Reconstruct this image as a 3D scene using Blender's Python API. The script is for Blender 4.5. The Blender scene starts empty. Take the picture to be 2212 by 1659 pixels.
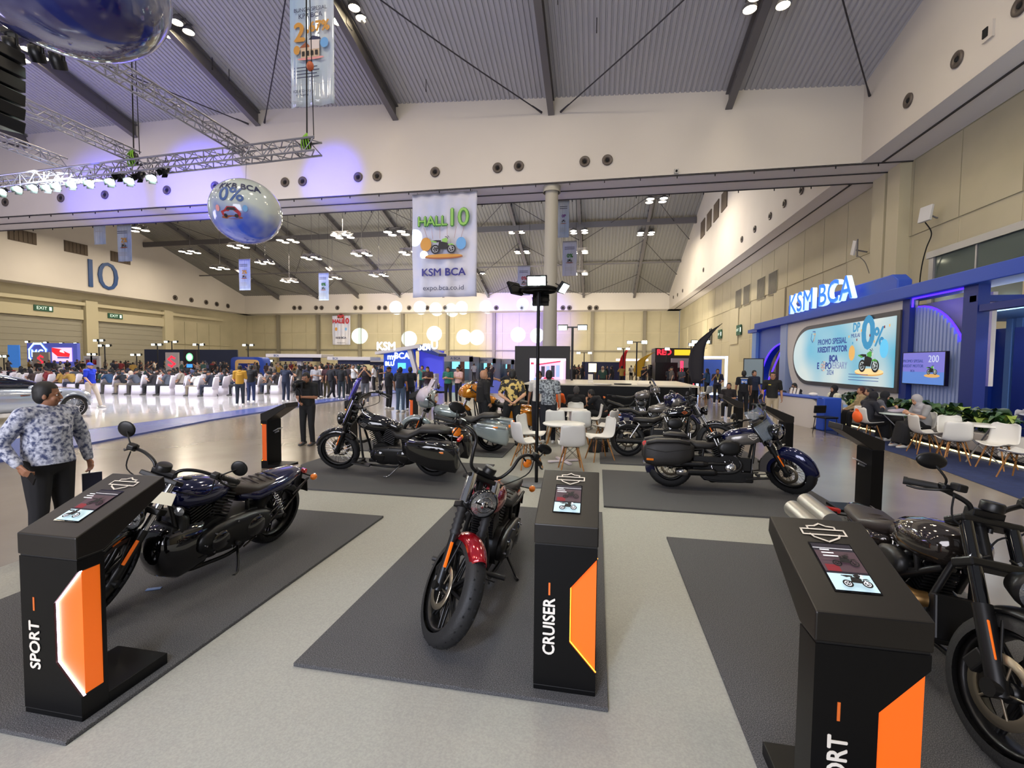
import bpy, bmesh, math, random
from mathutils import Vector, Matrix, Euler
random.seed(7)
SC = bpy.context.scene
COL = SC.collection
R = math.radians
# ---------------------------------------------------------------- camera
CAM_H, YAW, PITCH, ROLL, FPX = 1.87, 0.183993629, -0.0462611714, 0.00988704341, 988.192293
FWD = Vector((-math.sin(YAW)*math.cos(PITCH), math.cos(YAW)*math.cos(PITCH), math.sin(PITCH)))
_r = Vector((math.cos(YAW), math.sin(YAW), 0)); _u = _r.cross(FWD)
RGT = math.cos(ROLL)*_r + math.sin(ROLL)*_u
UPV = -math.sin(ROLL)*_r + math.cos(ROLL)*_u
CAMP = Vector((0, 0, CAM_H))
cd = bpy.data.cameras.new('camera'); cam = bpy.data.objects.new('camera', cd); COL.objects.link(cam)
cd.sensor_width = 36; cd.lens = 36*FPX/2212; cd.clip_end = 400; cd.clip_start = .05
cam.matrix_world = Matrix(((RGT.x, UPV.x, -FWD.x, 0), (RGT.y, UPV.y, -FWD.y, 0), (RGT.z, UPV.z, -FWD.z, CAM_H), (0, 0, 0, 1)))
SC.camera = cam
# ---------------------------------------------------------------- world, exposure, big lights
w = bpy.data.worlds.new('hall_ambience'); SC.world = w; w.use_nodes = True
w.node_tree.nodes['Background'].inputs[0].default_value = (0.86, 0.90, 1.0, 1)
w.node_tree.nodes['Background'].inputs[1].default_value = 0.28
SC.view_settings.view_transform = 'Standard'; SC.view_settings.look = 'None'
SC.view_settings.exposure = -0.28; SC.view_settings.gamma = 1; SC.view_settings.use_curve_mapping = False
SC.cycles.max_bounces = 8; SC.cycles.diffuse_bounces = 4; SC.cycles.glossy_bounces = 3
SC.cycles.transmission_bounces = 4; SC.cycles.transparent_max_bounces = 6
SC.cycles.caustics_reflective = False; SC.cycles.caustics_refractive = False
SC.cycles.sample_clamp_indirect = 4
def area(name, loc, to, size, power, col=(1, 1, 1), sy=None):
    l = bpy.data.lights.new(name, 'AREA'); l.energy = power; l.color = col; l.size = size
    if sy: l.shape = 'RECTANGLE'; l.size_y = sy
    o = bpy.data.objects.new(name, l); COL.objects.link(o); o.location = loc
    o.rotation_euler = (Vector(to)-Vector(loc)).to_track_quat('-Z', 'Y').to_euler(); return o
def spot(name, loc, to, deg, power, col=(1, 1, 1), blend=.1, r=.05):
    l = bpy.data.lights.new(name, 'SPOT'); l.energy = power; l.color = col; l.spot_size = R(deg); l.spot_blend = blend; l.shadow_soft_size = r
    o = bpy.data.objects.new(name, l); COL.objects.link(o); o.location = loc
    o.rotation_euler = (Vector(to)-Vector(loc)).to_track_quat('-Z', 'Y').to_euler(); return o
WARM = (1, .86, .66)
# high bay lamps of the near hall, one area light per visible or implied lamp cluster
for x in (-39.9, -30.5, -21.2, -11.9, -2.8, 6.5):
    for y in (-2, 9, 18.5):
        area('high_bay_light', (x, y, 17.2+.24*(26-y)-1.6 if y > 0 else 21.5), (x, y, 0), 1.2, 540 if x > -15 else 330, WARM)
# high bay lamps of the far hall
for x in (-67, -49, -30.5, -12, 6.5):
    for y in (36, 50, 64, 78):
        area('high_bay_light_far', (x, y, 19), (x, y, 0), 1.5, 2100, WARM)
area('roof_fill_behind', (-6, -9, 5), (-6, 16, 19), 10, 3300, (.9, .9, 1))  # added unseen fill, aimed up to brighten the near roof
area('roof_fill_left', (-34, 8, 4), (-28, 14, 20), 8, 2600, (.5, .46, 1))  # added violet fill that lifts the left part of the roof
area('far_roof_fill', (-32, 52, 5), (-32, 54, 20), 26, 8000, (1, .93, .84))  # this and the next: upward fills added to brighten the far roof
area('far_roof_fill', (-4, 48, 5), (-4, 54, 20), 16, 4200, (.9, .9, 1))
area('far_wall_fill', (-30, 70, 6), (-30, 91, 7), 30, 7500, (1, .88, .66), 4)  # this and the next: warm fills added to brighten the far wall
area('far_wall_fill', (2, 66, 6), (4, 91, 7), 18, 3600, (1, .88, .66), 4)
spot('floodlight_behind', (-1.2, -1.2, 3.2), (-1.0, .75, 0), 60, 520, (.62, .74, 1), .25, .08)
area('right_wall_fill', (9, 3, 4.5), (15, 14, 8), 5, 700, (1, .95, .88))  # added fill to lighten the near right wall, no lamp stands here
# cool flood lights that light the booth areas
area('stage_wash_light', (-18, 14.5, 8.6), (-20, 19, 0), 6, 2600, (.8, .86, 1), 1)
# blue wash from the stage rig onto the cross beam wall and the far wall
spot('blue_wash_light', (-24, 13, 9), (-25.5, 26, 12.4), 32, 60000, (.05, .05, 1), 1, .3)
spot('blue_wash_light', (-18, 13, 9), (-16.2, 26, 12.9), 20, 34000, (.05, .05, 1), 1, .3)
spot('blue_wash_light', (-30, 12, 9), (-33, 26, 12.2), 32, 32000, (.06, .06, 1), 1, .3)
spot('violet_wash_light', (-26, 10, 8.6), (-28, 12, 20), 110, 5000, (.35, .3, 1), 1, .3)
spot('blue_wash_light', (-14, 30, 10), (-14, 90, 9), 22, 420000, (.12, .08, 1), 1, .3)
# ---------------------------------------------------------------- placement helpers
def ray(px, py): return FWD + RGT*((px-1106)/FPX) - UPV*((py-829.5)/FPX)
def onZ(px, py, z=0): d = ray(px, py); return CAMP + d*((z-CAM_H)/d.z)
def onX(px, py, x): d = ray(px, py); return CAMP + d*(x/d.x)
def onY(px, py, y): d = ray(px, py); return CAMP + d*(y/d.y)
def proj_x(p): v = Vector(p)-CAMP; return 1106 + FPX*v.dot(RGT)/max(.01, v.dot(FWD))
# ---------------------------------------------------------------- materials
_M = {}
def lin(c): return tuple(((x/255)/12.92 if x/255 <= .04045 else ((x/255+.055)/1.055)**2.4) for x in c)
def mat(name, rgb, rough=.5, metal=0., coat=0., emit=0., ecol=None, noise=None, bump=0., bscale=50, alpha=1., trans=0., spec=None):
    if name in _M: return _M[name]
    m = bpy.data.materials.new(name); _M[name] = m; m.use_nodes = True; nt = m.node_tree; b = nt.nodes['Principled BSDF']
    c = lin(rgb); b.inputs['Base Color'].default_value = (*c, 1); b.inputs['Roughness'].default_value = rough
    b.inputs['Metallic'].default_value = metal; b.inputs['Coat Weight'].default_value = coat; b.inputs['Coat Roughness'].default_value = .04
    if spec is not None: b.inputs['Specular IOR Level'].default_value = spec
    if emit: b.inputs['Emission Color'].default_value = (*lin(ecol or rgb), 1); b.inputs['Emission Strength'].default_value = emit
    if alpha < 1: b.inputs['Alpha'].default_value = alpha
    if trans: b.inputs['Transmission Weight'].default_value = trans
    if noise or bump:
        tc = nt.nodes.new('ShaderNodeTexCoord')
    if noise:      # (rgb2, scale, detail, lo, hi)
        n = nt.nodes.new('ShaderNodeTexNoise'); n.inputs['Scale'].default_value = noise[1]; n.inputs['Detail'].default_value = noise[2]
        nt.links.new(tc.outputs['Object'], n.inputs['Vector'])
        r = nt.nodes.new('ShaderNodeValToRGB'); r.color_ramp.elements[0].position = noise[3]; r.color_ramp.elements[1].position = noise[4]
        r.color_ramp.elements[0].color = (*c, 1); r.color_ramp.elements[1].color = (*lin(noise[0]), 1)
        nt.links.new(n.outputs['Fac'], r.inputs['Fac']); nt.links.new(r.outputs['Color'], b.inputs['Base Color'])
    if bump:
        n2 = nt.nodes.new('ShaderNodeTexNoise'); n2.inputs['Scale'].default_value = bscale; n2.inputs['Detail'].default_value = 3
        nt.links.new(tc.outputs['Object'], n2.inputs['Vector'])
        bp = nt.nodes.new('ShaderNodeBump'); bp.inputs['Strength'].default_value = bump; bp.inputs['Distance'].default_value = .01
        nt.links.new(n2.outputs['Fac'], bp.inputs['Height']); nt.links.new(bp.outputs['Normal'], b.inputs['Normal'])
    return m
def emis(name, rgb, s):
    return mat(name, rgb, .6, emit=s)
# ---------------------------------------------------------------- mesh builder
class MB:
    def __init__(s): s.v = []; s.f = []; s.mi = []; s.sm = []; s.M = Matrix.Identity(4); s.k = 0
    def add(s, vs, fs, smooth=False, k=None):
        o = len(s.v); s.v += [tuple(s.M @ Vector(p)) for p in vs]
        for f in fs: s.f.append([i+o for i in f]); s.mi.append(s.k if k is None else k); s.sm.append(smooth)
        return s
    def box(s, c, d, rot=None, k=None):
        x, y, z = d[0]/2, d[1]/2, d[2]/2
        vs = [Vector((i, j, l)) for i in (-x, x) for j in (-y, y) for l in (-z, z)]
        if rot is not None: q = Euler(rot).to_matrix(); vs = [q @ p for p in vs]
        vs = [p+Vector(c) for p in vs]
        return s.add(vs, [(0, 1, 3, 2), (4, 6, 7, 5), (0, 4, 5, 1), (2, 3, 7, 6), (0, 2, 6, 4), (1, 5, 7, 3)], k=k)
    def bx(s, x0, x1, y0, y1, z0, z1, k=None): return s.box(((x0+x1)/2, (y0+y1)/2, (z0+z1)/2), (x1-x0, y1-y0, z1-z0), k=k)
    def tube(s, pts, r, n=8, smooth=True, cap=True, k=None):
        pts = [Vector(p) for p in pts]; rs = r if isinstance(r, (list, tuple)) else [r]*len(pts)
        up = None; vs = []; m = len(pts)
        for i, p in enumerate(pts):
            t = (pts[min(i+1, m-1)]-pts[max(i-1, 0)])
            if t.length < 1e-9: t = Vector((0, 0, 1))
            t.normalize()
            if up is None: up = Vector((0, 0, 1)) if abs(t.z) < .9 else Vector((1, 0, 0))
            a = t.cross(up)
            if a.length < 1e-4: a = t.cross(Vector((0, 1, 0)))
            a.normalize(); b = a.cross(t).normalized(); up = b
            for j in range(n):
                q = 2*math.pi*j/n; vs.append(p+(a*math.cos(q)+b*math.sin(q))*rs[i])
        fs = [(i*n+j, i*n+(j+1) % n, (i+1)*n+(j+1) % n, (i+1)*n+j) for i in range(m-1) for j in range(n)]
        s.add(vs, fs, smooth, k)
        if cap: s.add(vs[:n], [tuple(range(n))[::-1]], False, k); s.add(vs[-n:], [tuple(range(n))], False, k)
        return s
    def cyl(s, p0, p1, r0, r1=None, n=16, smooth=True, cap=True, k=None):
        return s.tube([p0, p1], [r0, r0 if r1 is None else r1], n, smooth, cap, k)
    def lathe(s, prof, o=(0, 0, 0), axis='Z', n=24, smooth=True, k=None, a0=0, a1=2*math.pi):
        full = abs(a1-a0-2*math.pi) < 1e-6; nn = n if full else n+1; vs = []
        for (r, h) in prof:
            for j in range(nn):
                q = a0+(a1-a0)*j/n; c, t = r*math.cos(q), r*math.sin(q)
                p = (c, t, h) if axis == 'Z' else ((c, h, t) if axis == 'Y' else (h, c, t))
                vs.append(Vector(p)+Vector(o))
        m = len(prof)
        fs = [(i*nn+j, i*nn+(j+1) % nn, (i+1)*nn+(j+1) % nn, (i+1)*nn+j) for i in range(m-1) for j in range(n)]
        return s.add(vs, fs, smooth, k)
    def ell(s, c, r, n=14, m=10, rot=None, k=None):
        q = Euler(rot).to_matrix() if rot is not None else None
        vs = []
        for i in range(m+1):
            a = math.pi*i/m
            for j in range(n):
                b = 2*math.pi*j/n; p = Vector((r[0]*math.sin(a)*math.cos(b), r[1]*math.sin(a)*math.sin(b), r[2]*math.cos(a)))
                vs.append((q @ p if q else p)+Vector(c))
        return s.add(vs, [(i*n+j, (i+1)*n+j, (i+1)*n+(j+1) % n, i*n+(j+1) % n) for i in range(m) for j in range(n)], True, k)
    def loft(s, secs, n=18, smooth=True, k=None, axis='X', cap=True):
        # secs: (pos, cy, cz, hw, hh, p) superellipse sections
        vs = []
        for (x, cy, cz, hw, hh, p) in secs:
            for j in range(n):
                q = 2*math.pi*(j+.5)/n; c, t = math.cos(q), math.sin(q)
                a = cy+hw*math.copysign(abs(c)**(2/p), c); b = cz+hh*math.copysign(abs(t)**(2/p), t)
                vs.append((x, a, b) if axis == 'X' else ((a, x, b) if axis == 'Y' else (a, b, x)))
        m = len(secs)
        fs = [(i*n+j, i*n+(j+1) % n, (i+1)*n+(j+1) % n, (i+1)*n+j) for i in range(m-1) for j in range(n)]
        if cap: fs += [tuple(range(n))[::-1], tuple(range((m-1)*n, m*n))]
        return s.add(vs, fs, smooth, k)
    def prism(s, poly, h0, h1, axis='Z', k=None, smooth=False):
        n = len(poly)
        def P(a, b, h): return (a, b, h) if axis == 'Z' else ((a, h, b) if axis == 'Y' else (h, a, b))
        vs = [P(a, b, h0) for a, b in poly]+[P(a, b, h1) for a, b in poly]
        return s.add(vs, [tuple(range(n))[::-1], tuple(range(n, 2*n))]+[(i, (i+1) % n, n+(i+1) % n, n+i) for i in range(n)], smooth, k)
    def grid(s, fn, nu, nv, smooth=True, k=None):
        vs = [fn(i/nu, j/nv) for i in range(nu+1) for j in range(nv+1)]; w = nv+1
        return s.add(vs, [(i*w+j, (i+1)*w+j, (i+1)*w+j+1, i*w+j+1) for i in range(nu) for j in range(nv)], smooth, k)
    def mesh(s, name, mats):
        me = bpy.data.meshes.new(name); me.from_pydata(s.v, [], s.f)
        for m in (mats if isinstance(mats, (list, tuple)) else [mats]): me.materials.append(m)
        me.polygons.foreach_set('material_index', s.mi); me.polygons.foreach_set('use_smooth', s.sm)
        bm = bmesh.new(); bm.from_mesh(me); bmesh.ops.recalc_face_normals(bm, faces=bm.faces); bm.to_mesh(me); bm.free()
        me.update(); return me
    def build(s, name, mats, parent=None, bev=0, solid=0, **kw):
        o = bpy.data.objects.new(name, s.mesh(name, mats)); COL.objects.link(o)
        if parent: o.parent = parent
        if solid: md = o.modifiers.new('s', 'SOLIDIFY'); md.thickness = solid; md.offset = 0
        if bev: md = o.modifiers.new('b', 'BEVEL'); md.width = bev; md.segments = 2; md.limit_method = 'ANGLE'
        return tag(o, **kw)
def tag(o, label=None, cat=None, group=None, kind=None, loc=None, rz=None):
    if label: o['label'] = label
    if cat: o['category'] = cat
    if group: o['group'] = group
    if kind: o['kind'] = kind
    if loc is not None: o.location = loc
    if rz is not None: o.rotation_euler = (0, 0, rz)
    return o
def thing(name, label, cat, loc=(0, 0, 0), rz=0, group=None, kind=None):
    o = bpy.data.objects.new(name, None); COL.objects.link(o); o.empty_display_size = .1
    return tag(o, label, cat, group, kind, loc, rz)
def inst(name, me, parent=None, loc=(0, 0, 0), rz=0, mats=None, **kw):
    o = bpy.data.objects.new(name, me); COL.objects.link(o)
    if parent: o.parent = parent
    o.location = loc; o.rotation_euler = (0, 0, rz)
    if mats:
        for i, m in enumerate(mats):
            o.material_slots[i].link = 'OBJECT'; o.material_slots[i].material = m
    return tag(o, **kw)
def copy_tree(o, parent=None):
    c = o.copy(); COL.objects.link(c)
    if parent: c.parent = parent
    for ch in o.children: copy_tree(ch, c)
    return c
def spl(pts, n=6):
    P = [Vector(p) for p in pts]; out = []
    for i in range(len(P)-1):
        a, b, c, d = P[max(i-1, 0)], P[i], P[i+1], P[min(i+2, len(P)-1)]
        for k in range(n):
            t = k/n; out.append(.5*((2*b)+(c-a)*t+(2*a-5*b+4*c-d)*t*t+(3*b-a-3*c+d)*t**3))
    out.append(P[-1]); return out
TMP = bpy.data.scenes.new('workbench')
def bench():
    vl = TMP.view_layers[0]; vl.update(); return vl.depsgraph
def text(s, size, o, xd, yd, m, parent=None, name='lettering', ext=.002, align='CENTER', bold=0, sx=1, sp=1, **kw):
    cu = bpy.data.curves.new(name, 'FONT'); cu.body = s; cu.size = size; cu.extrude = ext; cu.align_x = align; cu.align_y = 'CENTER'; cu.offset = min(0, bold)*.45; cu.resolution_u = 3
    cu.space_character = sp
    t = bpy.data.objects.new('tmp', cu); TMP.collection.objects.link(t); dg = bench()
    me = bpy.data.meshes.new_from_object(t.evaluated_get(dg)); bpy.data.objects.remove(t); me.name = name
    me.materials.clear(); me.materials.append(m)
    if bold > 0:
        bm = bmesh.new()
        for dx, dy in ((-1, 0), (1, 0), (0, 1), (0, -1), (0, 0)):
            c_ = me.copy(); c_.transform(Matrix.Translation((dx*bold, dy*bold, (dx+2*dy)*ext*.03))); bm.from_mesh(c_); bpy.data.meshes.remove(c_)
        bm.to_mesh(me); bm.free()
    xd = Vector(xd).normalized(); yd = Vector(yd); yd = (yd-xd*yd.dot(xd)).normalized(); zd = xd.cross(yd)
    Mx = Matrix(((xd.x*sx, yd.x, zd.x, o[0]), (xd.y*sx, yd.y, zd.y, o[1]), (xd.z*sx, yd.z, zd.z, o[2]), (0, 0, 0, 1))); me.transform(Mx)
    ob = bpy.data.objects.new(name, me); COL.objects.link(ob)
    if parent: ob.parent = parent
    return tag(ob, **kw)
class Flat:
    """flat printed art in a plane: origin o, axes xd, yd; layers a hair apart"""
    def __init__(s, o, xd, yd, step=.0008):
        s.o = Vector(o); s.x = Vector(xd).normalized(); s.y = Vector(yd).normalized(); s.n = s.x.cross(s.y); s.step = step; s.h = step; s.mb = MB(); s.mats = []
    def P(s, a, b): return s.o+s.x*a+s.y*b+s.n*s.h
    def mi(s, m):
        if m not in s.mats: s.mats.append(m)
        return s.mats.index(m)
    def poly(s, pts, m): s.h += s.step; s.mb.add([s.P(*p) for p in pts], [tuple(range(len(pts)))], k=s.mi(m)); return s
    def rect(s, x0, y0, x1, y1, m): return s.poly([(x0, y0), (x1, y0), (x1, y1), (x0, y1)], m)
    def disc(s, x, y, r, m, ry=None, n=24): return s.poly([(x+r*math.cos(2*math.pi*i/n), y+(ry or r)*math.sin(2*math.pi*i/n)) for i in range(n)], m)
    def line(s, pts, w, m, closed=False):
        s.h += s.step; k = s.mi(m); q = [Vector(p) for p in pts]
        if closed: q.append(q[0])
        for a, b in zip(q, q[1:]):
            d = (b-a); L = d.length
            if L < 1e-6: continue
            d /= L; e = Vector((-d.y, d.x))*w/2; a2 = a-d*w/2; b2 = b+d*w/2
            s.mb.add([s.P(*(a2+e)), s.P(*(a2-e)), s.P(*(b2-e)), s.P(*(b2+e))], [(0, 1, 2, 3)], k=k)
        return s
    def ring(s, x, y, r, w, m, ry=None, n=24): return s.line([(x+r*math.cos(2*math.pi*i/n), y+(ry or r)*math.sin(2*math.pi*i/n)) for i in range(n)], w, m, True)
    def build(s, name, parent, **kw): return s.mb.build(name, s.mats, parent, **kw)
def badge(F, cx, cy, w, m):
    """shield behind a bar, outline only"""
    u = w
    def q(l): return [(cx+a*u, cy+b*u) for a, b in l]
    F.line(q([(-.5, -.1), (.5, -.1), (.5, .1), (-.5, .1)]), .045*u, m, True)
    F.line(q([(-.32, .1), (-.32, .2), (-.14, .22), (0, .31), (.14, .22), (.32, .2), (.32, .1)]), .045*u, m)
    F.line(q([(-.34, -.1), (-.28, -.2), (0, -.35), (.28, -.2), (.34, -.1)]), .045*u, m)
def moto_art(F, cx, cy, w, body, dark, silver, flip=1):
    """flat picture of a naked motorcycle, w = total width"""
    def q(l): return [(cx+flip*a*w, cy+b*w) for a, b in l]
    for a in (-.3, .32):
        F.disc(cx+flip*a*w, cy-.16*w, .17*w, dark); F.disc(cx+flip*a*w, cy-.16*w, .115*w, silver); F.disc(cx+flip*a*w, cy-.16*w, .09*w, dark)
        for i in range(5):
            t = i*math.pi*2/5; F.line([(cx+flip*a*w, cy-.16*w), (cx+flip*a*w+.1*w*math.cos(t), cy-.16*w+.1*w*math.sin(t))], .018*w, silver)
    F.poly(q([(-.2, -.16), (.14, -.18), (.2, .02), (.1, .1), (-.14, .1)]), dark)
    F.line(q([(-.3, -.16), (-.05, -.08)]), .04*w, dark)
    F.line(q([(.32, -.16), (.18, .2)]), .04*w, silver)
    F.poly(q([(-.02, .1), (.14, .06), (.22, .16), (.12, .24), (-.04, .18)]), body)
    F.poly(q([(-.44, .14), (-.3, .06), (-.06, .1), (-.06, .15), (-.26, .16)]), dark)
    F.poly(q([(-.46, .12), (-.42, .15), (-.22, .1), (-.26, .05)]), body)
    F.poly(q([(.2, .0), (.36, .03), (.46, -.06), (.34, -.02), (.22, -.05)]), body)
    F.line(q([(.1, .27), (.17, .25), (.2, .2)]), .022*w, dark); F.line(q([(.2, .3), (.24, .24)]), .018*w, dark)
    F.disc(cx+flip*.24*w, cy+.15*w, .045*w, silver)
ORD = ['leftmost', 'second from the left', 'third from the left', 'fourth from the left', 'fifth from the left', 'sixth from the left', 'seventh from the left', 'eighth from the left', 'ninth from the left', 'tenth from the left']
SHARE = []      # labels that truly cannot be told apart
def finish_labels():
    from collections import defaultdict
    d = defaultdict(list)
    for o in SC.objects:
        if o.parent is None and o.get('label') and o['label'] not in SHARE: d[o['label']].append(o)
    for l, os_ in d.items():
        if len(os_) < 2: continue
        os_.sort(key=lambda o: proj_x(o.location if o.location.length > .01 else sum((Vector(c) for c in o.bound_box), Vector())/8))
        n = len(os_)
        for i, o in enumerate(os_):
            if n <= 10: s = ORD[i] if i < n-1 or n > 6 else 'rightmost'
            else:
                s = (ORD[i] if i < 10 else None) or (ORD[n-1-i].replace('left', 'right') if n-1-i < 10 else None)
            if s is None: continue
            o['label'] = l+', '+s
# ================================================================ SETTING
WHITE_W = mat('white_wall_paint', (204, 198, 190), .75, noise=((192, 186, 178), .12, 4, .35, .7))
SOFFIT = mat('grey_soffit_paint', (216, 213, 216), .7)
BEIGE = mat('beige_panel_paint', (190, 182, 154), .75, noise=((172, 164, 138), .25, 5, .3, .75))
BEIGE2 = mat('beige_frame_paint', (190, 182, 154), .75)
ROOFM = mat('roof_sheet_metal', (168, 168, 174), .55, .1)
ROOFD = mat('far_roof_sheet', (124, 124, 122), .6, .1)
STEEL = mat('grey_painted_steel', (104, 102, 104), .5, .3)
DARK = mat('black_hole', (12, 12, 14), .9)
BLACKP = mat('matte_black_paint', (9, 9, 10), .4, spec=.2)
GREYM = mat('grey_metal', (150, 150, 152), .4, .7)
CONC = mat('polished_concrete', (124, 114, 102), .2, noise=((154, 146, 136), .35, 8, .3, .72), bump=.04, bscale=3, spec=.6)
CARPET = mat('pale_grey_carpet', (160, 159, 150), .93, noise=((148, 147, 139), 90, 5, .35, .65), bump=.12, bscale=260)
MATF = mat('charcoal_felt_mat', (58, 58, 60), .95, noise=((112, 111, 111), 200, 6, .44, .68), bump=.6, bscale=150)
MATE = mat('mat_edge', (26, 26, 28), .9)
BLUEC = mat('blue_carpet', (26, 46, 96), .95, noise=((20, 38, 84), 8, 5, .4, .6), bump=.3, bscale=200)
GLOSSW = mat('glossy_white_floor', (205, 200, 196), .07, noise=((190, 184, 180), .6, 4, .35, .7), spec=.7)
STAGEB = mat('blue_stage_border', (84, 100, 168), .25)
ALU = mat('aluminium_truss', (150, 150, 158), .35, .8)
LENS = emis('warm_lamp_lens', (255, 236, 190), 60)
LENSC = emis('cool_lamp_lens', (225, 255, 245), 45)

fl = MB(); fl.add([(-95, -14, 0), (22, -14, 0), (22, 95, 0), (-95, 95, 0)], [(0, 1, 2, 3)]); fl.build('floor', CONC, kind='structure')
XW, XR, YB, YB2, ZB = 12.7, 15.0, 26.0, 28.8, 11.95
def zedge(x): return 15.7+max(0, min(1.8, (12.8-x)*.055))
def znear(x, y): return zedge(x)+.24*(26-y) if y > -2 else zedge(x)+.24*28-.24*(-2-y)
def zfar(x, y): return 14.9+max(0, min(.9, (12.7-x)*.018))+.31*((88-y) if y > 57 else (88-57)-(57-y))
def roof(name, xs, ys, zf, m, pitch, dep):
    mb = MB(); x0, x1 = xs; n = int((x1-x0)/pitch); cols = []
    for i in range(n):
        a = x0+i*pitch; cols += [(a, 0), (a+pitch*.55, 0), (a+pitch*.65, dep), (a+pitch*.9, dep)]
    cols.append((x1, 0)); vs = []
    for y in ys: vs += [(x, y, zf(x, y)+d) for x, d in cols]
    w_ = len(cols); mb.add(vs, [(i*w_+j, i*w_+j+1, (i+1)*w_+j+1, (i+1)*w_+j) for i in range(len(ys)-1) for j in range(w_-1)])
    return mb.build(name, m, kind='structure')
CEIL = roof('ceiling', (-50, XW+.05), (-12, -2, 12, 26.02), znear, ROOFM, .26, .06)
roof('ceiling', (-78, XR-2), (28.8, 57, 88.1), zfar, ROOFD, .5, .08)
# cross beam wall: white face, grey underside with grooves
b = MB(); N = 24
def wallY(mb, x0, x1, y, z0, zt, n=24):
    vs = []
    for i in range(n+1): x = x0+(x1-x0)*i/n; vs += [(x, y, z0), (x, y, zt(x))]
    mb.add(vs, [(2*i, 2*i+2, 2*i+3, 2*i+1) for i in range(n)])
def wallX(mb, x, ys, z0, zt):
    vs = []
    for y in ys: vs += [(x, y, z0), (x, y, zt(y))]
    mb.add(vs, [(2*i, 2*i+2, 2*i+3, 2*i+1) for i in range(len(ys)-1)])
wallY(b, -78, XW, YB, ZB, lambda x: znear(x, 26)+.06); b.build('wall_cross_beam', WHITE_W, kind='structure')
b = MB(); wallY(b, -78, XW, YB2, ZB, lambda x: zfar(x, 28.8)+.06); b.build('wall_cross_beam_rear', WHITE_W, kind='structure')
s_ = MB(); s_.bx(-78, XR, YB, YB2, ZB, ZB+.02); so = s_.build('trim_1', SOFFIT, kind='structure')
g = MB()
for y in (YB+.05, YB+1.35, YB2-.05): g.bx(-78, XR, y-.035, y+.035, ZB-.05, ZB+.01)
g.build('groove_rail', mat('dark_rail', (52, 50, 52), .7), so)
hk = MB()
for i in range(46):
    for y in (YB+.05, YB2-.05): hk.bx(-72+i*1.9-.02, -72+i*1.9+.02, y-.02, y+.02, ZB-.17, ZB-.04)
hk.build('hook', DARK, so, kind='stuff')
# right upper wall and its soffit
b = MB(); wallX(b, XW, (-14, -2, 5, 12, 20, 26), ZB, lambda y: znear(XW, y)+.06); b.build('wall_right_upper', WHITE_W, kind='structure')
b = MB(); wallX(b, XW, (28.8, 36, 45, 57, 66, 77, 88), ZB, lambda y: zfar(XW, y)+.06); b.build('wall_right_far_gable', WHITE_W, kind='structure')
s_ = MB(); s_.bx(XW, XR, -14, YB, ZB, ZB+.02); s_.bx(XW, XR, YB2, 91, ZB, ZB+.02); so = s_.build('trim_2', SOFFIT, kind='structure')
g = MB(); g.bx(XW+.9, XW+.98, -14, 26, ZB-.05, ZB+.01); g.bx(XW+.9, XW+.98, 28.8, 88, ZB-.05, ZB+.01)
g.build('groove_rail', _M['dark_rail'], so)
# right lower beige wall with separate panels, frames, vents, windows
b = MB(); b.bx(XR+.12, XR+.3, -14, 91, 0, ZB+.2); wr = b.build('wall_right', BEIGE2, kind='structure')
def panelX(y0, y1, z0, z1, parent, d=.07, m=BEIGE, x=XR+.12, name='panel'):
    p = MB(); p.bx(x-d, x, y0, y1, z0, z1); return p.build(name, m, parent)
y = -4.0
k = 0
while y < 88:
    wd = 3.0 if y < 50 else 3.6
    panelX(y+.03, y+wd-.03, 8.3, ZB-.02, wr)
    if k % 4 != 3:
        panelX(y+.05, y+wd-.05, 4.6, 8.2, wr, .02)
        if y > 29: panelX(y+.05, y+wd-.05, 2.2 if not 33 < y < 47 else 3.6, 4.5, wr, .02)
    else: panelX(y+.3, y+wd-.3, 4.2, 8.25, wr, .12, BEIGE2)
    y += wd; k += 1
# tall column strip beside the beam and a dark slot
b = MB(); b.bx(XR-.45, XR+.12, 26.2, 27.2, 0, ZB); b.build('trim_3', BEIGE2, kind='structure')
b = MB(); b.bx(XR-.4, XR+.12, 27.5, 28.6, 0, ZB); b.build('trim_4', BEIGE2, kind='structure')
# louvre vents on the right wall
for i, y0 in enumerate((43.0, 46.0, 50.2, 53.0)):
    v = thing('louvre_vent', 'pale grey louvre grille high on the right beige wall', 'vent', (XR+.04, y0, 0), 0, 'louvre grilles on the right wall')
    q = MB(); q.bx(-.03, 0, 0, 2.1, 8.1, 10.1); q.build('frame', BEIGE2, v)
    for j in range(9):
        q = MB(); q.box((-.05, .15+j*.22, 9.1), (.05, .13, 1.9)); q.build('slat', mat('vent_grey', (128, 124, 112), .6), v)
# brown fascia, glazed lobby of the dock doors
b = MB(); b.bx(XR-.6, XR+.1, 29.5, 47, 2.9, 3.7); b.build('trim_5', mat('brown_fascia', (150, 112, 84), .7), kind='structure')
for i, (y0, y1) in enumerate(((30, 34.5), (35.5, 40), (41, 46.5))):
    dr = thing('door_%d' % (i+1), None, None, (XR-.02, 0, 0), 0, kind='structure')
    q = MB(); q.bx(-.05, .0, y0, y1, 0, 2.9); q.build('panel', mat('lobby_glass', (58, 62, 72), .25, .2), dr)
    for yy in (y0, (y0+y1)/2, y1): q = MB(); q.bx(-.12, -.05, yy-.15, yy+.15, 0, 2.9); q.build('jamb', GREYM, dr)
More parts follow.
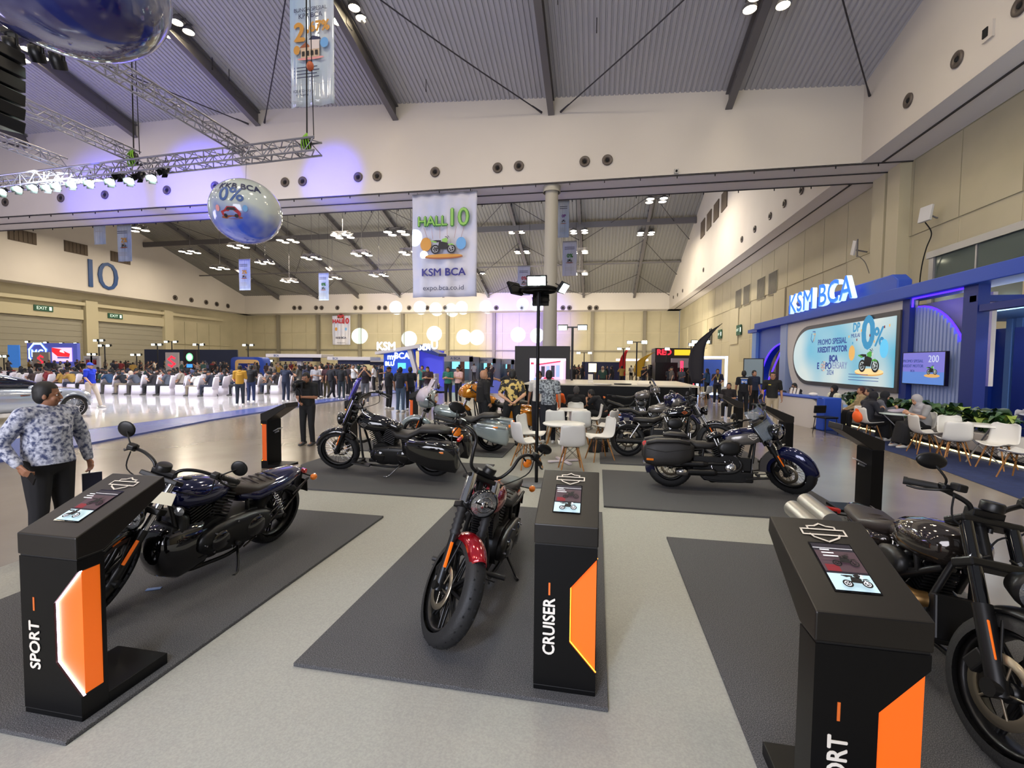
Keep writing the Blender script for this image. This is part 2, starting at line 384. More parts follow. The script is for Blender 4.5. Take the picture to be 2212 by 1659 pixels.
# upper window strip on the near right wall: recessed frame, glass panes, mullions
wn = thing('window_1', None, None, (XR+.1, 0, 0), 0, kind='structure')
q = MB()
q.bx(-.22, .0, 2, 24.6, 6.85, 7.15); q.bx(-.16, 0, 24.2, 24.5, 4.3, 6.85); q.build('frame', GREYM, wn)
for i in range(9):
    q = MB(); q.bx(-.09, -.07, 24.2-2.35*(i+1)+.05, 24.2-2.35*i-.05, 4.3, 6.84)
    q.build('pane', mat('window_glass', (96, 108, 104), .06, .3), wn)
    q = MB(); q.bx(-.13, -.06, 24.2-2.35*i-.04, 24.2-2.35*i+.04, 4.3, 6.85); q.build('mullion', GREYM, wn)
# far wall (beige, with frame posts) and its white upper band
b = MB(); wallY(b, -76, XW, 88, ZB, lambda x: zfar(x, 88)+.06); b.build('wall_far_upper', WHITE_W, kind='structure')
s_ = MB(); s_.bx(-78, XR, 88, 91, ZB, ZB+.02); s_.build('trim_6', SOFFIT, kind='structure')
b = MB(); b.bx(-79, XR, 91.1, 91.4, 0, ZB+.2); wf = b.build('wall_far', BEIGE2, kind='structure')
pm = {}
def pan(key, w_, h_):
    if key not in pm: q = MB(); q.bx(0, w_, -.12, 0, 0, h_); pm[key] = q.mesh('panel', BEIGE)
    return pm[key]
for i in range(27):
    for z0, h_, kk in ((.2, 3.9, 'a'), (4.35, 3.4, 'b'), (8.0, 3.8, 'c')):
        inst('panel', pan(kk, 3.2, h_), wf, (-76.6+i*3.4, 91.1, z0))
b = MB()
for i in range(9): b.bx(-70+i*9.8, -69.4+i*9.8, 90.4, 90.95, 0, ZB)
for z_ in (4.2,): b.bx(-79, XR, 90.6, 90.8, z_, z_+.25)
b.build('trim_7', mat('grey_brown_post', (128, 122, 108), .7), kind='structure')
# left wall with gable, roller doors
XL = -75.8
b = MB(); wallX(b, XL, (28.8, 36, 45, 57, 66, 77, 88), ZB, lambda y: zfar(XL, y)+.06); b.build('wall_left_gable', WHITE_W, kind='structure')
b = MB(); b.bx(-79, XL, 28, 91, ZB, ZB+.02); b.build('trim_8', SOFFIT, kind='structure')
b = MB(); b.bx(-79, -78, 20, 91, 0, ZB+.2); wl = b.build('wall_left', BEIGE, kind='structure')
for i, y0 in enumerate((33.5, 46.8, 60, 73)):
    q = MB(); q.bx(-78, -77.2, y0-2.6, y0-.9, 0, ZB-1.2); q.build('pillar', BEIGE2, wl)
    q = MB(); q.bx(-78, -77.3, y0-.9, y0+10.7, ZB-2.0, ZB-1.5); q.build('lintel', BEIGE2, wl)
    if i < 3:
        dr = thing('door_%d' % (i+4), None, None, (-77.95, 0, 0), 0, kind='structure')
        for j in range(9): q = MB(); q.bx(0, .12, y0-.8, y0+10.4, .02+j*.86, .85+j*.86); q.build('slat', mat('roller_shutter', (150, 146, 132), .6), dr)
        q = MB(); q.bx(0, .5, y0-.9, y0+10.4, 7.8, 9.3); q.build('shutter_box', BEIGE2, dr)
    else:
        for j in range(5):
            for z0 in (.3, 4.8): q = MB(); q.bx(-78, -77.8, y0-.8+j*2.8, y0+1.9+j*2.8, z0, z0+4.3); q.build('panel', BEIGE, wl)
for i in range(5):
    v = MB(); v.bx(XL-.02, XL+.08, 34.5+i*6.4, 37.6+i*6.4, 17.3, 18.9)
    for j in range(6): v.bx(XL+.08, XL+.14, 34.6+i*6.4+j*.5, 34.85+i*6.4+j*.5, 17.4, 18.8)
    v.build('wall_vent', mat('brown_grille', (86, 74, 62), .7), label='brown rectangular air grille high on the left gable wall', cat='vent', group='air grilles on the left gable')
for i in range(4):
    v = MB(); v.bx(XW-.1, XW+.02, 50.5+i*3.3, 52.6+i*3.3, 18.0-i*.05, 19.9); v.build('wall_vent', mat('brown_grille', (86, 74, 62)), label='dark square air grille high on the right gable wall', cat='vent', group='air grilles on the right gable')
# the big round column under the beam
b = MB(); b.lathe([(.42, 0), (.36, ZB)], (-2.75, 26.6, 0), n=32); b.lathe([(.5, ZB-.35), (.5, ZB)], (-2.75, 26.6, 0), n=32)
b.build('column', mat('column_grey_beige', (168, 164, 152), .7), kind='structure')
# big blue numerals 10 on the left gable and on the right wall
NAVY = mat('navy_sign', (24, 66, 122), .5)
p = onX(215, 597, XL+.1); text('10', 6.2, (XL+.1, p.y, p.z), (0, 1, 0), (0, 0, 1), NAVY, None, 'wall_numeral', .08, sx=1.15, sp=.72, bold=-.12, label='large navy blue numeral 10 on the white left gable wall', cat='sign')
p = onX(1534, 729, XR-.02); text('10', 3.2, (XR-.02, p.y, p.z), (0, -1, 0), (0, 0, 1), mat('dark_sign', (40, 44, 50)), None, 'wall_numeral', .04, sx=.8, sp=.72, bold=-.06, label='dark thin numeral 10 on the beige right wall panels', cat='sign')
# exit signs
def exit_sign(px, py, plane, lab):
    p = onX(px, py, plane); s = 1 if plane < 0 else -1
    g_ = thing('exit_sign', lab, 'sign', p)
    q = MB(); q.box((0, 0, 0), (.12, 2.3 if s > 0 else 1.5, .8 if s > 0 else 1.1)); q.build('box', mat('exit_green', (34, 84, 66), .5), g_)
    text('EXIT', .62 if s > 0 else .4, (.08*s, -.25*s, 0), (0, s, 0), (0, 0, 1), emis('exit_white', (220, 240, 225), .8), g_)
    q = MB(); q.box((.08*s, .8*s, 0), (.02, .3, .5)); q.build('running_figure', _M['exit_white'], g_)
exit_sign(94, 666, -77.38, 'green exit sign above the left roller door'); exit_sign(249, 683, -77.38, 'green exit sign above the right roller door')
exit_sign(1555, 722, XR-.02, 'small green exit sign beside the numeral on the right wall'); exit_sign(1596, 713, XR-.02, 'small green exit sign further right on the right wall')
# round air nozzles
NOZ = MB(); NOZ.lathe([(.0, .02), (.2, .02), (.2, .08), (.3, .1), (.38, .14), (.46, .1), (.46, 0)], n=20)
nozm = [NOZ.mesh('nozzle', mat('nozzle_metal', (92, 84, 78), .5, .4))]
NI = MB(); NI.lathe([(.0, .09), (.12, .12), (.15, .05)], n=14); nozi = NI.mesh('nozzle_core', DARK)
def nozzle(p, face, sc, lab, grp):
    t = inst('air_nozzle', nozm[0], None, p, label=lab, cat='vent', group=grp)
    t.rotation_euler = {'y': (R(90), 0, 0), 'x': (0, R(-90), 0), 'X': (0, R(90), 0)}[face]; t.scale = (sc,)*3
    inst('core', nozi, t)
for px, py in ((12, 437), (132, 428), (227, 421), (361, 411), (465, 402), (616, 394), (654, 392), (774, 383), (815, 381), (940, 372), (1075, 363), (1121, 359), (1263, 349), (1312, 346)):
    nozzle(onY(px, py, YB-.01), 'y', .62, 'round jet air nozzle in the white beam wall', 'air nozzles along the white beam wall')
for px, py in ((1963, 217), (2069, 128), (2205, 12)): nozzle(onX(px, py, XW-.01), 'x', .62, 'round jet air nozzle in the right upper wall', 'air nozzles on the right upper wall')
for px, py in ((1732, 411), (1695, 440), (1664, 467), (1631, 495), (1603, 517), (1520, 583), (1475, 628), (1464, 637), (1455, 642)): nozzle(onX(px, py, XW-.01), 'x', .62, 'small round nozzle on the far right gable wall', 'nozzles of the far right gable')
for px in (636, 648, 683, 695, 729, 768, 780, 819, 832, 884, 923, 962, 1072, 1127, 1216, 1230, 1274, 1288):
    nozzle(onY(px, 665, 87.98), 'y', 1.0, 'tiny round nozzle in the far white wall band', 'nozzles of the far wall band')
for px, py in ((378, 643), (413, 648), (445, 653), (468, 657), (492, 661)): nozzle(onX(px, py, XL+.02), 'X', 1.0, 'tiny round nozzle low on the left gable', 'nozzles of the left gable')
p = onX(2136, 68, XW-.03); q = MB(); q.box((0, 0, 0), (.1, .42, .55)); q.box((-.06, .06, 0), (.05, .2, .3), k=1); q.build('wall_box', [WHITE_W, DARK], label='small white control box with dark opening on right upper wall', cat='box', loc=p)
p = onY(1461, 370, YB-.04); q = MB(); q.box((0, 0, 0), (.22, .1, .22)); q.lathe([(0, -.08), (.06, -.08), (.06, 0)], (0, 0, 0), 'Y', 10, k=1); q.build('wall_camera', [GREYM, DARK], label='tiny grey camera box on the white beam wall', cat='camera', loc=p)
# antenna box and camera bracket with cables on the right wall
p = onX(2000, 462, XR-.55); a = thing('antenna_box', 'white square antenna box with drooping cable on right wall', 'antenna', p)
q = MB(); q.box((0, 0, 0), (.12, .6, .7), (0, .15, .2)); q.build('panel', mat('offwhite_plastic', (205, 205, 205), .5), a, bev=.02)
q = MB(); q.tube([(.05, 0, 0), (.3, -.2, -.25), (.35, -.2, -.25)], .035); q.build('bracket', STEEL, a)
q = MB(); q.tube(spl([(.05, .1, -.35), (.2, -.1, -.9), (.15, .1, -1.5), (.22, .45, -2.2), (.25, .6, -3.2), (.25, .6, -6)]), .025); q.build('cable', DARK, a)
p = onX(1852, 536, XR-.6); a = thing('antenna_bracket', 'small white antenna on a dark bracket on the beige wall', 'antenna', p)
q = MB(); q.box((0, .35, .1), (.1, .35, .8), (.35, 0, 0)); q.build('panel', _M['offwhite_plastic'], a)
q = MB(); q.tube([(0, 0, .5), (0, 0, -.5)], .04); q.tube([(0, .35, 0), (.35, -.3, -.3)], .04); q.tube(spl([(0, 0, -.4), (.1, -.6, -.9), (.2, -.9, -1.6)]), .02); q.build('bracket', STEEL, a)

# ---------------------------------------------------------------- steelwork
RX = [-76.2+9.2*i for i in range(0)]+[-2.77+9.22*i for i in range(-8, 2)]
def ibeam(mb, P, Q, w_, d):
    # P,Q bottom line points; web upwards
    P = Vector(P); Q = Vector(Q)
    for off, hw, hh in ((0, w_/2, .03), (d-.03, w_/2, .03)):
        mb.add([P+Vector((sx*hw, 0, off+sz)) for sx in (-1, 1) for sz in (0, 2*hh)]+[Q+Vector((sx*hw, 0, off+sz)) for sx in (-1, 1) for sz in (0, 2*hh)], [(0, 1, 3, 2), (4, 6, 7, 5), (0, 4, 5, 1), (2, 3, 7, 6), (0, 2, 6, 4), (1, 5, 7, 3)])
    mb.add([P+Vector((sx*.02, 0, z)) for sx in (-1, 1) for z in (0, d)]+[Q+Vector((sx*.02, 0, z)) for sx in (-1, 1) for z in (0, d)], [(0, 1, 3, 2), (4, 6, 7, 5), (0, 4, 5, 1), (2, 3, 7, 6)])
for x in RX:
    if x > -50:
        m_ = MB(); ibeam(m_, (x, 25.98, znear(x, 26)-.95), (x, -2, znear(x, -2)-.75), .34, .8)
        for i in range(6): yy = 24.4-3.6*i; m_.box((x, yy, znear(x, yy)-.3), (.1, .5, .35))
        m_.build('trim_roof_rafter', STEEL, kind='structure')
    m_ = MB(); ibeam(m_, (x, 87.9, zfar(x, 88)-.95), (x, 57, zfar(x, 57)-.9), .4, .8); ibeam(m_, (x, 57, zfar(x, 57)-.9), (x, 29, zfar(x, 29)-.9), .4, .8)
    for i in range(14): yy = 86-2*i; m_.box((x, yy, zfar(x, yy)-.25), (.5, .12, .3))
    m_.build('trim_roof_rafter', STEEL, kind='structure')
for yy in (65.5, 76.5):
    m_ = MB(); m_.bx(XL+.1, XW-.05, yy-.15, yy+.15, zfar(0, yy)-1.35 if yy < 70 else zfar(0, yy)-.75, zfar(0, yy)-.55)
    m_.build('trim_roof_girder', STEEL, kind='structure')
m_ = MB(); m_.bx(-22, 3, 56.2, 57.2, zfar(0, 57)-.25, zfar(0, 57)-.15); m_.build('window_2', emis('skylight_day', (190, 225, 255), 3.0), kind='structure')
# bracing rods
def rod(P, Q, r=.033):
    P = Vector(P); Q = Vector(Q); mid = (P+Q)/2-Vector((0, 0, (P-Q).length*.012))
    q = MB(); q.tube(spl([P, mid, Q], 5), r, 6)
    for e, f in ((P, Q), (Q, P)):
        d = (f-e).normalized(); q.cyl(e, e+d*.7, r*1.9, r, 6)
    q.build('trim_bracing_rod', mat('dark_rod', (52, 50, 56), .6, .3), kind='structure')
for x in (-48.9, -30.5, -11.99, 6.45):
    n = (x, 16.9, znear(x, 16.9)-.7)
    for dx in (-8.7, 8.7):
        ex = min(x+dx, XW-.05); rod(n, (ex, 25.9 if ex < XW-.1 else 25.4, znear(ex, 25.9)-.85)); rod(n, (min(x+dx, XW-.05), 7.8, znear(x, 7.8)-.7))
for i, x in enumerate(RX[1:]):
    for y0, y1 in ((87.5, 80), (80, 70), (70, 60)):
        xa, xb = (x, x+9.2 if x < 6 else XW-.1)
        rod((xa, y0 if i % 2 else y1, zfar(x, y0 if i % 2 else y1)-.75), (xb, y1 if i % 2 else y0, zfar(x, y1 if i % 2 else y0)-.75), .04)
    for y0 in (84, 73, 63):
        pass
dp = MB()
for i in range(30):
    x = -44+random.random()*55; yy = 14+random.random()*11; z = znear(x, yy); dp.cyl((x, yy, z), (x, yy, z-.55), .02, n=5); dp.box((x, yy, z-.6), (.05, .05, .12))
dp.build('roof_dropper', _M['dark_rod'], CEIL, kind='stuff')
# ---------------------------------------------------------------- ceiling lamp clusters
LH = MB(); LH.lathe([(.0, 0), (.23, 0), (.25, .03)], n=14, k=0); LH.lathe([(.26, -.02), (.27, .1), (.1, .34), (0, .34)], n=14, k=1)
lmesh = LH.mesh('lamp', [LENS, STEEL])
LHf = MB(); LHf.lathe([(.0, 0), (.4, 0), (.44, .06)], n=12, k=0); LHf.lathe([(.45, -.02), (.45, .1), (.1, .4), (0, .4)], n=12, k=1)
lmeshf = LHf.mesh('lamp', [emis('warm_lamp_lens_far', (255, 240, 210), 45), STEEL])
FR = MB(); FR.bx(-.8, .8, -.03, .03, .35, .41); FR.bx(-.8, -.74, -.4, .4, .33, .37); FR.bx(.74, .8, -.4, .4, .33, .37); frm = FR.mesh('frame', STEEL)
FR = MB(); FR.bx(-1.1, 1.1, -.04, .04, .4, .48); FR.bx(-1.1, 1.1, .5, .58, .4, .48); FR.bx(-1.1, 1.1, -.58, -.5, .4, .48); frmf = FR.mesh('frame', STEEL)
def lamps(p, far=0):
    c = thing('high_bay_lamp', 'cluster of four round high bay lamps under a far hall rafter' if far else 'cluster of four warm high bay lamps under a near rafter', 'ceiling lamp', p, 0, 'lamp clusters of the far hall' if far else 'lamp clusters of the near hall')
    inst('frame', frmf if far else frm, c)
    gap = (zfar(p.x, p.y) if far else znear(p.x, p.y))-p.z
    if gap > .5: q_ = MB(); q_.cyl((0, 0, .4), (0, 0, gap), .03, n=6); q_.build('hanger', STEEL, c)
    for sx in (-1, 1):
        for sy in (-1, 1): inst('lamp', lmeshf if far else lmesh, c, (sx*(.75 if far else .62), sy*(.55 if far else .33), 0))
for px, py, x in ((372, 62, -21.2), (747, 32, -12), (1172, 15, -2.77), (1662, 2, 6.45), (55, 118, -30.4)):
    q = onX(px, py, x); lamps(q)
for x, l in ((6.45, ((1418, 433), (1395, 505), (1382, 550), (1372, 600))), (-2.77, ((1251, 501), (1252, 545), (1252, 592))), (-12, ((1115, 501), (1128, 545))), (-21.2, ((857, 504), (887, 547), (1035, 592))), (-30.4, ((740, 511), (781, 550), (818, 595))),
             (-39.6, ((622, 521), (673, 558), (718, 601))), (-48.9, ((515, 533), (572, 568), (625, 608))), (-58.1, ((410, 545), (475, 580))), (-55, ((293, 496),))):
    for px, py in l:
        q = onX(px, py, x)
        if q.y > 92: q = onX(px, py, x*.82)
        lamps(q, 1)
# ================================================================ SHOW FLOOR
b = MB(); b.bx(-5.2, 3.0, -2, 17.5, 0, .006); b.build('carpet', CARPET, label='pale grey exhibition carpet laid under the charcoal mats', cat='carpet')
def show_mat(x0, x1, y0, y1, lab):
    b = MB(); b.bx(x0, x1, y0, y1, .006, .03); b.build('floor_mat', MATF, label=lab, cat='mat', bev=.004)
MZ = .03
show_mat(-1.79, .09, 2.42, 5.72, 'charcoal felt mat under the red cruiser and middle kiosk')
show_mat(-4.45, -2.48, 1.69, 5.02, 'charcoal felt mat under the dark blue motorcycle')
show_mat(.76, 3.0, 1.2, 5.04, 'charcoal felt mat under the grey motorcycle at right')
show_mat(.115, 3.14, 5.98, 8.05, 'charcoal felt mat under the two-tone touring motorcycle')
show_mat(.08, 3.14, 8.61, 10.52, 'charcoal felt mat under the black and orange motorcycle')
show_mat(.08, 3.14, 11.1, 13.15, 'charcoal felt mat under the blue and grey bagger')
show_mat(.08, 3.14, 13.7, 15.6, 'charcoal felt mat under the grey adventure motorcycle')
show_mat(-5.15, -1.8, 5.88, 8.03, 'charcoal felt mat under the gloss black bagger')
show_mat(-5.15, -1.8, 8.7, 10.3, 'charcoal felt mat under the silver bagger')
show_mat(-5.15, -1.8, 11.1, 13.1, 'charcoal felt mat under the golden bagger')
b = MB(); b.box((-3.46, 3.0, .034), (.1, .04, .004), (0, 0, .5)); b.build('tape_scrap', mat('blue_tape', (70, 110, 170)), label='small blue tape scrap on the left charcoal mat', cat='tape')
# ---------------------------------------------------------------- kiosks
ORANGE = mat('orange_panel', (232, 96, 20), .45)
KTOP = mat('kiosk_top_black', (20, 17, 14), .36, spec=.45)
LETW = mat('warm_white_print', (228, 222, 210), .6)
SCRD = emis('screen_dark', (30, 26, 40), .5); SCRL = emis('screen_light', (178, 206, 216), .8); SCRR = emis('screen_red', (110, 22, 34), .8); SCRT = emis('screen_text', (220, 220, 226), .8); SCRB = emis('screen_art', (12, 12, 16), .3); SCRM = emis('screen_mid', (70, 52, 60), .6)
GLOWO = mat('orange_glow_panel', (230, 96, 22), .5, emit=.45, ecol=(255, 118, 20))
GLOWP = emis('led_pinkwhite', (255, 220, 244), 12); GLOWE = emis('led_orange', (255, 140, 40), 9)
def kiosk(loc, rz, word, lab, led=1, wd=.36, flap=False):
    k = thing('display_kiosk', lab, 'kiosk', loc, rz)
    W_, D = wd, .13
    p = MB(); poly = [(0, .03), (W_, .03), (W_, .13), (.58*W_, .29), (.58*W_, .6), (W_, .775), (W_, .83), (0, .83)]
    p.prism(poly, 0, D-.02, 'Y'); p.bx(0, W_, D-.02, D, .03, .83); p.build('pillar', BLACKP, k)
    p = MB(); p.prism([(W_-.004, .13), (.585*W_, .29), (.585*W_, .6), (W_-.004, .775)], .022, D-.021, 'Y'); p.build('orange_panel', GLOWO if led else ORANGE, k)
    p = MB(); w2 = .006
    for a, c in (((W_, .13), (.58*W_, .29)), ((.58*W_, .29), (.58*W_, .6)), ((.58*W_, .6), (W_, .775))): p.tube([(a[0], .016, a[1]), (c[0], .016, c[1])], .006 if led == 2 else .004, 6)
    p.build('led_strip', GLOWP if led == 2 else GLOWE, k)
    p = MB(); p.bx(0, W_, D, .47, 0, .065); p.bx(0, W_, 0, D, 0, .03); p.build('foot', BLACKP, k, bev=.004)
    # head: slanted box
    p = MB(); prof = [(-.004, .84), (-.004, .95), (.475, 1.145), (.485, 1.07), (.13, .84)]
    p.prism(prof, -.004, W_+.004, 'X'); p.build('head', KTOP, k, bev=.006)
    p = MB(); p.bx(.004, W_-.004, .004, D-.004, .82, .85); p.build('gap_strip', mat('gap_dark', (6, 6, 7)), k)
    n = Vector((0, -.195, .479)).normalized(); yd = Vector((0, .479, .195)).normalized(); o = Vector((W_/2, -.004, .95))
    F = Flat(o+yd*0+n*.001, (1, 0, 0), yd); F.rect(-.085, .10, .075, .36, mat('screen_bezel', (6, 6, 8), .1)); bz = F.build('screen_bezel', k)
    F = Flat(o+n*.003, (1, 0, 0), yd, .0004); F.rect(-.08, .108, .07, .352, SCRD); F.rect(-.08, .108, .07, .19, SCRL); F.rect(-.08, .325, .07, .328, SCRT); F.rect(-.08, .2, .07, .31, SCRM); F.rect(-.07, .2, -.02, .235, SCRR)
    moto_art(F, .01, .26, .1, SCRB, SCRB, SCRM); moto_art(F, -.0, .148, .105, SCRB, SCRB, SCRT)
    for i in range(3): F.rect(-.07, .29-i*.017, -.035+.01*i, .296-i*.017, SCRT)
    F.build('screen', k)
    F = Flat(o+n*.002, (1, 0, 0), yd); badge(F, 0, .425, .17, LETW); F.build('emblem', k)
    if word:
        L = {'SPORT': .30, 'CRUISER': .36}[word]
        text(word, .092, (.088, -.003, (.19 if word == 'CRUISER' else .22)+L/2), (0, 0, 1), (-1, 0, 0), LETW, k, 'lettering', .001, bold=.0022, sx=.92)
    p = MB(); p.bx(.08, .09, -.002, .0, .55, .62); p.build('orange_bar', mat('orange_print', (225, 110, 40)), k)
    if flap:
        p = MB(); p.box((W_*.45, D+.06, .66), (.12, .12, .012), (.5, 0, 0)); p.tube([(W_*.45, D, .6), (W_*.45, D+.07, .63)], .015, 6); p.build('metal_flap', GREYM, k)
    return k
kiosk((-2.895, 1.8, MZ), 0, 'SPORT', 'black kiosk lettered SPORT with white-lit orange notch at left', 2, .365)
kiosk((-.325, 2.49, MZ), 0, 'CRUISER', 'black kiosk lettered CRUISER in the centre foreground', 1, .345)
kiosk((.8, 1.8, MZ), 0, 'SPORT', 'large black kiosk at lower right beside the grey motorcycle', 1, .37)
kiosk((-5.7, 7.28, 0), R(-90), None, 'black kiosk facing away behind the photographer, orange edge strip', 0, .345, True)
kiosk((-5.7, 9.95, 0), R(-90), None, 'black kiosk beside the silver bagger, seen from behind', 0, .345, True)
kiosk((-5.3, 12.7, 0), R(-90), None, 'black kiosk with orange edge beside the golden bagger', 0, .345, False)
kiosk((3.5, 6.35, 0), R(90), None, 'black kiosk right of the two-tone touring motorcycle, seen from behind', 0, .345, True)
kiosk((3.5, 9.0, 0), R(90), None, 'black kiosk right of the black and orange motorcycle', 0, .345, True)
kiosk((3.5, 11.9, 0), R(90), None, 'black kiosk right of the blue and grey bagger', 0, .345, False)
# ---------------------------------------------------------------- flood light pole
lp = thing('floodlight_pole', 'tall black pole with four floodlights on a round grey base', 'floodlight', (-.90, 6.98, 0))
q = MB(); q.lathe([(0, .008), (.3, .008), (.3, .022), (0, .022)], n=36); q.build('base_plate', mat('base_grey', (92, 94, 96), .5), lp)
q = MB(); q.cyl((0, 0, .02), (0, 0, 2.95), .026, n=14); q.build('pole', BLACKP, lp)
q = MB(); q.lathe([(.26, 2.95), (.3, 2.97), (.3, 3.0), (.26, 3.02)], n=30); q.box((0, 0, 2.985), (.54, .04, .03)); q.box((0, 0, 2.985), (.04, .54, .03)); q.build('ring', BLACKP, lp)
def flood(parent, c, to, s=.2, m=LENSC, n='floodlight'):
    d = (Vector(to)).normalized(); Q = d.to_track_quat('-Z', 'Y').to_matrix().to_4x4(); Q.translation = Vector(c)
    q = MB(); q.M = Q; q.box((0, 0, .02), (s, s*.72, .05)); h = q.build(n, BLACKP, parent, bev=.006)
    q = MB(); q.M = Q; q.box((0, 0, -.008), (s*.86, s*.58, .006)); q.build('lens', m, h)
    q = MB(); q.M = Q; q.tube([(-s/2, 0, 0), (-s/2, 0, .1), (s/2, 0, .1), (s/2, 0, 0)], .008, 5); q.build('yoke', BLACKP, h)
flood(lp, (0, -.24, 3.05), (0, -1, -.25), .3); flood(lp, (.38, .0, 3.0), (.8, -.25, -.6), .24); flood(lp, (-.38, 0, 3.0), (-1, .5, -.55), .28); flood(lp, (0, .3, 2.86), (0, 1, -.4), .26)
q = spot('floodlight_beam', (-.9, 6.7, 3.05), (-.9, 2, -1), 130, 260, (.88, 1, .95), .8, .1)
q = spot('floodlight_beam', (-.5, 6.95, 2.95), (4, 6, 0), 120, 160, (.88, 1, .95), .8, .1)
q = spot('floodlight_beam', (-1.3, 7.0, 2.95), (-6, 9, 0), 120, 160, (.88, 1, .95), .8, .1)
q = spot('floodlight_beam', (-.9, 7.3, 2.85), (-.9, 13, 0), 120, 160, (.88, 1, .95), .8, .1)
# ---------------------------------------------------------------- shell chairs and tables
SHELL = mat('white_shell_plastic', (214, 212, 206), .35); WOOD = mat('beech_leg', (170, 118, 58), .5, noise=((150, 100, 46), 12, 3, .4, .6)); WIRE = mat('black_wire', (20, 20, 22), .4, .5)
SHELL_SHADED = mat('shaded_shell_plastic', (186, 182, 184), .4)  # white shell plastic with the booth's shade put into the colour
def shell_mesh(m):
    prof = spl([(.235, .43), (.2, .45), (.05, .435), (-.12, .435), (-.19, .5), (-.225, .62), (-.25, .74), (-.265, .82)], 4); n = len(prof)-1
    def fn(u, v):
        i = min(int(u*n), n-1); f = u*n-i; P = prof[i].lerp(prof[i+1], f); s = (v-.5)*2
        wd = .225*(1-.10*(u > .5)*(u-.5)*2) * (1 if u > .08 else .8+.2*u/.08) * (1 if u < .9 else max(.55, (1-((u-.9)/.1)**2*.42)))
        lift = .055*abs(s)**3*(1-.6*u); fw = .05*s*s*max(0, u-.45)*1.6
        return (s*wd, P[0]+fw, P[1]+lift)
    q = MB(); q.grid(fn, 22, 12); return q.mesh('seat_shell', m)
shm = {SHELL: shell_mesh(SHELL), SHELL_SHADED: shell_mesh(SHELL_SHADED)}
legp = [((.1, .12, .42), (.2, .22, 0)), ((-.1, .12, .42), (-.2, .22, 0)), ((.1, -.1, .42), (.2, -.22, 0)), ((-.1, -.1, .42), (-.2, -.22, 0))]
legm = []
for a, c in legp: q = MB(); q.cyl(c, a, .011, .016, 8); legm.append(q.mesh('leg', WOOD))
q = MB()
for i, j in ((0, 1), (0, 2), (1, 3), (2, 3)):
    a = Vector(legp[i][0]); b2 = Vector(legp[j][0]); c = Vector(legp[i][1]); d = Vector(legp[j][1])
    q.tube([a, d.lerp(b2, .45)], .004, 5); q.tube([b2, c.lerp(a, .45)], .004, 5)
q.tube([(.12, .13, .42), (-.12, -.12, .42)], .008, 5); q.tube([(-.12, .13, .42), (.12, -.12, .42)], .008, 5)
brm = q.mesh('wire_brace', WIRE)
def shell_chair(x, y, rz, lab, grp='white shell chairs', m=SHELL, sc=1.0):
    c = thing('shell_chair', lab, 'chair', (x, y, MZ if False else .006), rz, grp); c.scale = (sc,)*3
    o = inst('seat_shell', shm[m], c); md = o.modifiers.new('s', 'SOLIDIFY'); md.thickness = .009; md.offset = 0
    for l in legm: inst('leg', l, c)
    inst('wire_brace', brm, c); return c
def round_table(x, y, lab, r=.4, cross=True, top=SHELL, h=.74):
    t = thing('round_table', lab, 'table', (x, y, .006))
    q = MB(); q.lathe([(0, h-.025), (r-.01, h-.025), (r, h-.012), (r-.01, h), (0, h)], n=40); q.build('tabletop', top, t)
    if cross:
        q = MB(); q.cyl((0, 0, .04), (0, 0, h-.025), .04, n=16); q.build('post', mat('pinkish_white', (216, 204, 206), .5), t)
        for a in (.5, .5+math.pi/2): q = MB(); q.box((0, 0, .025), (.62, .06, .035), (0, 0, a)); q.build('foot_bar', _M['pinkish_white'], t, bev=.006)
    else:
        for i in range(3):
            a = i*2.094+.4; q = MB(); q.tube([(.34*math.cos(a), .34*math.sin(a), h-.03), (-.3*math.cos(a), -.3*math.sin(a), 0)], .014, 8); q.build('leg', GREYM, t)
    return t
round_table(-.60, 8.62, 'nearer round white table behind the floodlight pole')
round_table(-.62, 11.3, 'farther round white table behind the first one')
for x, y, a, l in ((-.42, 7.95, 10, 'white shell chair in front of the nearer round table'), (-1.22, 8.05, -52, 'white shell chair left of the floodlight pole, back to camera'), (-1.28, 9.0, -110, 'white shell chair behind the pole at left of the nearer table'), (.08, 8.95, 115, 'white shell chair right of the nearer round table'),
                   (-.9, 10.3, 0, 'white shell chair between the two round tables, at left'), (-.35, 10.35, 5, 'white shell chair between the two round tables, at right'), (.2, 10.5, 60, 'white shell chair right of the farther table'), (-.1, 11.75, 95, 'white shell chair side-on behind the black bag'), (-1.15, 12.0, 200, 'white shell chair left behind farther table'), (-.55, 12.05, 180, 'white shell chair under the man in black seen from behind')):
    shell_chair(x, y, R(a), l)
bag = thing('bag', 'black travel bag with brown stripes beside the farther table', 'bag', (.05, 9.75, .006))
q = MB(); q.loft([(-.2, 0, .13, .1, .13, 5), (0, 0, .14, .12, .14, 4), (.2, 0, .13, .1, .13, 5)], 20); q.build('body', mat('black_nylon', (18, 18, 20), .7), bag)
for xx in (-.1, .08): q = MB(); q.box((xx, -.112, .14), (.02, .01, .24)); q.build('stripe', mat('brown_leather', (110, 66, 40), .5), bag)
q = MB(); q.tube(spl([(-.1, 0, .27), (0, 0, .34), (.1, 0, .27)]), .01, 6); q.build('handle', _M['black_nylon'], bag)
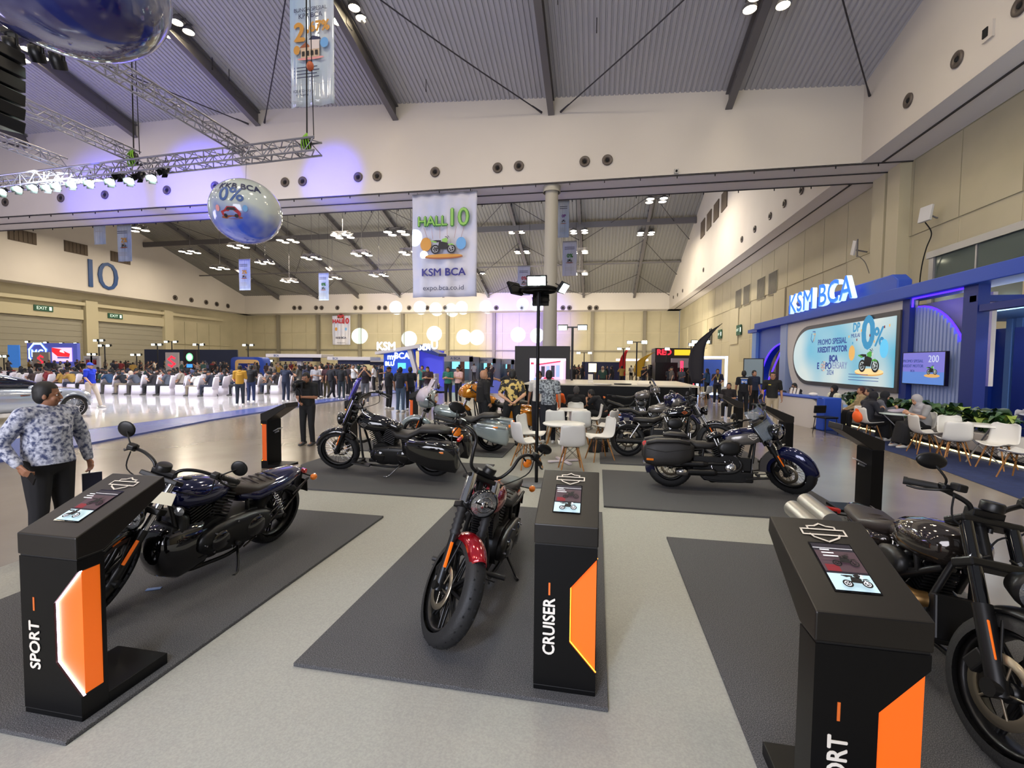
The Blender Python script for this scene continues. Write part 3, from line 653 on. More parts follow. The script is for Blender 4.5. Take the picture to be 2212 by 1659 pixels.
# ---------------------------------------------------------------- black counter and screen block
ct = thing('black_counter', 'long black counter with pale top behind the tables', 'counter', (0, 16.6, 0))
q = MB(); q.bx(-2.6, 3.4, 0, .06, .006, 1.08); q.bx(-2.6, -2.54, 0, 1.6, .006, 1.08); q.bx(3.34, 3.4, 0, 4.6, .006, 1.08); q.build('front_panel', BLACKP, ct)
q = MB(); q.bx(-2.65, 3.45, -.05, 4.7, 1.08, 1.13); q.build('worktop', mat('cream_top', (205, 196, 176), .3), ct)
for i, (px) in enumerate((1302, 1345, 1395)):
    p = onZ(px, 830, 1.14); q = MB(); q.lathe([(0, 0), (.3, 0), (.32, .03), (0, .035)], n=24); q.build('round_tray', [LETW, BLACKP, LETW][i], label=['white round tray at left on the black counter', 'wide black round tray on the black counter', 'white round tray at right on the black counter'][i], cat='tray', loc=(p.x, min(p.y, 21), 1.131))
p = onZ(1276, 826, 1.13); q = MB(); q.box((0, 0, .2), (.18, .02, .28), (.1, 0, 0)); q.box((0, .0, .03), (.2, .1, .05)); q.build('table_sign', LETW, label='small white table sign standing on the black counter', cat='sign', loc=(p.x, 17.6, 1.131))
sb = thing('video_wall', 'black video wall block showing a bright shop interior', 'screen', (0, 22.2, 0))
q = MB(); q.bx(-4.0, -1.32, 0, .5, 0, 2.7); q.build('cabinet', mat('dark_charcoal', (30, 30, 32), .6), sb)
F = Flat((-3.25, -.01, .75), (1, 0, 0), (0, 0, 1), .002)
sc_a = emis('video_pink', (226, 176, 216), 1.3); sc_b = emis('video_blue', (140, 160, 230), 1.3); sc_c = emis('video_red', (190, 60, 90), 1.1); sc_d = emis('video_dark', (50, 52, 70), .8); sc_e = emis('video_white', (236, 226, 244), 1.6)
F.rect(0, 0, 1.75, 1.35, sc_a); F.poly([(.0, 1.35), (1.75, 1.35), (1.75, 1.25), (.3, 1.05), (0, 1.2)], sc_e); F.poly([(.3, 1.0), (1.5, 1.18), (1.5, 1.25), (.3, 1.07)], sc_c)
for i in range(5): F.rect(.32+i*.24, .45, .5+i*.24, .95+i*.02, sc_d if i % 2 else sc_b)
F.rect(1.5, .35, 1.62, 1.25, sc_e); F.poly([(0, 0), (1.75, 0), (1.75, .25), (.3, .42), (0, .3)], sc_b); F.disc(.8, .38, .12, sc_c, .07); F.disc(1.1, .36, .1, sc_c, .06); F.rect(0, .3, .2, 1.35, sc_e); F.rect(.05, 1.05, .2, 1.15, sc_c)
F.build('picture', sb)
# ================================================================ MOTORCYCLES
RUB = mat('tyre_rubber', (22, 22, 23), .62, bump=.25, bscale=90); GB = mat('gloss_black', (8, 8, 10), .08, coat=1); SB = mat('satin_black', (16, 16, 17), .38, .2)
CHR = mat('chrome', (214, 214, 218), .08, 1); DCH = mat('dark_chrome', (70, 68, 68), .15, 1); LEA = mat('seat_leather', (27, 25, 24), .5, bump=.15, bscale=120); LEAB = mat('brown_seat_leather', (46, 38, 34), .5, bump=.1, bscale=100)
AMB = mat('amber_lens', (226, 120, 24), .15, coat=1, emit=.12); REDL = mat('red_lens', (176, 28, 20), .15, coat=1, emit=.1); GLS = mat('headlamp_glass', (150, 152, 154), .08, .75, coat=1, bump=.6, bscale=40)
DISC = mat('brake_disc_steel', (150, 140, 122), .3, .9); SMOKE = mat('smoked_screen', (40, 42, 52), .06, coat=.6, alpha=.55); REDP = mat('candy_red', (158, 14, 28), .12, .45, coat=1)
NVY = mat('dark_blue_metallic', (16, 22, 66), .12, .4, coat=1); SLV = mat('silver_blue_paint', (148, 158, 160), .15, .35, coat=1); GLD = mat('golden_orange_paint', (206, 128, 18), .14, .4, coat=1); GRYP = mat('grey_metallic_paint', (58, 52, 48), .1, .6, coat=1)
GRP = mat('panel_grey_paint', (112, 108, 104), .25, .4, coat=.8); ORG = mat('orange_reflector', (240, 110, 20), .4, emit=.25); MUFF = mat('brushed_silver', (176, 174, 166), .32, .8); BRZ = mat('bronze_cover', (120, 92, 54), .35, .8); PWT = mat('pale_grey_plastic_wrap', (198, 186, 198), .18, alpha=.82, bump=.9, bscale=7, coat=.5)
TAGM = mat('cream_tag', (226, 220, 196), .5); ALUC = mat('cast_grey_alu', (104, 100, 92), .4, .7)
def moto(lab, P):
    """P: dict. local frame x forward, y left, z up, origin at rear contact patch"""
    g = P.get; wb = g('wb', 1.62); Rr = g('Rr', .32); Rf = g('Rf', .34); wr = g('wr', .17); wf = g('wf', .12); rk = R(g('rake', 30)); body = P['body']; st = R(g('steer', 0))
    root = thing('motorcycle', lab, 'motorcycle')
    A = Vector((wb, 0, Rf)); u = Vector((-math.sin(rk), 0, math.cos(rk)))
    S = Matrix.Translation(A-Vector((.05, 0, 0))) @ Matrix.Rotation(st, 4, u) @ Matrix.Translation(-(A-Vector((.05, 0, 0))))
    Lf = g('fork', .78); T = A+u*Lf
    def part(name, fn, m, front=False, parent=None, **kw):
        q = MB()
        if front: q.M = S
        fn(q); return q.build(name, m, parent or root, **kw)
    # wheels
    def wheel(c, Rw, wd, style, front, hubr=.05):
        rim = g('rim', SB); ri = Rw-g('ply', .095)
        def f(q):
            q.lathe([(ri+.005, -wd*.36), (ri+.012, -wd*.4), (ri-.012, -wd*.3), (ri-.018, 0), (ri-.012, wd*.3), (ri+.012, wd*.4), (ri+.005, wd*.36)], c, 'Y', 36)
            q.lathe([(0, -wd*.5), (hubr, -wd*.5), (hubr*.8, -wd*.2), (hubr*.8, wd*.2), (hubr, wd*.5), (0, wd*.5)], c, 'Y', 16)
            if style == 'wire':
                for i in range(36):
                    t = 2*math.pi*i/36; t2 = t+(.45 if i % 2 else -.45); sy = wd*.38*(1 if i % 4 < 2 else -1)
                    q.tube([(c[0]+hubr*math.cos(t2), sy, c[2]+hubr*math.sin(t2)), (c[0]+ri*math.cos(t), 0, c[2]+ri*math.sin(t))], .0028, 4, k=1)
            else:
                n = int(style)
                for i in range(n):
                    t = 2*math.pi*i/n+.3
                    for dt in ((-.09, .09) if n <= 7 else (0,)):
                        a = Vector((c[0]+hubr*.7*math.cos(t), 0, c[2]+hubr*.7*math.sin(t))); b = Vector((c[0]+ri*math.cos(t+dt), 0, c[2]+ri*math.sin(t+dt)))
                        q.tube([a+Vector((0, wd*.12, 0)), b+Vector((0, wd*.08, 0))], [.014, .009], 6); q.tube([a-Vector((0, wd*.12, 0)), b-Vector((0, wd*.08, 0))], [.014, .009], 6)
        w_ = part('front_wheel' if front else 'rear_wheel', f, [rim, CHR], front)
        def ft(q):
            pr = [];
            for i in range(15):
                a = math.pi*(-.62+1.24*i/14); pr.append((ri+.01+(Rw-ri-.01)*max(0, math.cos(a*.8))**.55, wd/2*math.sin(a*.8)*1.02))
            q.lathe(pr, c, 'Y', 48)
        part('tyre', ft, RUB, front, w_)
        if front or g('treads', 1):
            def fg(q):
                nb = 40
                for i in range(nb):
                    t = 2*math.pi*i/nb
                    for sy in (-1, 1):
                        yy = sy*wd*(.14+.1*((i % 2))); d = Rw-.012*abs(yy)/wd*4
                        cc = Vector((c[0]+(Rw-.0015-abs(yy)**2/wd*.8)*math.cos(t), yy, c[2]+(Rw-.0015-abs(yy)**2/wd*.8)*math.sin(t)))
                        q.box(cc, (.004, wd*.16, .012), (0, -t, 0))
            part('tread_groove', fg, DARK, front, w_, kind='stuff')
        def fd(q):
            rd = g('disc', .145)
            for sy in ((-1, 1) if front and g('twin', 0) else (-1,) if g('discside', -1) < 0 else (1,)):
                yy = sy*wd*.62
                q.lathe([(rd*.72, yy-.003), (rd, yy-.003), (rd, yy+.003), (rd*.72, yy+.003), (rd*.72, yy-.003)], c, 'Y', 32)
                for i in range(5): t = i*1.2566; q.tube([(c[0]+.03*math.cos(t), yy, c[2]+.03*math.sin(t)), (c[0]+rd*.75*math.cos(t+.2), yy, c[2]+rd*.75*math.sin(t+.2))], .006, 5)
        part('brake_disc', fd, DISC, front, w_)
        def fc(q):
            for sy in ((-1, 1) if front and g('twin', 0) else (-1,) if g('discside', -1) < 0 else (1,)): q.box((c[0]-.12, sy*wd*.66, c[2]+.06), (.07, .05, .11), (0, .5, 0))
        part('brake_caliper', fc, SB, front, bev=.01)
    wheel((0, 0, Rr), Rr, wr, g('rstyle', g('wheel', 'wire')), False)
    wheel((wb, 0, Rf), Rf, wf, g('wheel', 'wire'), True)
    # fork
    fo = g('fw', .095)
    for s in (-1, 1):
        o = Vector((0, s*fo, 0)); fr = g('fr', .028); lowm = g('forklow', SB)
        def f(q): q.cyl(A+o-u*.03, A+o+u*.36, fr*1.15, fr*1.1, 14); q.cyl(A+o-Vector((0, fr*1.4, 0)), A+o+Vector((0, fr*1.4, 0)), fr*1.1, n=12)
        fl_ = part('fork_leg', f, lowm, True)
        def f(q): q.cyl(A+o+u*.36, T+o, fr*.85, n=14)
        part('stanchion', f, g('forkup', CHR), True, fl_)
        if g('gaiter'):
            def f(q):
                pr = []
                for i in range(13): pr.append((fr*(1.55 if i % 2 else 1.1), .34+.24*i/12))
                M0 = q.M; q.M = M0 @ Matrix.Translation(A+o) @ u.to_track_quat('Z', 'Y').to_matrix().to_4x4(); q.lathe(pr, n=16); q.M = M0
            part('gaiter', f, mat('gaiter_rubber', (26, 26, 28), .55), True, fl_)
        if g('cover'):
            def f(q): q.cyl(A+o+u*g('cover'), T+o+u*.01, fr*1.45, fr*1.5, 16)
            part('fork_cover', f, g('covm', CHR), True, fl_)
        if g('refl', 1):
            def f(q): q.box(A+o+u*.22+Vector((.035, s*.012, 0)), (.012, .022, .17), (0, -rk, 0))
            part('reflector', f, ORG, True, fl_, bev=.004)
    def f(q):
        for l, hh in ((Lf-.02, .035), (Lf-.24, .045)): q.box(A+u*l+Vector((-.03, 0, 0)), (.12, fo*2+.08, hh), (0, -rk, 0))
        q.cyl(A+u*(Lf-.26)+Vector((-.06, 0, 0)), T+Vector((-.06, 0, 0)), .03, n=12)
    part('triple_clamp', f, SB, True, bev=.01)
    # headlight
    if g('headlight', 1):
        hr = g('hlr', .085); hp = A+u*(Lf-g('hld', .14))+Vector((g('hlf', .14), 0, 0))
        def f(q): q.lathe([(0, -hr*1.3), (hr*.6, -hr*1.1), (hr*.98, -hr*.3), (hr*1.04, 0), (hr*.95, .015)], hp, 'X', 26)
        hl = part('headlight', f, g('hlm', GB), True)
        def f(q): q.lathe([(0, .022), (hr*.55, .02), (hr*.93, .006)], hp, 'X', 26)
        ln = part('lens', f, GLS, True, hl)
        def f(q):
            q.lathe([(hr*.5, .018), (hr*.55, .024), (hr*.6, .018)], hp, 'X', 20); q.box(hp+Vector((.022, 0, 0)), (.006, hr*1.5, .012))
            q.ell(hp+Vector((.018, 0, 0)), (.012, hr*.3, hr*.3), 10, 6)
        part('reflector_bowl', f, CHR, True, hl)
        if g('nacelle'):
            def f(q): q.lathe([(0, -hr*1.9), (hr*.9, -hr*1.5), (hr*1.3, -hr*.3), (hr*1.28, .01), (hr*1.06, .02)], hp, 'X', 28)
            part('nacelle', f, g('nacelle'), True, hl)
        if g('aux'):
            for s in (-1, 1):
                c = hp+Vector((-.03, s*.2, -.08))
                def f(q): q.lathe([(0, -.07), (.045, -.05), (.055, 0)], c, 'X', 18); q.cyl(c, c+Vector((-.03, -s*.12, 0)), .01, n=6)
                ax = part('auxiliary_lamp', f, GB, True)
                def f(q): q.lathe([(0, .01), (.05, .0)], c, 'X', 18)
                part('lens', f, GLS, True, ax)
    # handlebar
    H = T+Vector((-.03, 0, .02)); bars = g('bars')
    for s in (-1, 1):
        pts = [H+Vector((a, s*b, c)) for a, b, c in bars]
        def f(q): q.tube(spl(pts, 6), g('barr', .013), 10)
        hb = part('handlebar', f, g('barm', SB), True)
        e1, e0 = pts[-1], pts[-2]; d = (e1-e0).normalized(); gs = e1-d*.13
        def f(q): q.cyl(gs, e1, .018, .019, 12); q.cyl(e1-d*.005, e1+d*.012, .022, n=12)
        part('grip', f, mat('grip_rubber', (20, 20, 20), .7), True, hb)
        def f(q): q.box(gs-d*.03, (.05, .05, .045)); q.box(gs-d*.06+Vector((.03, 0, .02)), (.06, .05, .04))
        part('switch_box', f, g('swm', SB), True, hb, bev=.008)
        def f(q): q.tube(spl([gs-d*.04+Vector((.03, 0, 0)), gs+d*.03+Vector((.07, 0, -.005)), e1-d*.02+Vector((.065, 0, -.02)), e1+d*.03+Vector((.06, 0, -.015))], 4), [.007]*13, 6)
        part('lever', f, g('levm', SB), True, hb)
        def f(q): q.tube(spl([gs-d*.05+Vector((.03, 0, -.02)), gs+Vector((.08, -s*.05, -.14)), T+Vector((.02, s*.05, -.08)), T+Vector((0, s*.03, -.2))], 5), .005, 5)
        part('cable', f, DARK, True, hb)
        # mirror
        ms = gs-d*g('moff', .02); mh = g('mir', (-.0, .06, .14))
        mp = ms+Vector((mh[0], s*mh[1], mh[2]))
        def f(q): q.tube(spl([ms, ms+Vector((.03, s*.02, mh[2]*.4)), mp], 5), .006, 6)
        mi = part('mirror_stem', f, SB, True)
        def f(q): q.ell(mp, g('mirr', (.016, .062, .042)), 18, 10, (0, .1, 0))
        part('mirror', f, g('mirm', SB), True, mi)
        def f(q): q.ell(mp-Vector((.012, 0, 0)), (.007, g('mirr', (0, .062, 0))[1]*.9, g('mirr', (0, 0, .042))[2]*.88), 18, 8)
        part('mirror_glass', f, CHR, True, mi)
        # front indicator
        ip = g('ind', None)
        if ip:
            c = H+Vector((ip[0], s*ip[1], ip[2]))
            def f(q): q.cyl(c-Vector((.0, s*.06, -.03)), c, .008, n=6); q.lathe([(0, -.035), (.03, -.025), (.038, 0)], c, 'X', 16)
            it = part('turn_signal', f, g('indm', SB), True)
            def f(q): q.lathe([(0, .014), (.025, .008), (.036, 0)], c, 'X', 16)
            part('lens', f, g('indl', AMB), True, it)
    def f(q): q.lathe([(0, .03), (.045, .03), (.05, .02), (.05, -.02), (0, -.03)], H+Vector((.03, 0, .06)), 'Z', 22); q.box(H+Vector((0, 0, .01)), (.06, .16, .05)); q.cyl(H+Vector((0, -.05, 0)), H+Vector((0, -.05, -.08)), .015, n=8); q.cyl(H+Vector((0, .05, 0)), H+Vector((0, .05, -.08)), .015, n=8)
    part('instrument', f, SB, True, bev=.004)
    # fenders
    def fend(q, c, Rw, wd, a0, a1, drop, n=22):
        def fn(a, b):
            t = R(a0+(a1-a0)*a); s = (b-.5)*2; taper = 1-.25*(2*abs(a-.5))**4
            r = Rw+.03-drop*(1-math.sqrt(max(0, 1-(s*.98)**2))); return (c[0]+r*math.cos(t), s*wd/2*taper, c[2]+r*math.sin(t))
        q.grid(fn, n, 12)
    ff = g('ffend')
    if ff:
        o = part('front_fender', lambda q: fend(q, (wb, 0, Rf), Rf, ff[0], ff[1], ff[2], ff[3]), ff[4] if len(ff) > 4 else body, True, solid=.005)
        def f(q):
            for s in (-1, 1): q.tube([A+Vector((-.02, s*fo, .1)), A+Vector((-.1, s*ff[0]*.46, Rf*.82))], .008, 6)
        part('fender_strut', f, SB, True, o)
        if g('ffpanel'):
            def f(q):
                def fn(a, b):
                    t = R(ff[1]+(ff[2]-ff[1])*(.52+.46*a)); r = Rf+.038; return (wb+(r+.002)*math.cos(t)-.004, (b-.5)*ff[0]*1.02, Rf+(r+.002)*math.sin(t)-.01)
                q.grid(fn, 10, 4)
                for s in (-1, 1):
                    def fs(a, b, s=s):
                        t = R(ff[1]+(ff[2]-ff[1])*(.55+.43*a)); r = Rf+.03-.1*b; return (wb+r*math.cos(t), s*ff[0]*.515, Rf+r*math.sin(t))
                    q.grid(fs, 10, 3)
            part('side_panel', f, GRP, True, o)
    rf = g('rfend')
    if rf: part('rear_fender', lambda q: fend(q, (0, 0, Rr), Rr, rf[0], rf[1], rf[2], rf[3]), rf[4] if len(rf) > 4 else body, solid=.006)
    # frame
    hx = T.x-.10; hz = T.z-.12
    def f(q):
        q.tube(spl([(hx, 0, hz), (hx-.3, 0, hz-.06), (.5, 0, .62), (.25, 0, .55)]), .026, 10)
        for s in (-1, 1):
            q.tube(spl([(hx+.02, s*.04, hz-.1), (hx-.03, s*.11, .45), (hx-.08, s*.13, .2), (hx-.3, s*.14, .16), (.55, s*.14, .16), (.42, s*.13, .25), (.45, s*.12, .6)], 5), .018, 8)
            q.tube(spl([(.45, s*.12, .6), (.2, s*.13, .58), (-.05, s*.13, .6)]), .015, 8)
        if g('truss'):
            for s in (-1, 1):
                q.tube([(hx, s*.05, hz-.02), (.65, s*.17, .55)], .022, 8); q.tube([(hx-.03, s*.06, hz-.2), (.8, s*.18, .52), (.65, s*.17, .55)], .022, 8); q.tube([(hx-.2, s*.12, hz-.1), (hx-.12, s*.12, hz-.27), (hx-.35, s*.15, .55)], .018, 8)
    part('frame', f, g('framem', SB))
    def f(q):
        for s in (-1, 1): q.tube([(.48, s*.1, .34), (.22, s*(wr/2+.04), Rr+.02), (0, s*(wr/2+.04), Rr)], .026, 8); q.cyl((0, s*(wr/2+.02), Rr), (0, s*(wr/2+.07), Rr), .022, n=10)
        if g('shock'):
            pass
    part('swingarm', f, SB)
    if g('shock'):
        for s in (-1, 1):
            def f(q):
                a = Vector((.04, s*(wr/2+.075), Rr+.04)); b = Vector((.2, s*(wr/2+.075), .62)); q.cyl(a, b, .012, n=8)
                pts = []
                for i in range(61):
                    t = i/60; c = a.lerp(b, .2+.75*t); pts.append(c+Vector((.026*math.cos(t*44), .026*math.sin(t*44)*.9, 0)))
                q.tube(pts, .005, 5)
            part('shock_absorber', f, CHR)
    # tank
    tk = g('tank')
    def f(q): q.loft([(x, 0, z, hw, hh, p) for x, z, hw, hh, p in tk], 26)
    tko = part('fuel_tank', f, g('tankm', body))
    if g('tankpanel'):
        x0, x1, z0, z1 = g('tankpanel')
        for s in (-1, 1):
            def f(q):
                q.loft([(x, s*(hw*.5), z-.012, hw*.53, hh*.82, p) for x, z, hw, hh, p in tk[1:-1]], 20)
            part('tank_panel', f, GRP, parent=tko)
    def f(q): c = max(tk, key=lambda t: t[1]+t[3]); q.lathe([(0, .012), (.03, .01), (.034, 0)], (c[0], 0, c[1]+c[3]), 'Z', 16)
    part('filler_cap', f, CHR if g('chromecap', 1) else SB, parent=tko)
    for s in (-1, 1):
        if g('badge'):
            c = tk[len(tk)//2]; F = Flat((c[0], s*(c[2]*1.04+.004), c[1]), (-s, 0, 0), (0, 0, 1), .001); badge(F, 0, 0, g('badge'), g('badgem', LETW)); F.build('emblem', tko)
    # seat
    def f(q):
        for secs in g('seat'): q.loft([(x, 0, z, hw, hh, 3.0) for x, z, hw, hh in secs], 20)
    sto = part('seat', f, g('seatm', LEA))
    if g('ribs'):
        def f(q):
            for i in range(g('ribs')):
                x = g('ribx')[0]+(g('ribx')[1]-g('ribx')[0])*i/(g('ribs')-1); z = g('ribz'); q.tube(spl([(x, -.1, z-.02), (x+.02, 0, z+.0), (x, .1, z-.02)]), .007, 5)
        part('seat_rib', f, mat('seat_rib', (58, 50, 46), .6), parent=sto, kind='stuff')
    # engine
    ex, ez = g('eng', (wb*.48, .36)); es = g('es', 1.0)
    cm = g('engm', SB); fm = g('finm', SB)
    def f(q):
        q.cyl((ex, -.13*es, ez), (ex, .13*es, ez), .14*es, n=26); q.box((ex-.22*es, 0, ez+.0), (.3*es, .24*es, .22*es)); q.box((ex-.05, 0, ez-.13), (.5*es, .2*es, .06)); q.cyl((ex+.1, -.08, ez-.06), (ex+.1, .08, ez-.06), .07, n=18)
    en = part('engine', f, cm, bev=.012)
    for sg in (-1, 1):
        an = R(22.5)*sg+R(g('tilt', 0)); d = Vector((math.sin(an), 0, math.cos(an))); base = Vector((ex, 0, ez))+d*.1*es
        def f(q):
            for i in range(9):
                c = base+d*(.03+.022*i)*es; q.box(c, ((.17-.004*i)*es, .17*es, .011*es), (0, an, 0))
            q.cyl(base, base+d*.23*es, .065*es, n=14)
        cy = part('cylinder', f, fm, bev=.003)
        def f(q): q.loft([(0, 0, 0, .09*es, .07*es, 4), (.04*es, 0, 0, .085*es, .075*es, 4), (.07*es, 0, 0, .06*es, .05*es, 3)], 16, axis='Z')
        q = MB(); q.M = Matrix.Translation(base+d*.235*es) @ Matrix.Rotation(an, 4, 'Y'); f(q); q.build('rocker_cover', g('rockm', GB), cy)
        def f(q):
            for dy in (-.012, .012): q.cyl((ex+.03*sg, -.13*es, ez+.03), base+d*.24*es+Vector((dy*2, -.085*es, 0)), .009, n=8)
        part('pushrod_tube', f, g('rodm', CHR), parent=cy)
    def f(q): q.lathe([(0, -.018), (.055, -.02), (.075, -.006), (.08, 0)], (ex+.03, -.14*es, ez-.01), 'Y', 22); q.lathe([(0, -.028), (.03, -.028), (.034, -.015)], (ex+.03, -.14*es, ez-.01), 'Y', 16)
    part('timing_cover', f, g('covm2', CHR), parent=en)
    def f(q):
        q.loft([(y, ex-.17*es, ez, .31*es, .115*es, 2.6) for y in (.13*es, .17*es)] + [(.19*es, ex-.17*es, ez, .27*es, .09*es, 2.6), (.195*es, ex-.17*es, ez, .2*es, .06*es, 2.6)], 28, axis='Y')
    pc = part('primary_cover', f, cm, parent=en)
    def f(q):
        for xx, rr in ((ex, .07*es), (ex-.3*es, .08*es)): q.lathe([(0, .21*es), (rr*.8, .21*es), (rr, .195*es)], (xx, 0, ez), 'Y', 22)
        for i in range(9): t = i*.7; q.cyl((ex-.17*es+.28*es*math.cos(t), .18*es, ez+.1*es*math.sin(t)), (ex-.17*es+.28*es*math.cos(t), .2*es, ez+.1*es*math.sin(t)), .008, n=6, k=1)
    part('derby_cover', f, [GB, CHR], parent=en)
    def f(q):
        q.loft([(y, ex-.005, ez+.22*es, r1, r2, 2.4) for y, r1, r2 in ((-.06, .09, .06), (-.14*es, .12*es, .085*es), (-.19*es, .115*es, .08*es), (-.2*es, .08*es, .05*es))], 26, axis='Y')
    part('air_cleaner', f, g('airm', SB))
    if g('radiator'):
        def f(q): q.box((hx+.03, 0, .45), (.05, .22, .24), (0, -.25, 0))
        part('radiator', f, SB, bev=.01)
    def f(q):
        for i in range(14): xx = ex+(.27 if i % 2 else -.3)*es*random.random(); q.cyl((xx, -.14, ez-.1+.2*random.random()), (xx, -.152, ez-.1+.2*random.random()), .008, n=6)
    part('bolt', f, CHR, parent=en, kind='stuff')
    # exhausts
    for ep in g('exh', ()):
        def f(q): q.tube(spl(ep['p'], 7), ep.get('r', .022), 12)
        eo = part('exhaust_pipe', f, ep.get('m', SB))
        a, b = [Vector(v) for v in ep['muf']]; rr = ep.get('mr', .045)
        def f(q): q.cyl(a, a+(b-a)*.08, rr*.6, rr, 18); q.cyl(a+(b-a)*.08, b, rr, n=20); q.cyl(b, b-(b-a)*.03, rr*.8, rr*.8, 18)
        part('muffler', f, ep.get('mm', SB), parent=eo)
        if ep.get('tip'):
            def f(q): q.lathe([(rr*.7, 0), (rr*1.05, 0), (rr*1.05, .16), (rr*.8, .16)], (0, 0, 0), 'X', 20)
            q = MB(); q.M = Matrix.Translation(b+(a-b).normalized()*.12) @ (b-a).to_track_quat('X', 'Z').to_matrix().to_4x4(); f(q); q.build('tip', ep['tip'], eo)
    # saddlebags
    if g('bags'):
        B = g('bags')
        for s in (-1, 1):
            def f(q): q.loft([(x, s*(B['y']+dy), z, hw, hh, B.get('p', 4.5)) for x, z, hw, hh, dy in B['s']], 24)
            bg = part('saddlebag', f, B['m'], bev=0)
            def f(q): q.loft([(x, s*(B['y']+dy), z+hh*.99, hw*1.03, .03, 4) for x, z, hw, hh, dy in B['s'][1:-1]], 20)
            part('lid', f, B.get('lid', B['m']), parent=bg)
            if B.get('patch'):
                pc_ = B['patch']
                def f(q): q.box((pc_[0], s*(B['y']+pc_[5]), pc_[1]), (pc_[2], .012, pc_[3]))
                part('side_patch', f, pc_[4], parent=bg, bev=.005)
            def f(q): q.box((B['s'][1][0]+B.get('rx', .12), s*(B['y']+B.get('ry', .115)), B['s'][1][1]+B.get('rz', -.05)), (.1, .01, .03))
            part('reflector', f, AMB, parent=bg, bev=.008)
    # rear end: tail lamp, plate, indicators
    tx, tz = g('tail', (-.3, .62))
    def f(q): q.box((tx, 0, tz), (.05, .12, .05))
    tl = part('tail_lamp', f, g('tailm', REDL), bev=.012)
    for s in (-1, 1):
        def f(q): q.lathe([(0, .04), (.03, .03), (.036, 0), (.0, -.012)], (tx+.01, s*.18, tz-.02), 'X', 14)
        part('rear_signal', f, g('rsig', AMB), parent=tl)
    def f(q): q.box((tx-.01, 0, tz-.15), (.012, .19, .14), (0, .25, 0)); q.box((tx+.02, 0, tz-.08), (.02, .06, .16)); q.cyl((tx+.02, -.17, tz-.02), (tx+.02, .17, tz-.02), .009, n=6)
    part('plate_holder', f, g('platem', SB), bev=.004)
    # stand, pegs
    def f(q): q.tube(spl([(ex-.28, .13, .2), (ex-.2, .24, .11), (ex-.14, .3, .062), (ex-.08, .33, .066)]), .012, 8)
    part('kickstand', f, g('standm', SB))
    for s in (-1, 1):
        px, pz = g('peg', (ex+.25, .3)); wx = g('pegw', .27)
        def f(q): q.cyl((px, s*.14, pz), (px, s*wx, pz), .019, n=10); q.cyl((px-.03, s*.14, pz-.04), (px+.08, s*.2, pz-.03), .008, n=6)
        part('foot_peg', f, mat('peg_rubber', (22, 22, 24), .6))
        def f(q): q.tube([(px, s*.15, pz), (px+.12, s*.19, pz+.02), (px+.13, s*.25, pz+.02)], .007, 6)
        part('foot_lever', f, SB)
        if g('boards'):
            def f(q): q.box((px-.02, s*.26, pz-.04), (.3, .1, .02), (0, -.1, 0))
            part('floorboard', f, SB, bev=.008)
    if g('bar_guard'):
        def f(q):
            for s in (-1, 1): q.tube(spl([(hx, 0, hz-.25), (hx+.04, s*.22, .58), (hx+.03, s*.3, .45), (hx, s*.24, .3), (hx, s*.1, .22)]), .014, 8)
        part('engine_guard', f, SB)
    for fn in g('extra', ()): fn(root, part, S, H, T, A, u)
    return root
def place(root, rear, front, wb, lean=8, z=MZ):
    r = Vector((*rear, 0)); f = Vector((*front, 0)); d = f-r; s = d.length/wb
    root.location = (r.x, r.y, z); root.scale = (s, s, s); root.rotation_mode = 'XYZ'
    root.rotation_euler = (R(-lean), 0, math.atan2(d.y, d.x)); return root
def tank_sec(x0, x1, z, hw, hh, p=2.3, slope=.0):
    o = []
    for t, w_, h_ in ((0, .15, .3), (.06, .5, .6), (.2, .8, .85), (.45, .98, 1.0), (.7, 1, 1), (.88, .86, .84), (.96, .6, .6), (1, .2, .3)):
        o.append((x0+(x1-x0)*t, z+slope*(t-.5), hw*w_, hh*h_, p))
    return o
BAR_MID = [(0, .05, .0), (-.0, .09, .05), (-.06, .25, .1), (-.16, .36, .08), (-.28, .42, .05)]
BAR_FLAT = [(0, .06, 0), (0, .1, .06), (-.02, .22, .07), (-.08, .34, .05), (-.16, .43, .02)]
BAR_APE = [(0, .05, .0), (-.01, .13, .03), (-.0, .175, .13), (-.02, .2, .23), (-.05, .27, .275), (-.12, .38, .26), (-.2, .49, .22)]
EX2 = lambda wb, m=SB, tip=None, y=-.17: [dict(p=[(wb*.48+.1, -.12, .5), (wb*.48+.18, -.17, .4), (wb*.48+.1, -.18, .26), (.55, y, .22)], muf=[(.55, y, .22), (-.28, y-.02, .24)], mm=m, m=m, tip=tip),
                                       dict(p=[(wb*.48-.04, -.12, .5), (wb*.48+.02, -.16, .42), (.55, y, .34)], muf=[(.5, y, .34), (-.3, y-.02, .36)], mm=m, m=m, tip=tip, mr=.04)]
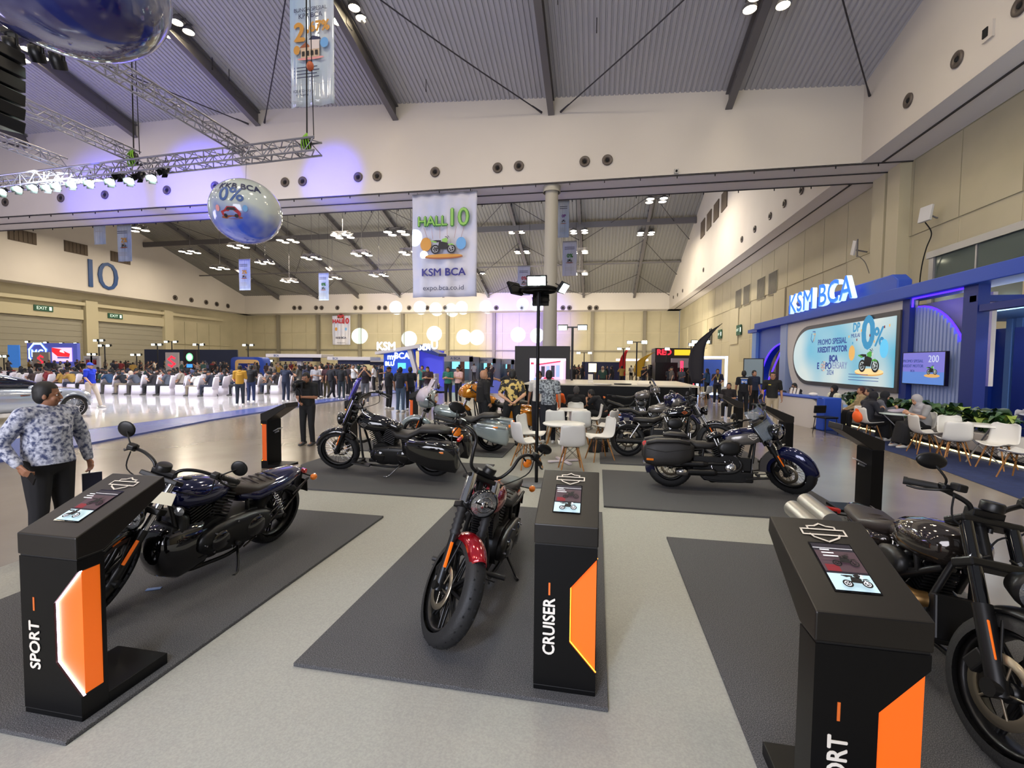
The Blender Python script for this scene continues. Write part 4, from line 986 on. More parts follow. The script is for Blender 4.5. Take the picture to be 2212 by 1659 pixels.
# 1. red cruiser
red = moto('red and black cruiser with high handlebar, front wheel facing the camera', dict(body=REDP, wb=1.63, steer=40, Rf=.36, wf=.13, es=1.12, wheel='9', rake=30, gaiter=1, cover=.56, covm=CHR, fw=.105, fr=.027, ply=.1,
    bars=BAR_APE, ind=(-.1, .33, .2), mir=(.0, .04, .1), mirr=(.016, .07, .042), hlr=.105, hld=.13, hlf=.12, ffend=(.145, 62, 150, .09), rfend=(.2, 50, 160, .12), tank=tank_sec(.62, 1.18, .80, .15, .13, 2.2, .04),
    seat=[[(.12, .64, .08, .03), (.25, .63, .14, .05), (.45, .62, .13, .05), (.6, .68, .09, .06), (.68, .72, .06, .04)], [(-.2, .68, .05, .02), (-.1, .69, .1, .035), (.12, .68, .11, .05), (.2, .67, .06, .02)]], ribs=6, ribx=(-.05, .45), ribz=.7,
    exh=EX2(1.63), peg=(1.18, .3), pegw=.3, chromecap=1, tail=(-.3, .6)))
place(red, (-.92, 4.42), (-1.0, 2.84), 1.63, 9)
# 2. dark blue sport cruiser at left
def tagcard(root, part, S, H, T, A, u):
    q = MB(); q.M = S; q.box(H+Vector((.18, .12, -.08)), (.005, .16, .085), (0, -.5, .3)); o = q.build('hang_tag', TAGM, root, bev=.003)
def radcover(root, part, S, H, T, A, u):
    def f(q): q.loft([(.7, 0, .36, .13, .14, 3), (.85, 0, .34, .18, .21, 3), (1.04, 0, .34, .19, .23, 2.8), (1.15, 0, .36, .16, .19, 2.5), (1.2, 0, .38, .09, .1, 2.2)], 24)
    part('belly_cover', f, GB)
    def f(q): q.loft([(1.0, 0, .5, .13, .15, 5), (1.06, 0, .5, .14, .16, 5)], 20)
    part('radiator', f, SB)
blue = moto('dark blue and black motorcycle behind the left SPORT kiosk', dict(body=NVY, wb=1.54, wr=.2, es=1.2, fork=.72, steer=24, Rf=.34, wf=.12, wheel='7', rstyle='7', rake=29, bars=[(0, .06, 0), (-.01, .1, .06), (-.05, .2, .08), (-.12, .32, .05), (-.25, .42, -.01)], hlr=.1, hld=.24, hlf=.13,
    ind=(.08, .22, -.2), indl=GLS, ffend=(.13, 40, 130, .08, GB), rfend=(.2, 60, 130, .1), tank=tank_sec(.58, 1.12, .77, .16, .12, 2.3, .05), seat=[[(.0, .68, .08, .03), (.12, .67, .14, .05), (.35, .66, .15, .06), (.52, .7, .1, .06), (.6, .72, .06, .04)]], ribs=6, ribx=(.08, .48), ribz=.735, seatm=LEAB,
    exh=[dict(p=[(.85, -.12, .4), (.95, -.15, .28), (.7, -.18, .25)], muf=[(.6, -.18, .25), (.0, -.2, .3)])], radiator=1, peg=(.62, .3), shock=1, mir=(-.02, .1, .11), mirr=(.014, .065, .065), standm=SB, tail=(-.36, .66), extra=(tagcard, radcover), badge=0, chromecap=0, rsig=AMB, eng=(.78, .38)))
def tailcowl(root):
    q = MB(); q.loft([(-.32, 0, .7, .04, .03, 2.5), (-.2, 0, .69, .12, .05, 2.5), (.05, 0, .65, .17, .08, 2.5), (.35, 0, .62, .17, .08, 2.5), (.5, 0, .64, .1, .06, 2.5)], 20); q.build('tail_cowl', NVY, root)
    q = MB()
    for z0 in (0, -.1): q.tube(spl([(.1, .2, .5+z0*.6), (.3, .22, .42+z0), (.5, .2, .3+z0)], 4), .008, 6)
    q.tube([(-.1, .14, .5), (-.36, .1, .6)], .012, 6); q.tube([(-.02, .14, .36), (-.34, .1, .6)], .01, 6); q.build('side_guard', DCH, root)
tailcowl(blue)
place(blue, (-3.30, 4.07), (-3.44, 2.52), 1.54, 11)
# 3. grey muscle bike at right
def twinhigh(root, part, S, H, T, A, u):
    for dy, dz in ((-.31, .54), (-.22, .62)):
        a = Vector((.12, dy, dz)); b = Vector((-.36, dy, dz+.02))
        q = MB(); q.cyl(a, b, .07, n=22); q.cyl(b, b-Vector((.03, 0, 0)), .07, .05, 20, k=1); q.build('exhaust_can', [MUFF, SB], root)
    q = MB(); q.loft([(-.2, .06, .72, .02, .02, 2.5), (-.1, .06, .72, .1, .04, 2.5), (.1, .03, .68, .15, .07, 2.5), (.4, 0, .64, .14, .07, 2.5), (.5, 0, .66, .08, .04, 2.5)], 20); q.build('tail_cowl', GRYP, root)
    q = MB(); q.tube(spl([(.1, -.26, .58), (.4, -.25, .6), (.7, -.22, .55), (.95, -.18, .5), (1.0, -.1, .5)]), .045, 14); q.build('exhaust_shield', BRZ, root)
    q = MB(); q.loft([(y, .75, .42, .17, .14, 3) for y in (-.2, -.24)]+[(-.25, .75, .42, .12, .1, 3)], 22, axis='Y'); q.build('side_cover', BRZ, root)
    q = MB(); q.M = S; q.box(A+Vector((.06, .3, .55)), (.006, .06, .16), (0, .3, .5)); q.box(A+Vector((-.12, .2, .5)), (.3, .012, .012), (0, -.2, .5)); q.build('hang_tag', TAGM, root)
grey = moto('dark grey muscle motorcycle at the right edge, twin silver exhaust cans', dict(body=GRYP, wb=1.52, steer=8, Rf=.345, wf=.17, wr=.18, wheel='9', rstyle='9', rake=29, disc=.16, twin=1, fw=.115, fr=.036, forkup=GB, cover=0, bars=[(0, .06, 0), (0, .09, .05), (-.02, .16, .08), (-.05, .24, .1), (-.12, .33, .09)], hlr=.085, hld=.26, hlf=.17, hlm=SB,
    ind=(.14, .11, -.2), indl=GLS, ffend=(.17, 40, 125, .05, SB), tank=tank_sec(.55, 1.08, .80, .185, .13, 2.2, .06), seat=[[(-.04, .73, .06, .03), (.08, .73, .14, .045), (.3, .7, .15, .05), (.46, .74, .11, .05), (.54, .77, .07, .04)]], seatm=LEAB, ribs=4, ribx=(.1, .4), ribz=.76,
    truss=1, radiator=1, peg=(.55, .32), mir=(.0, .09, .13), mirr=(.02, .08, .045), extra=(twinhigh,), tail=(-.38, .6), chromecap=0, refl=1, eng=(.76, .4)))
place(grey, (1.93, 3.95), (1.90, 2.42), 1.52, 7)
# 4. gloss black bagger, facing left
def bikini(root, part, S, H, T, A, u):
    q = MB(); q.M = S
    def fn(a, b):
        t = (b-.5)*2; z = A.z+Lz0+(Lz1-Lz0)*a; return (T.x+.24-.26*a-.10*t*t, t*(.17-.05*a), z)
    Lz0, Lz1 = .46, .92
    q.grid(fn, 10, 10); q.build('bikini_fairing', GB, root, solid=.006)
    q = MB(); q.M = S
    def fn(a, b):
        t = (b-.5)*2; return (T.x+.07-.17*a-.06*t*t, t*(.135-.06*a), A.z+.86+.3*a)
    q.grid(fn, 8, 8); q.build('windscreen', mat('violet_screen', (92, 84, 190), .06, .3, coat=1), root, solid=.004)
BAGK = dict(y=.29, m=GB, s=[(-.5, .42, .07, .14, 0), (-.46, .4, .1, .2, 0), (-.1, .44, .11, .2, .01), (.22, .5, .1, .15, 0), (.36, .54, .05, .09, -.02)], patch=None, rx=.2, rz=.12, ry=.105)
king = moto('gloss black bagger motorcycle with violet-tinted fairing, facing left', dict(body=GB, wb=1.62, es=1.25, steer=12, Rf=.34, wf=.13, wheel='wire', rim=SB, rake=26, cover=.4, covm=SB, hlr=.1, hld=.2, hlf=.15, bars=[(0, .05, .0), (.0, .12, .06), (-.12, .28, .12), (-.28, .4, .08), (-.42, .44, .0)], ind=(-.0, .2, -.12), levm=CHR,
    ffend=(.15, 15, 150, .1), rfend=(.22, 30, 175, .14), tank=tank_sec(.62, 1.22, .80, .16, .13, 2.2, .08), seat=[[(-.28, .72, .08, .03), (-.15, .74, .12, .055), (.15, .74, .13, .06), (.22, .7, .13, .05), (.36, .63, .15, .055), (.55, .64, .13, .06), (.7, .73, .08, .04)]], exh=EX2(1.62, SB),
    bags=BAGK, boards=1, peg=(1.1, .26), extra=(bikini,), tail=(-.42, .6), badge=.1, badgem=GREYM, standm=CHR, aux=0, mir=(0, .05, .14), mirr=(.02, .08, .055)))
place(king, (-2.56, 7.02), (-4.27, 7.08), 1.62, 9)
# 5. two-tone touring bike facing right with windshield and leather bags
def shield_(root, part, S, H, T, A, u):
    q = MB(); q.M = S
    def fn(a, b):
        t = (b-.5)*2; return (T.x+.22-.3*a-.07*t*t, t*(.24-.06*a*a), T.z-.16+.36*a)
    q.grid(fn, 12, 12); q.build('windshield', mat('clear_screen', (150, 165, 180), .04, coat=1, alpha=.28), root, solid=.004)
    q = MB(); q.M = S
    def fn2(a, b):
        t = (b-.5)*2; return (T.x+.225-.21*a-.07*t*t, t*.235, T.z-.24+.34*a)
    q.grid(fn2, 6, 12); q.build('windshield_bracket', GB, root, solid=.006)
BAGH = dict(y=.26, m=LEA, s=[(-.4, .52, .05, .1, 0), (-.36, .52, .08, .15, 0), (-.22, .52, .1, .19, 0), (.08, .54, .1, .18, 0), (.24, .56, .08, .13, 0), (.3, .58, .05, .07, 0)], p=3.4, rx=.05, rz=-.08, ry=.108)
her = moto('blue and grey touring motorcycle with windshield and leather saddlebags', dict(body=NVY, wb=1.63, steer=-46, Rf=.345, Rr=.33, ply=.125, wf=.15, wr=.18, wheel='wire', rake=30, cover=.34, covm=SB, hlr=.095, hld=.12, hlf=.2, aux=1, nacelle=GB, bars=BAR_MID, ffend=(.2, 5, 195, .18), ffpanel=1, rfend=(.23, 20, 203, .16), tank=tank_sec(.72, 1.26, .80, .17, .13, 2.3, .08), tankpanel=(0, 0, 0, 0), badge=.13,
    seat=[[(-.1, .78, .1, .03), (.0, .79, .12, .04), (.2, .78, .12, .04), (.26, .74, .1, .03)], [(.16, .72, .1, .05), (.35, .65, .15, .06), (.55, .65, .14, .06), (.7, .7, .1, .05), (.8, .75, .06, .03)]], exh=[dict(p=[(.88, -.12, .52), (.95, -.17, .4), (.85, -.2, .3), (.6, -.2, .28)], muf=[(.62, -.2, .28), (.1, -.24, .27)], mm=SB, m=SB, tip=CHR, mr=.05), dict(p=[(.74, -.12, .52), (.8, -.17, .42), (.5, -.2, .4)], muf=[(.5, -.2, .39), (-.36, -.22, .38)], mm=SB, m=SB, tip=CHR, mr=.046)], rodm=CHR, bags=BAGH, boards=1, peg=(1.15, .28), extra=(shield_,), tail=(-.36, .62), fr=.032, standm=SB, es=1.28, twin=0, mir=(0, .05, .12)))
q = MB(); q.bx(.45, 1.12, -.15, .15, .15, .3); q.bx(.5, 1.1, -.12, .12, .3, .5); q.build('lower_frame_cover', SB, her, bev=.02)
q = MB()
for s_2 in (-1, 1):
    q.ell((-.35, s_2*.14, .62), (.05, .045, .045), 12, 8)
q.box((-.36, 0, .56), (.06, .16, .06)); q.build('tail_cluster', REDL, her)
for s_2 in (-1, 1):
    q = MB(); q.tube(spl([(-.36, s_2*.364, .60), (-.1, s_2*.366, .56), (.24, s_2*.36, .62)]), .005, 5); q.build('bag_seam', mat('seam_dark', (14, 13, 12)), her)
q = MB()
for i in range(16):
    t = i/15; x = .16+.1*t; 
    for s_2 in (-1, 1): q.ell((.2+.28*t, s_2*(.135), .735-.1*math.sin(t*1.6)), (.007, .007, .007), 6, 4)
q.build('seat_stud', SB, her, kind='stuff')
place(her, (1.10, 7.14), (2.73, 7.06), 1.63, 4)
# 6. black bike with orange badge
sport = moto('black motorcycle with orange tank stripe, parked behind the touring bike', dict(body=GB, wb=1.56, steer=-15, Rf=.35, wf=.11, wheel='9', rake=30, gaiter=0, forkup=CHR, bars=BAR_FLAT, ffend=(.13, 35, 130, .08), rfend=(.2, 35, 160, .12), tank=tank_sec(.62, 1.14, .84, .14, .11, 2.3, .06),
    seat=[[(.1, .7, .08, .03), (.2, .69, .13, .05), (.45, .68, .12, .05), (.62, .74, .07, .04)]], shock=1, exh=[dict(p=[(.9, -.14, .5), (.95, -.17, .32), (.5, -.18, .3)], muf=[(.45, -.18, .3), (-.2, -.2, .3)])], finm=ALUC, rockm=ALUC, peg=(.95, .32), es=1.15, tail=(-.32, .6), badge=.09, badgem=mat('orange_badge', (230, 110, 40)), eng=(.82, .4)))
place(sport, (.62, 9.35), (2.28, 9.3), 1.56, 4)
# 7. blue and grey bagger with road fairing
def shark(root, part, S, H, T, A, u, m=NVY, m2=GRP):
    q = MB(); q.loft([(T.x-.25, 0, T.z-.02, .2, .14, 3), (T.x-.1, 0, T.z, .33, .19, 2.8), (T.x+.1, 0, T.z, .32, .19, 2.8), (T.x+.26, 0, T.z-.04, .2, .13, 2.6), (T.x+.33, 0, T.z-.07, .1, .06, 2.4)], 28); fo = q.build('fairing', m, root)
    q = MB()
    for s in (-1, 1): q.loft([(T.x-.2, s*.12, T.z-.04, .12, .1, 3), (T.x-.06, s*.19, T.z-.03, .14, .14, 3), (T.x+.1, s*.2, T.z-.03, .13, .13, 3), (T.x+.2, s*.14, T.z-.05, .1, .09, 3)], 20)
    q.build('fairing_side', m2, fo)
    q = MB()
    def fn(a, b):
        t = (b-.5)*2; return (T.x+.12-.16*a-.09*t*t, t*.2, T.z+.14+.12*a)
    q.grid(fn, 6, 8); q.build('windscreen', SMOKE, fo, solid=.004)
BAGB = dict(y=.28, m=NVY, s=[(-.42, .44, .05, .11, 0), (-.38, .42, .09, .18, 0), (-.1, .45, .1, .17, .01), (.18, .5, .09, .13, 0), (.26, .52, .05, .08, -.02)], patch=(-.1, .44, .4, .2, GRP, .1), rx=.2, rz=.19, ry=.105)
bg2 = moto('blue and grey bagger motorcycle with wide fairing, second row right', dict(body=NVY, wb=1.62, steer=-10, Rf=.34, wf=.13, wheel='9', rake=26, hlr=.09, headlight=0, bars=BAR_FLAT, ffend=(.15, 15, 150, .1), rfend=(.22, 30, 175, .14), tank=tank_sec(.6, 1.2, .80, .16, .13, 2.2, .08), tankm=GRP, seat=king and [[(-.28, .72, .08, .03), (-.15, .74, .12, .05), (.15, .74, .13, .055), (.36, .64, .15, .055), (.55, .66, .12, .055), (.68, .74, .07, .04)]], exh=EX2(1.62), bags=BAGB, boards=1, extra=(shark,), tail=(-.44, .58), peg=(1.1, .26)))
place(bg2, (.72, 11.9), (2.2, 11.85), 1.62, 4)
# 8. grey adventure bike
def rack(root, part, S, H, T, A, u):
    q = MB(); 
    for s in (-1, 1): q.tube(spl([(.3, s*.13, .86), (-.1, s*.14, .92), (-.32, s*.12, .94)]), .012, 6)
    for x in (-.3, -.15, 0): q.tube([(x, -.13, .92), (x, .13, .92)], .01, 6)
    q.build('luggage_rack', SB, root)
    q = MB(); q.loft([(T.x-.1, 0, T.z-.05, .12, .12, 3), (T.x+.1, 0, T.z-.02, .15, .14, 3), (T.x+.22, 0, T.z-.06, .1, .08, 3)], 20); q.build('front_cowl', GRP, root)
    q = MB()
    def fn(a, b):
        t = (b-.5)*2; return (T.x+.12-.14*a-.06*t*t, t*.13, T.z+.1+.24*a)
    q.grid(fn, 6, 8); q.build('windscreen', SMOKE, root, solid=.004)
adv = moto('dark grey adventure motorcycle with tall tail and rack, farthest right row', dict(body=GRP, wb=1.58, steer=-5, Rf=.36, Rr=.34, wf=.12, wheel='9', rake=25, fork=.9, headlight=1, bars=BAR_FLAT, ffend=(.13, 45, 135, .05), tank=tank_sec(.6, 1.12, .96, .17, .15, 2.4, .08), seat=[[(-.15, .88, .08, .03), (.05, .88, .14, .04), (.3, .84, .14, .05), (.5, .86, .1, .05), (.62, .92, .06, .03)]],
    exh=[dict(p=[(.9, -.14, .4), (.6, -.18, .4), (.3, -.2, .5)], muf=[(.3, -.2, .52), (-.3, -.22, .72)], mr=.065)], extra=(rack,), tail=(-.42, .86), es=1.05, eng=(.82, .44), finm=ALUC, peg=(.6, .36)))
place(adv, (.6, 14.7), (2.05, 14.6), 1.58, 4)
# 9. silver bagger with wrapped windscreen, facing left
def batwing(m, wrap):
    def fn_(root, part, S, H, T, A, u):
        q = MB(); q.M = S; q.loft([(T.x-.1, 0, T.z+.02, .26, .15, 2.6), (T.x+.02, 0, T.z+.02, .29, .18, 2.6), (T.x+.16, 0, T.z, .22, .16, 2.5), (T.x+.24, 0, T.z-.02, .13, .1, 2.4)], 26); fo = q.build('fairing', m, root)
        q = MB(); q.M = S
        def fn(a, b):
            t = (b-.5)*2; return (T.x+.14-.2*a-.1*t*t, t*(.25-.16*a), T.z+.1+(.34 if wrap else .16)*a)
        q.grid(fn, 10, 12); q.build('windscreen', PWT if wrap else SMOKE, fo, solid=.004)
        if wrap:
            q = MB(); q.M = S; q.loft([(T.x-.04, 0, T.z+.08, .24, .16, 2.2), (T.x+.08, 0, T.z+.1, .28, .18, 2.2), (T.x+.2, 0, T.z+.08, .2, .14, 2.2), (T.x+.27, 0, T.z+.04, .1, .08, 2.2)], 26); q.build('plastic_wrap', PWT, fo)
    return fn_
def bagset(m): return dict(y=.28, m=m, s=[(-.44, .42, .05, .1, 0), (-.4, .4, .09, .18, 0), (-.1, .45, .1, .17, .01), (.18, .52, .09, .12, 0), (.28, .54, .05, .07, -.02)], rx=.2, rz=.2, ry=.105)
slv = moto('silver blue bagger motorcycle with plastic-wrapped windscreen', dict(body=SLV, wb=1.62, es=1.2, steer=10, Rf=.34, wf=.13, wheel='9', rake=26, hlr=.085, headlight=0, bars=BAR_FLAT, ffend=(.15, 15, 150, .1), rfend=(.24, 30, 175, .14), tank=tank_sec(.6, 1.2, .80, .16, .12, 2.2, .08), seat=[[(-.2, .74, .1, .03), (-.05, .75, .13, .05), (.15, .74, .13, .055), (.36, .64, .15, .055), (.55, .66, .12, .055), (.68, .74, .07, .04)]], exh=EX2(1.62), bags=bagset(SLV), boards=1, extra=(batwing(SLV, 1),), tail=(-.46, .6), badge=.09, badgem=SB, mir=(0, .1, .1), mirr=(.02, .1, .07)))
place(slv, (-2.15, 9.25), (-3.8, 9.3), 1.62, 7)
gld = moto('golden orange bagger motorcycle with black wrapped fairing', dict(body=GLD, wb=1.62, es=1.2, steer=8, Rf=.34, wf=.13, wheel='9', rake=26, headlight=0, bars=BAR_FLAT, ffend=(.15, 15, 150, .1), rfend=(.24, 30, 175, .14), tank=tank_sec(.6, 1.2, .82, .17, .13, 2.2, .08), seat=[[(-.2, .76, .1, .03), (-.05, .77, .13, .05), (.15, .76, .13, .055), (.36, .66, .15, .055), (.55, .68, .12, .055), (.68, .76, .07, .04)]], exh=EX2(1.62), bags=bagset(GLD), boards=1, extra=(lambda *a: shark(*a, m=GLD, m2=GLD), batwing(GB, 0)), tail=(-.46, .62), mir=(0, .1, .1)))
place(gld, (-2.0, 12.0), (-3.7, 12.05), 1.62, 5)
# ================================================================ PEOPLE
def remesh(mb, vox, sm=2, name='body', shade=True):
    me = mb.mesh('tmp', DARK); o = bpy.data.objects.new('tmp', me); TMP.collection.objects.link(o)
    m = o.modifiers.new('r', 'REMESH'); m.mode = 'VOXEL'; m.voxel_size = vox
    if sm: s = o.modifiers.new('s', 'SMOOTH'); s.iterations = sm; s.factor = .5
    dg = bench(); r = bpy.data.meshes.new_from_object(o.evaluated_get(dg)); bpy.data.objects.remove(o)
    r.name = name; r.polygons.foreach_set('use_smooth', [True]*len(r.polygons)); r.materials.clear(); r.materials.append(DARK); return r
def caps(q, pts, rs, n=10):
    P = [Vector(p) for p in pts]
    for i in range(len(P)-1):
        d = P[i+1]-P[i]; L = d.length
        if L < 1e-5: continue
        q.tube([P[i]+d*k for k in (0, .33, .66, 1)], [rs[i]+(rs[i+1]-rs[i])*k for k in (0, .33, .66, 1)], n)
    for p, r in zip(P, rs): q.ell(p, (r, r, r), 10, 8)
# joints: facing +Y, right = +X
BASE = dict(pel=(0, 0, .93), wai=(0, -.01, 1.06), che=(0, 0, 1.27), nek=(0, -.01, 1.42), hed=(0, .015, 1.555), shL=(-.18, 0, 1.37), shR=(.18, 0, 1.37), hiL=(-.09, 0, .9), hiR=(.09, 0, .9),
            knL=(-.1, .02, .48), knR=(.1, .02, .48), anL=(-.11, -.01, .08), anR=(.11, -.01, .08), elL=(-.24, -.03, 1.12), elR=(.24, -.03, 1.12), wrL=(-.25, .05, .89), wrR=(.25, .05, .89))
def P_(**k): d = dict(BASE); d.update(k); return d
def sit_(**k):
    d = dict(BASE)
    for n in ('pel', 'wai', 'che', 'nek', 'hed', 'shL', 'shR', 'elL', 'elR', 'wrL', 'wrR', 'hiL', 'hiR'): d[n] = (d[n][0], d[n][1]-.05, d[n][2]-.42)
    d.update(knL=(-.12, .38, .49), knR=(.12, .38, .49), anL=(-.12, .4, .08), anR=(.12, .4, .08)); d.update(k); return d
POSES = dict(
    idle=P_(), phone=P_(elL=(-.22, .04, 1.13), elR=(.22, .04, 1.13), wrL=(-.07, .27, 1.16), wrR=(.07, .27, 1.18), hed=(0, .05, 1.54)),
    photo=P_(elL=(-.25, .12, 1.22), elR=(.25, .12, 1.22), wrL=(-.07, .3, 1.45), wrR=(.07, .3, 1.45)), behind=P_(elL=(-.27, -.1, 1.13), elR=(.27, -.1, 1.13), wrL=(-.04, -.2, .98), wrR=(.04, -.21, .95), knL=(-.17, .02, .48), anL=(-.24, -.01, .08)),
    walk=P_(knL=(-.1, .16, .5), anL=(-.1, .26, .09), knR=(.1, -.02, .48), anR=(.1, -.3, .12), elL=(-.24, -.1, 1.13), wrL=(-.25, -.12, .9), wrR=(.24, .18, .94), elR=(.24, .02, 1.12)),
    point=P_(elR=(.3, .12, 1.3), wrR=(.34, .36, 1.36)), hand=P_(elR=(.24, .08, 1.13), wrR=(.16, .26, 1.32), elL=(-.25, .0, 1.12), wrL=(-.14, .2, 1.05)),
    bag=P_(elR=(.3, -.1, 1.12), wrR=(.27, .08, .93), elL=(-.3, -.02, 1.12), wrL=(-.3, .06, .88), hed=(.0, .02, 1.555), yaw=.75),
    sit=sit_(wrL=(-.1, .3, .56), wrR=(.1, .3, .56), elL=(-.23, .02, .72), elR=(.23, .02, .72)), sitphone=sit_(che=(0, .0, .84), nek=(0, .03, .99), hed=(0, .11, 1.1), shL=(-.18, .0, .94), shR=(.18, .0, .94), elL=(-.22, .1, .72), elR=(.22, .1, .72), wrL=(-.06, .3, .8), wrR=(.06, .3, .82)),
    sitback=sit_(che=(0, -.12, .83), nek=(0, -.16, .98), hed=(0, -.14, 1.11), shL=(-.18, -.13, .93), shR=(.18, -.13, .93), elL=(-.22, -.1, .7), elR=(.22, -.1, .7), wrL=(-.06, .1, .66), wrR=(.06, .1, .66), anL=(-.1, .62, .08), knL=(-.1, .36, .46)),
    sitlean=sit_(wai=(0, .02, .62), che=(0, .14, .8), nek=(0, .24, .92), hed=(0, .33, 1.02), shL=(-.18, .18, .9), shR=(.18, .18, .9), elL=(-.2, .36, .72), elR=(.2, .36, .74), wrL=(-.06, .44, .86), wrR=(.06, .5, .74)))
_FIG = {}; _SUBM = {}
def memo(k, f):
    if k not in _SUBM: _SUBM[k] = f()
    return _SUBM[k]
def figure(pose, fat=1.0, fine=0, hair='short', sleeve='short', bottom='trousers', skirt=0):
    key = (pose, fat, fine, hair, sleeve, bottom)
    if key in _FIG: return _FIG[key]
    J = {k: Vector(v) for k, v in POSES[pose].items() if k != 'yaw'}; yaw = POSES[pose].get('yaw', 0)
    vox = (.024, .012, .0065)[fine]; out = {}; F = fat
    up = (J['hed']-J['nek']).normalized(); fwd = Vector((0, 1, 0)); 
    th = max(0, min(.6, (up.y-.15)*.8)) if pose != 'film' else .35
    fwd = Vector((0, math.cos(th), -math.sin(th))); hup = Vector((0, math.sin(th), math.cos(th)))
    # --- body
    q = MB()
    M0 = Matrix((( 1, 0, 0, J['hed'].x), (0, fwd.y, hup.y, J['hed'].y), (0, fwd.z, hup.z, J['hed'].z), (0, 0, 0, 1))) @ Matrix.Rotation(yaw, 4, 'Z')
    q.M = M0
    q.ell((0, -.012, .022), (.076, .092, .098), 18, 14); q.ell((0, .012, -.045), (.06, .072, .07), 16, 12); q.ell((0, .04, -.082), (.034, .035, .028), 12, 8)
    q.ell((0, .085, -.018), (.012, .02, .024), 10, 8); q.ell((0, .097, -.03), (.015, .012, .01), 8, 6); q.ell((0, .072, .012), (.05, .016, .012), 12, 8)
    for s in (-1, 1): q.ell((s*.076, -.005, -.015), (.01, .02, .03), 8, 8); q.ell((s*.04, .055, -.035), (.022, .022, .024), 8, 6)
    q.ell((0, .08, -.058), (.022, .012, .008), 10, 6)
    q.M = Matrix.Identity(4)
    caps(q, [J['hed']-up*.05-fwd*.01, J['nek']+up*.01, J['che']+Vector((0, 0, .08))], [.05, .056, .07])
    q.ell(J['che']+Vector((0, 0, .02)), (.155*F, .1*F, .13), 16, 12); q.ell(J['wai'], (.135*F, .1*F, .13), 16, 12); q.ell(J['pel'], (.155*F, .11*F, .12), 16, 12)
    q.tube([J['pel'], J['wai'], J['che']], [.13*F, .12*F, .13*F], 14)
    for s in 'LR':
        caps(q, [J['che']+Vector((0, 0, .08)), J['sh'+s], J['el'+s], J['wr'+s]], [.07, .055*F, .04*F**.5, .026])
        caps(q, [J['hi'+s], J['kn'+s], J['an'+s]], [.085*F, .056, .04])
        q.ell(J['an'+s]+Vector((0, .06, -.04)), (.042, .11, .036), 12, 8)
        # hand: palm, four fingers, thumb; curled
        w_ = J['wr'+s]; d = (w_-J['el'+s]).normalized(); sg = -1 if s == 'L' else 1
        side = d.cross(Vector((sg, 0, 0))).normalized() if abs(d.x) < .8 else Vector((0, 0, 1)); pn = d.cross(side).normalized()*(-sg)
        if pn.dot(Vector((-sg, 0, 0))) < 0: pn = -pn
        pc = w_+d*.045
        if fine: 
            for t in (-.026, -.009, .009, .026): caps(q, [w_+side*t*.5, w_+d*.075+side*t], [.014, .012], 6)
            for i, (t, L) in enumerate(((-.027, .058), (-.009, .068), (.009, .072), (.027, .062))):
                a = w_+d*.078+side*t*1.08; b = a+(d*.8+pn*.5).normalized()*L*.5; c = b+(d*.35+pn*.9).normalized()*L*.42; caps(q, [a, b, c], [.0095, .009, .0078], 6)
            a = w_+d*.025+side*.03; caps(q, [a, a+(d*.6+side*.7+pn*.3).normalized()*.035, a+(d*1.0+side*.75+pn*.6).normalized()*.065], [.013, .011, .009], 6)
        else: q.ell(pc+d*.03, (.035, .035, .035), 8, 6); caps(q, [w_, w_+d*.11+pn*.02], [.026, .02], 6)
    out['body'] = memo(('b', pose, fat, fine), lambda: remesh(q, vox, 2, 'body'))
    # --- shirt
    q = MB(); g_ = .018
    q.ell(J['che']+Vector((0, 0, .02)), (.165*F+g_*.5, .105*F+g_, .13), 16, 12); q.ell(J['wai'], (.14*F+g_, .105*F+g_, .13), 16, 12)
    low = J['pel']+Vector((0, 0, -.03 if 'sit' not in str(pose) else .02))
    q.tube([low, J['wai'], J['che']], [.155*F+g_*.6, .135*F+g_, .14*F+g_*.6], 16)
    caps(q, [J['shL'], J['che']+Vector((0, 0, .1)), J['shR']], [.066*F**.5+.01, .085*F**.5, .066*F**.5+.01])
    caps(q, [J['nek']-up*.015, J['nek']+up*.012], [.072, .066], 12)
    for s in 'LR':
        a, b, c = J['sh'+s], J['el'+s], J['wr'+s]
        if sleeve == 'short': caps(q, [a, a.lerp(b, .75)], [.07*F**.7, .06*F**.7])
        else: caps(q, [a, b, b.lerp(c, .9)], [.07*F**.7, .056*F**.7, .042])
    if skirt: q.tube([J['pel'], J['pel'].lerp(J['knL'].lerp(J['knR'], .5), .8)], [.17*F, .2], 14)
    out['shirt'] = memo(('s', pose, fat, fine, sleeve, skirt), lambda: remesh(q, max(vox, .011), 2, 'shirt'))
    # --- trousers or long skirt
    q = MB(); q.ell(J['pel']+Vector((0, 0, -.02)), (.165*F, .12*F, .12), 16, 12)
    for s in 'LR':
        end = J['an'+s]+Vector((0, -.005, .015)) if bottom != 'shorts' else J['kn'+s]
        if bottom == 'shorts': caps(q, [J['hi'+s], J['hi'+s].lerp(J['kn'+s], .9)], [.1*F, .08])
        else: caps(q, [J['hi'+s], J['kn'+s], end], [.1*F, .07*F**.4, .056])
    if bottom == 'skirt': k = J['knL'].lerp(J['knR'], .5); an = J['anL'].lerp(J['anR'], .5); q.tube([J['pel'], k, an+Vector((0, 0, .03))], [.16*F, .16, .19], 16)
    out['trousers'] = memo(('t', pose, fat, fine, bottom), lambda: remesh(q, max(vox, .013), 1, 'trousers'))
    # --- shoes
    q = MB()
    for s in 'LR':
        a = J['an'+s]; q.loft([(a.y-.09, a.x, a.z-.035, .035, .035, 3), (a.y-.02, a.x, a.z-.03, .04, .045, 3), (a.y+.1, a.x, a.z-.045, .046, .032, 3), (a.y+.17, a.x, a.z-.055, .03, .02, 3)], 12, axis='Y')
    out['shoes'] = q.mesh('shoes', DARK)
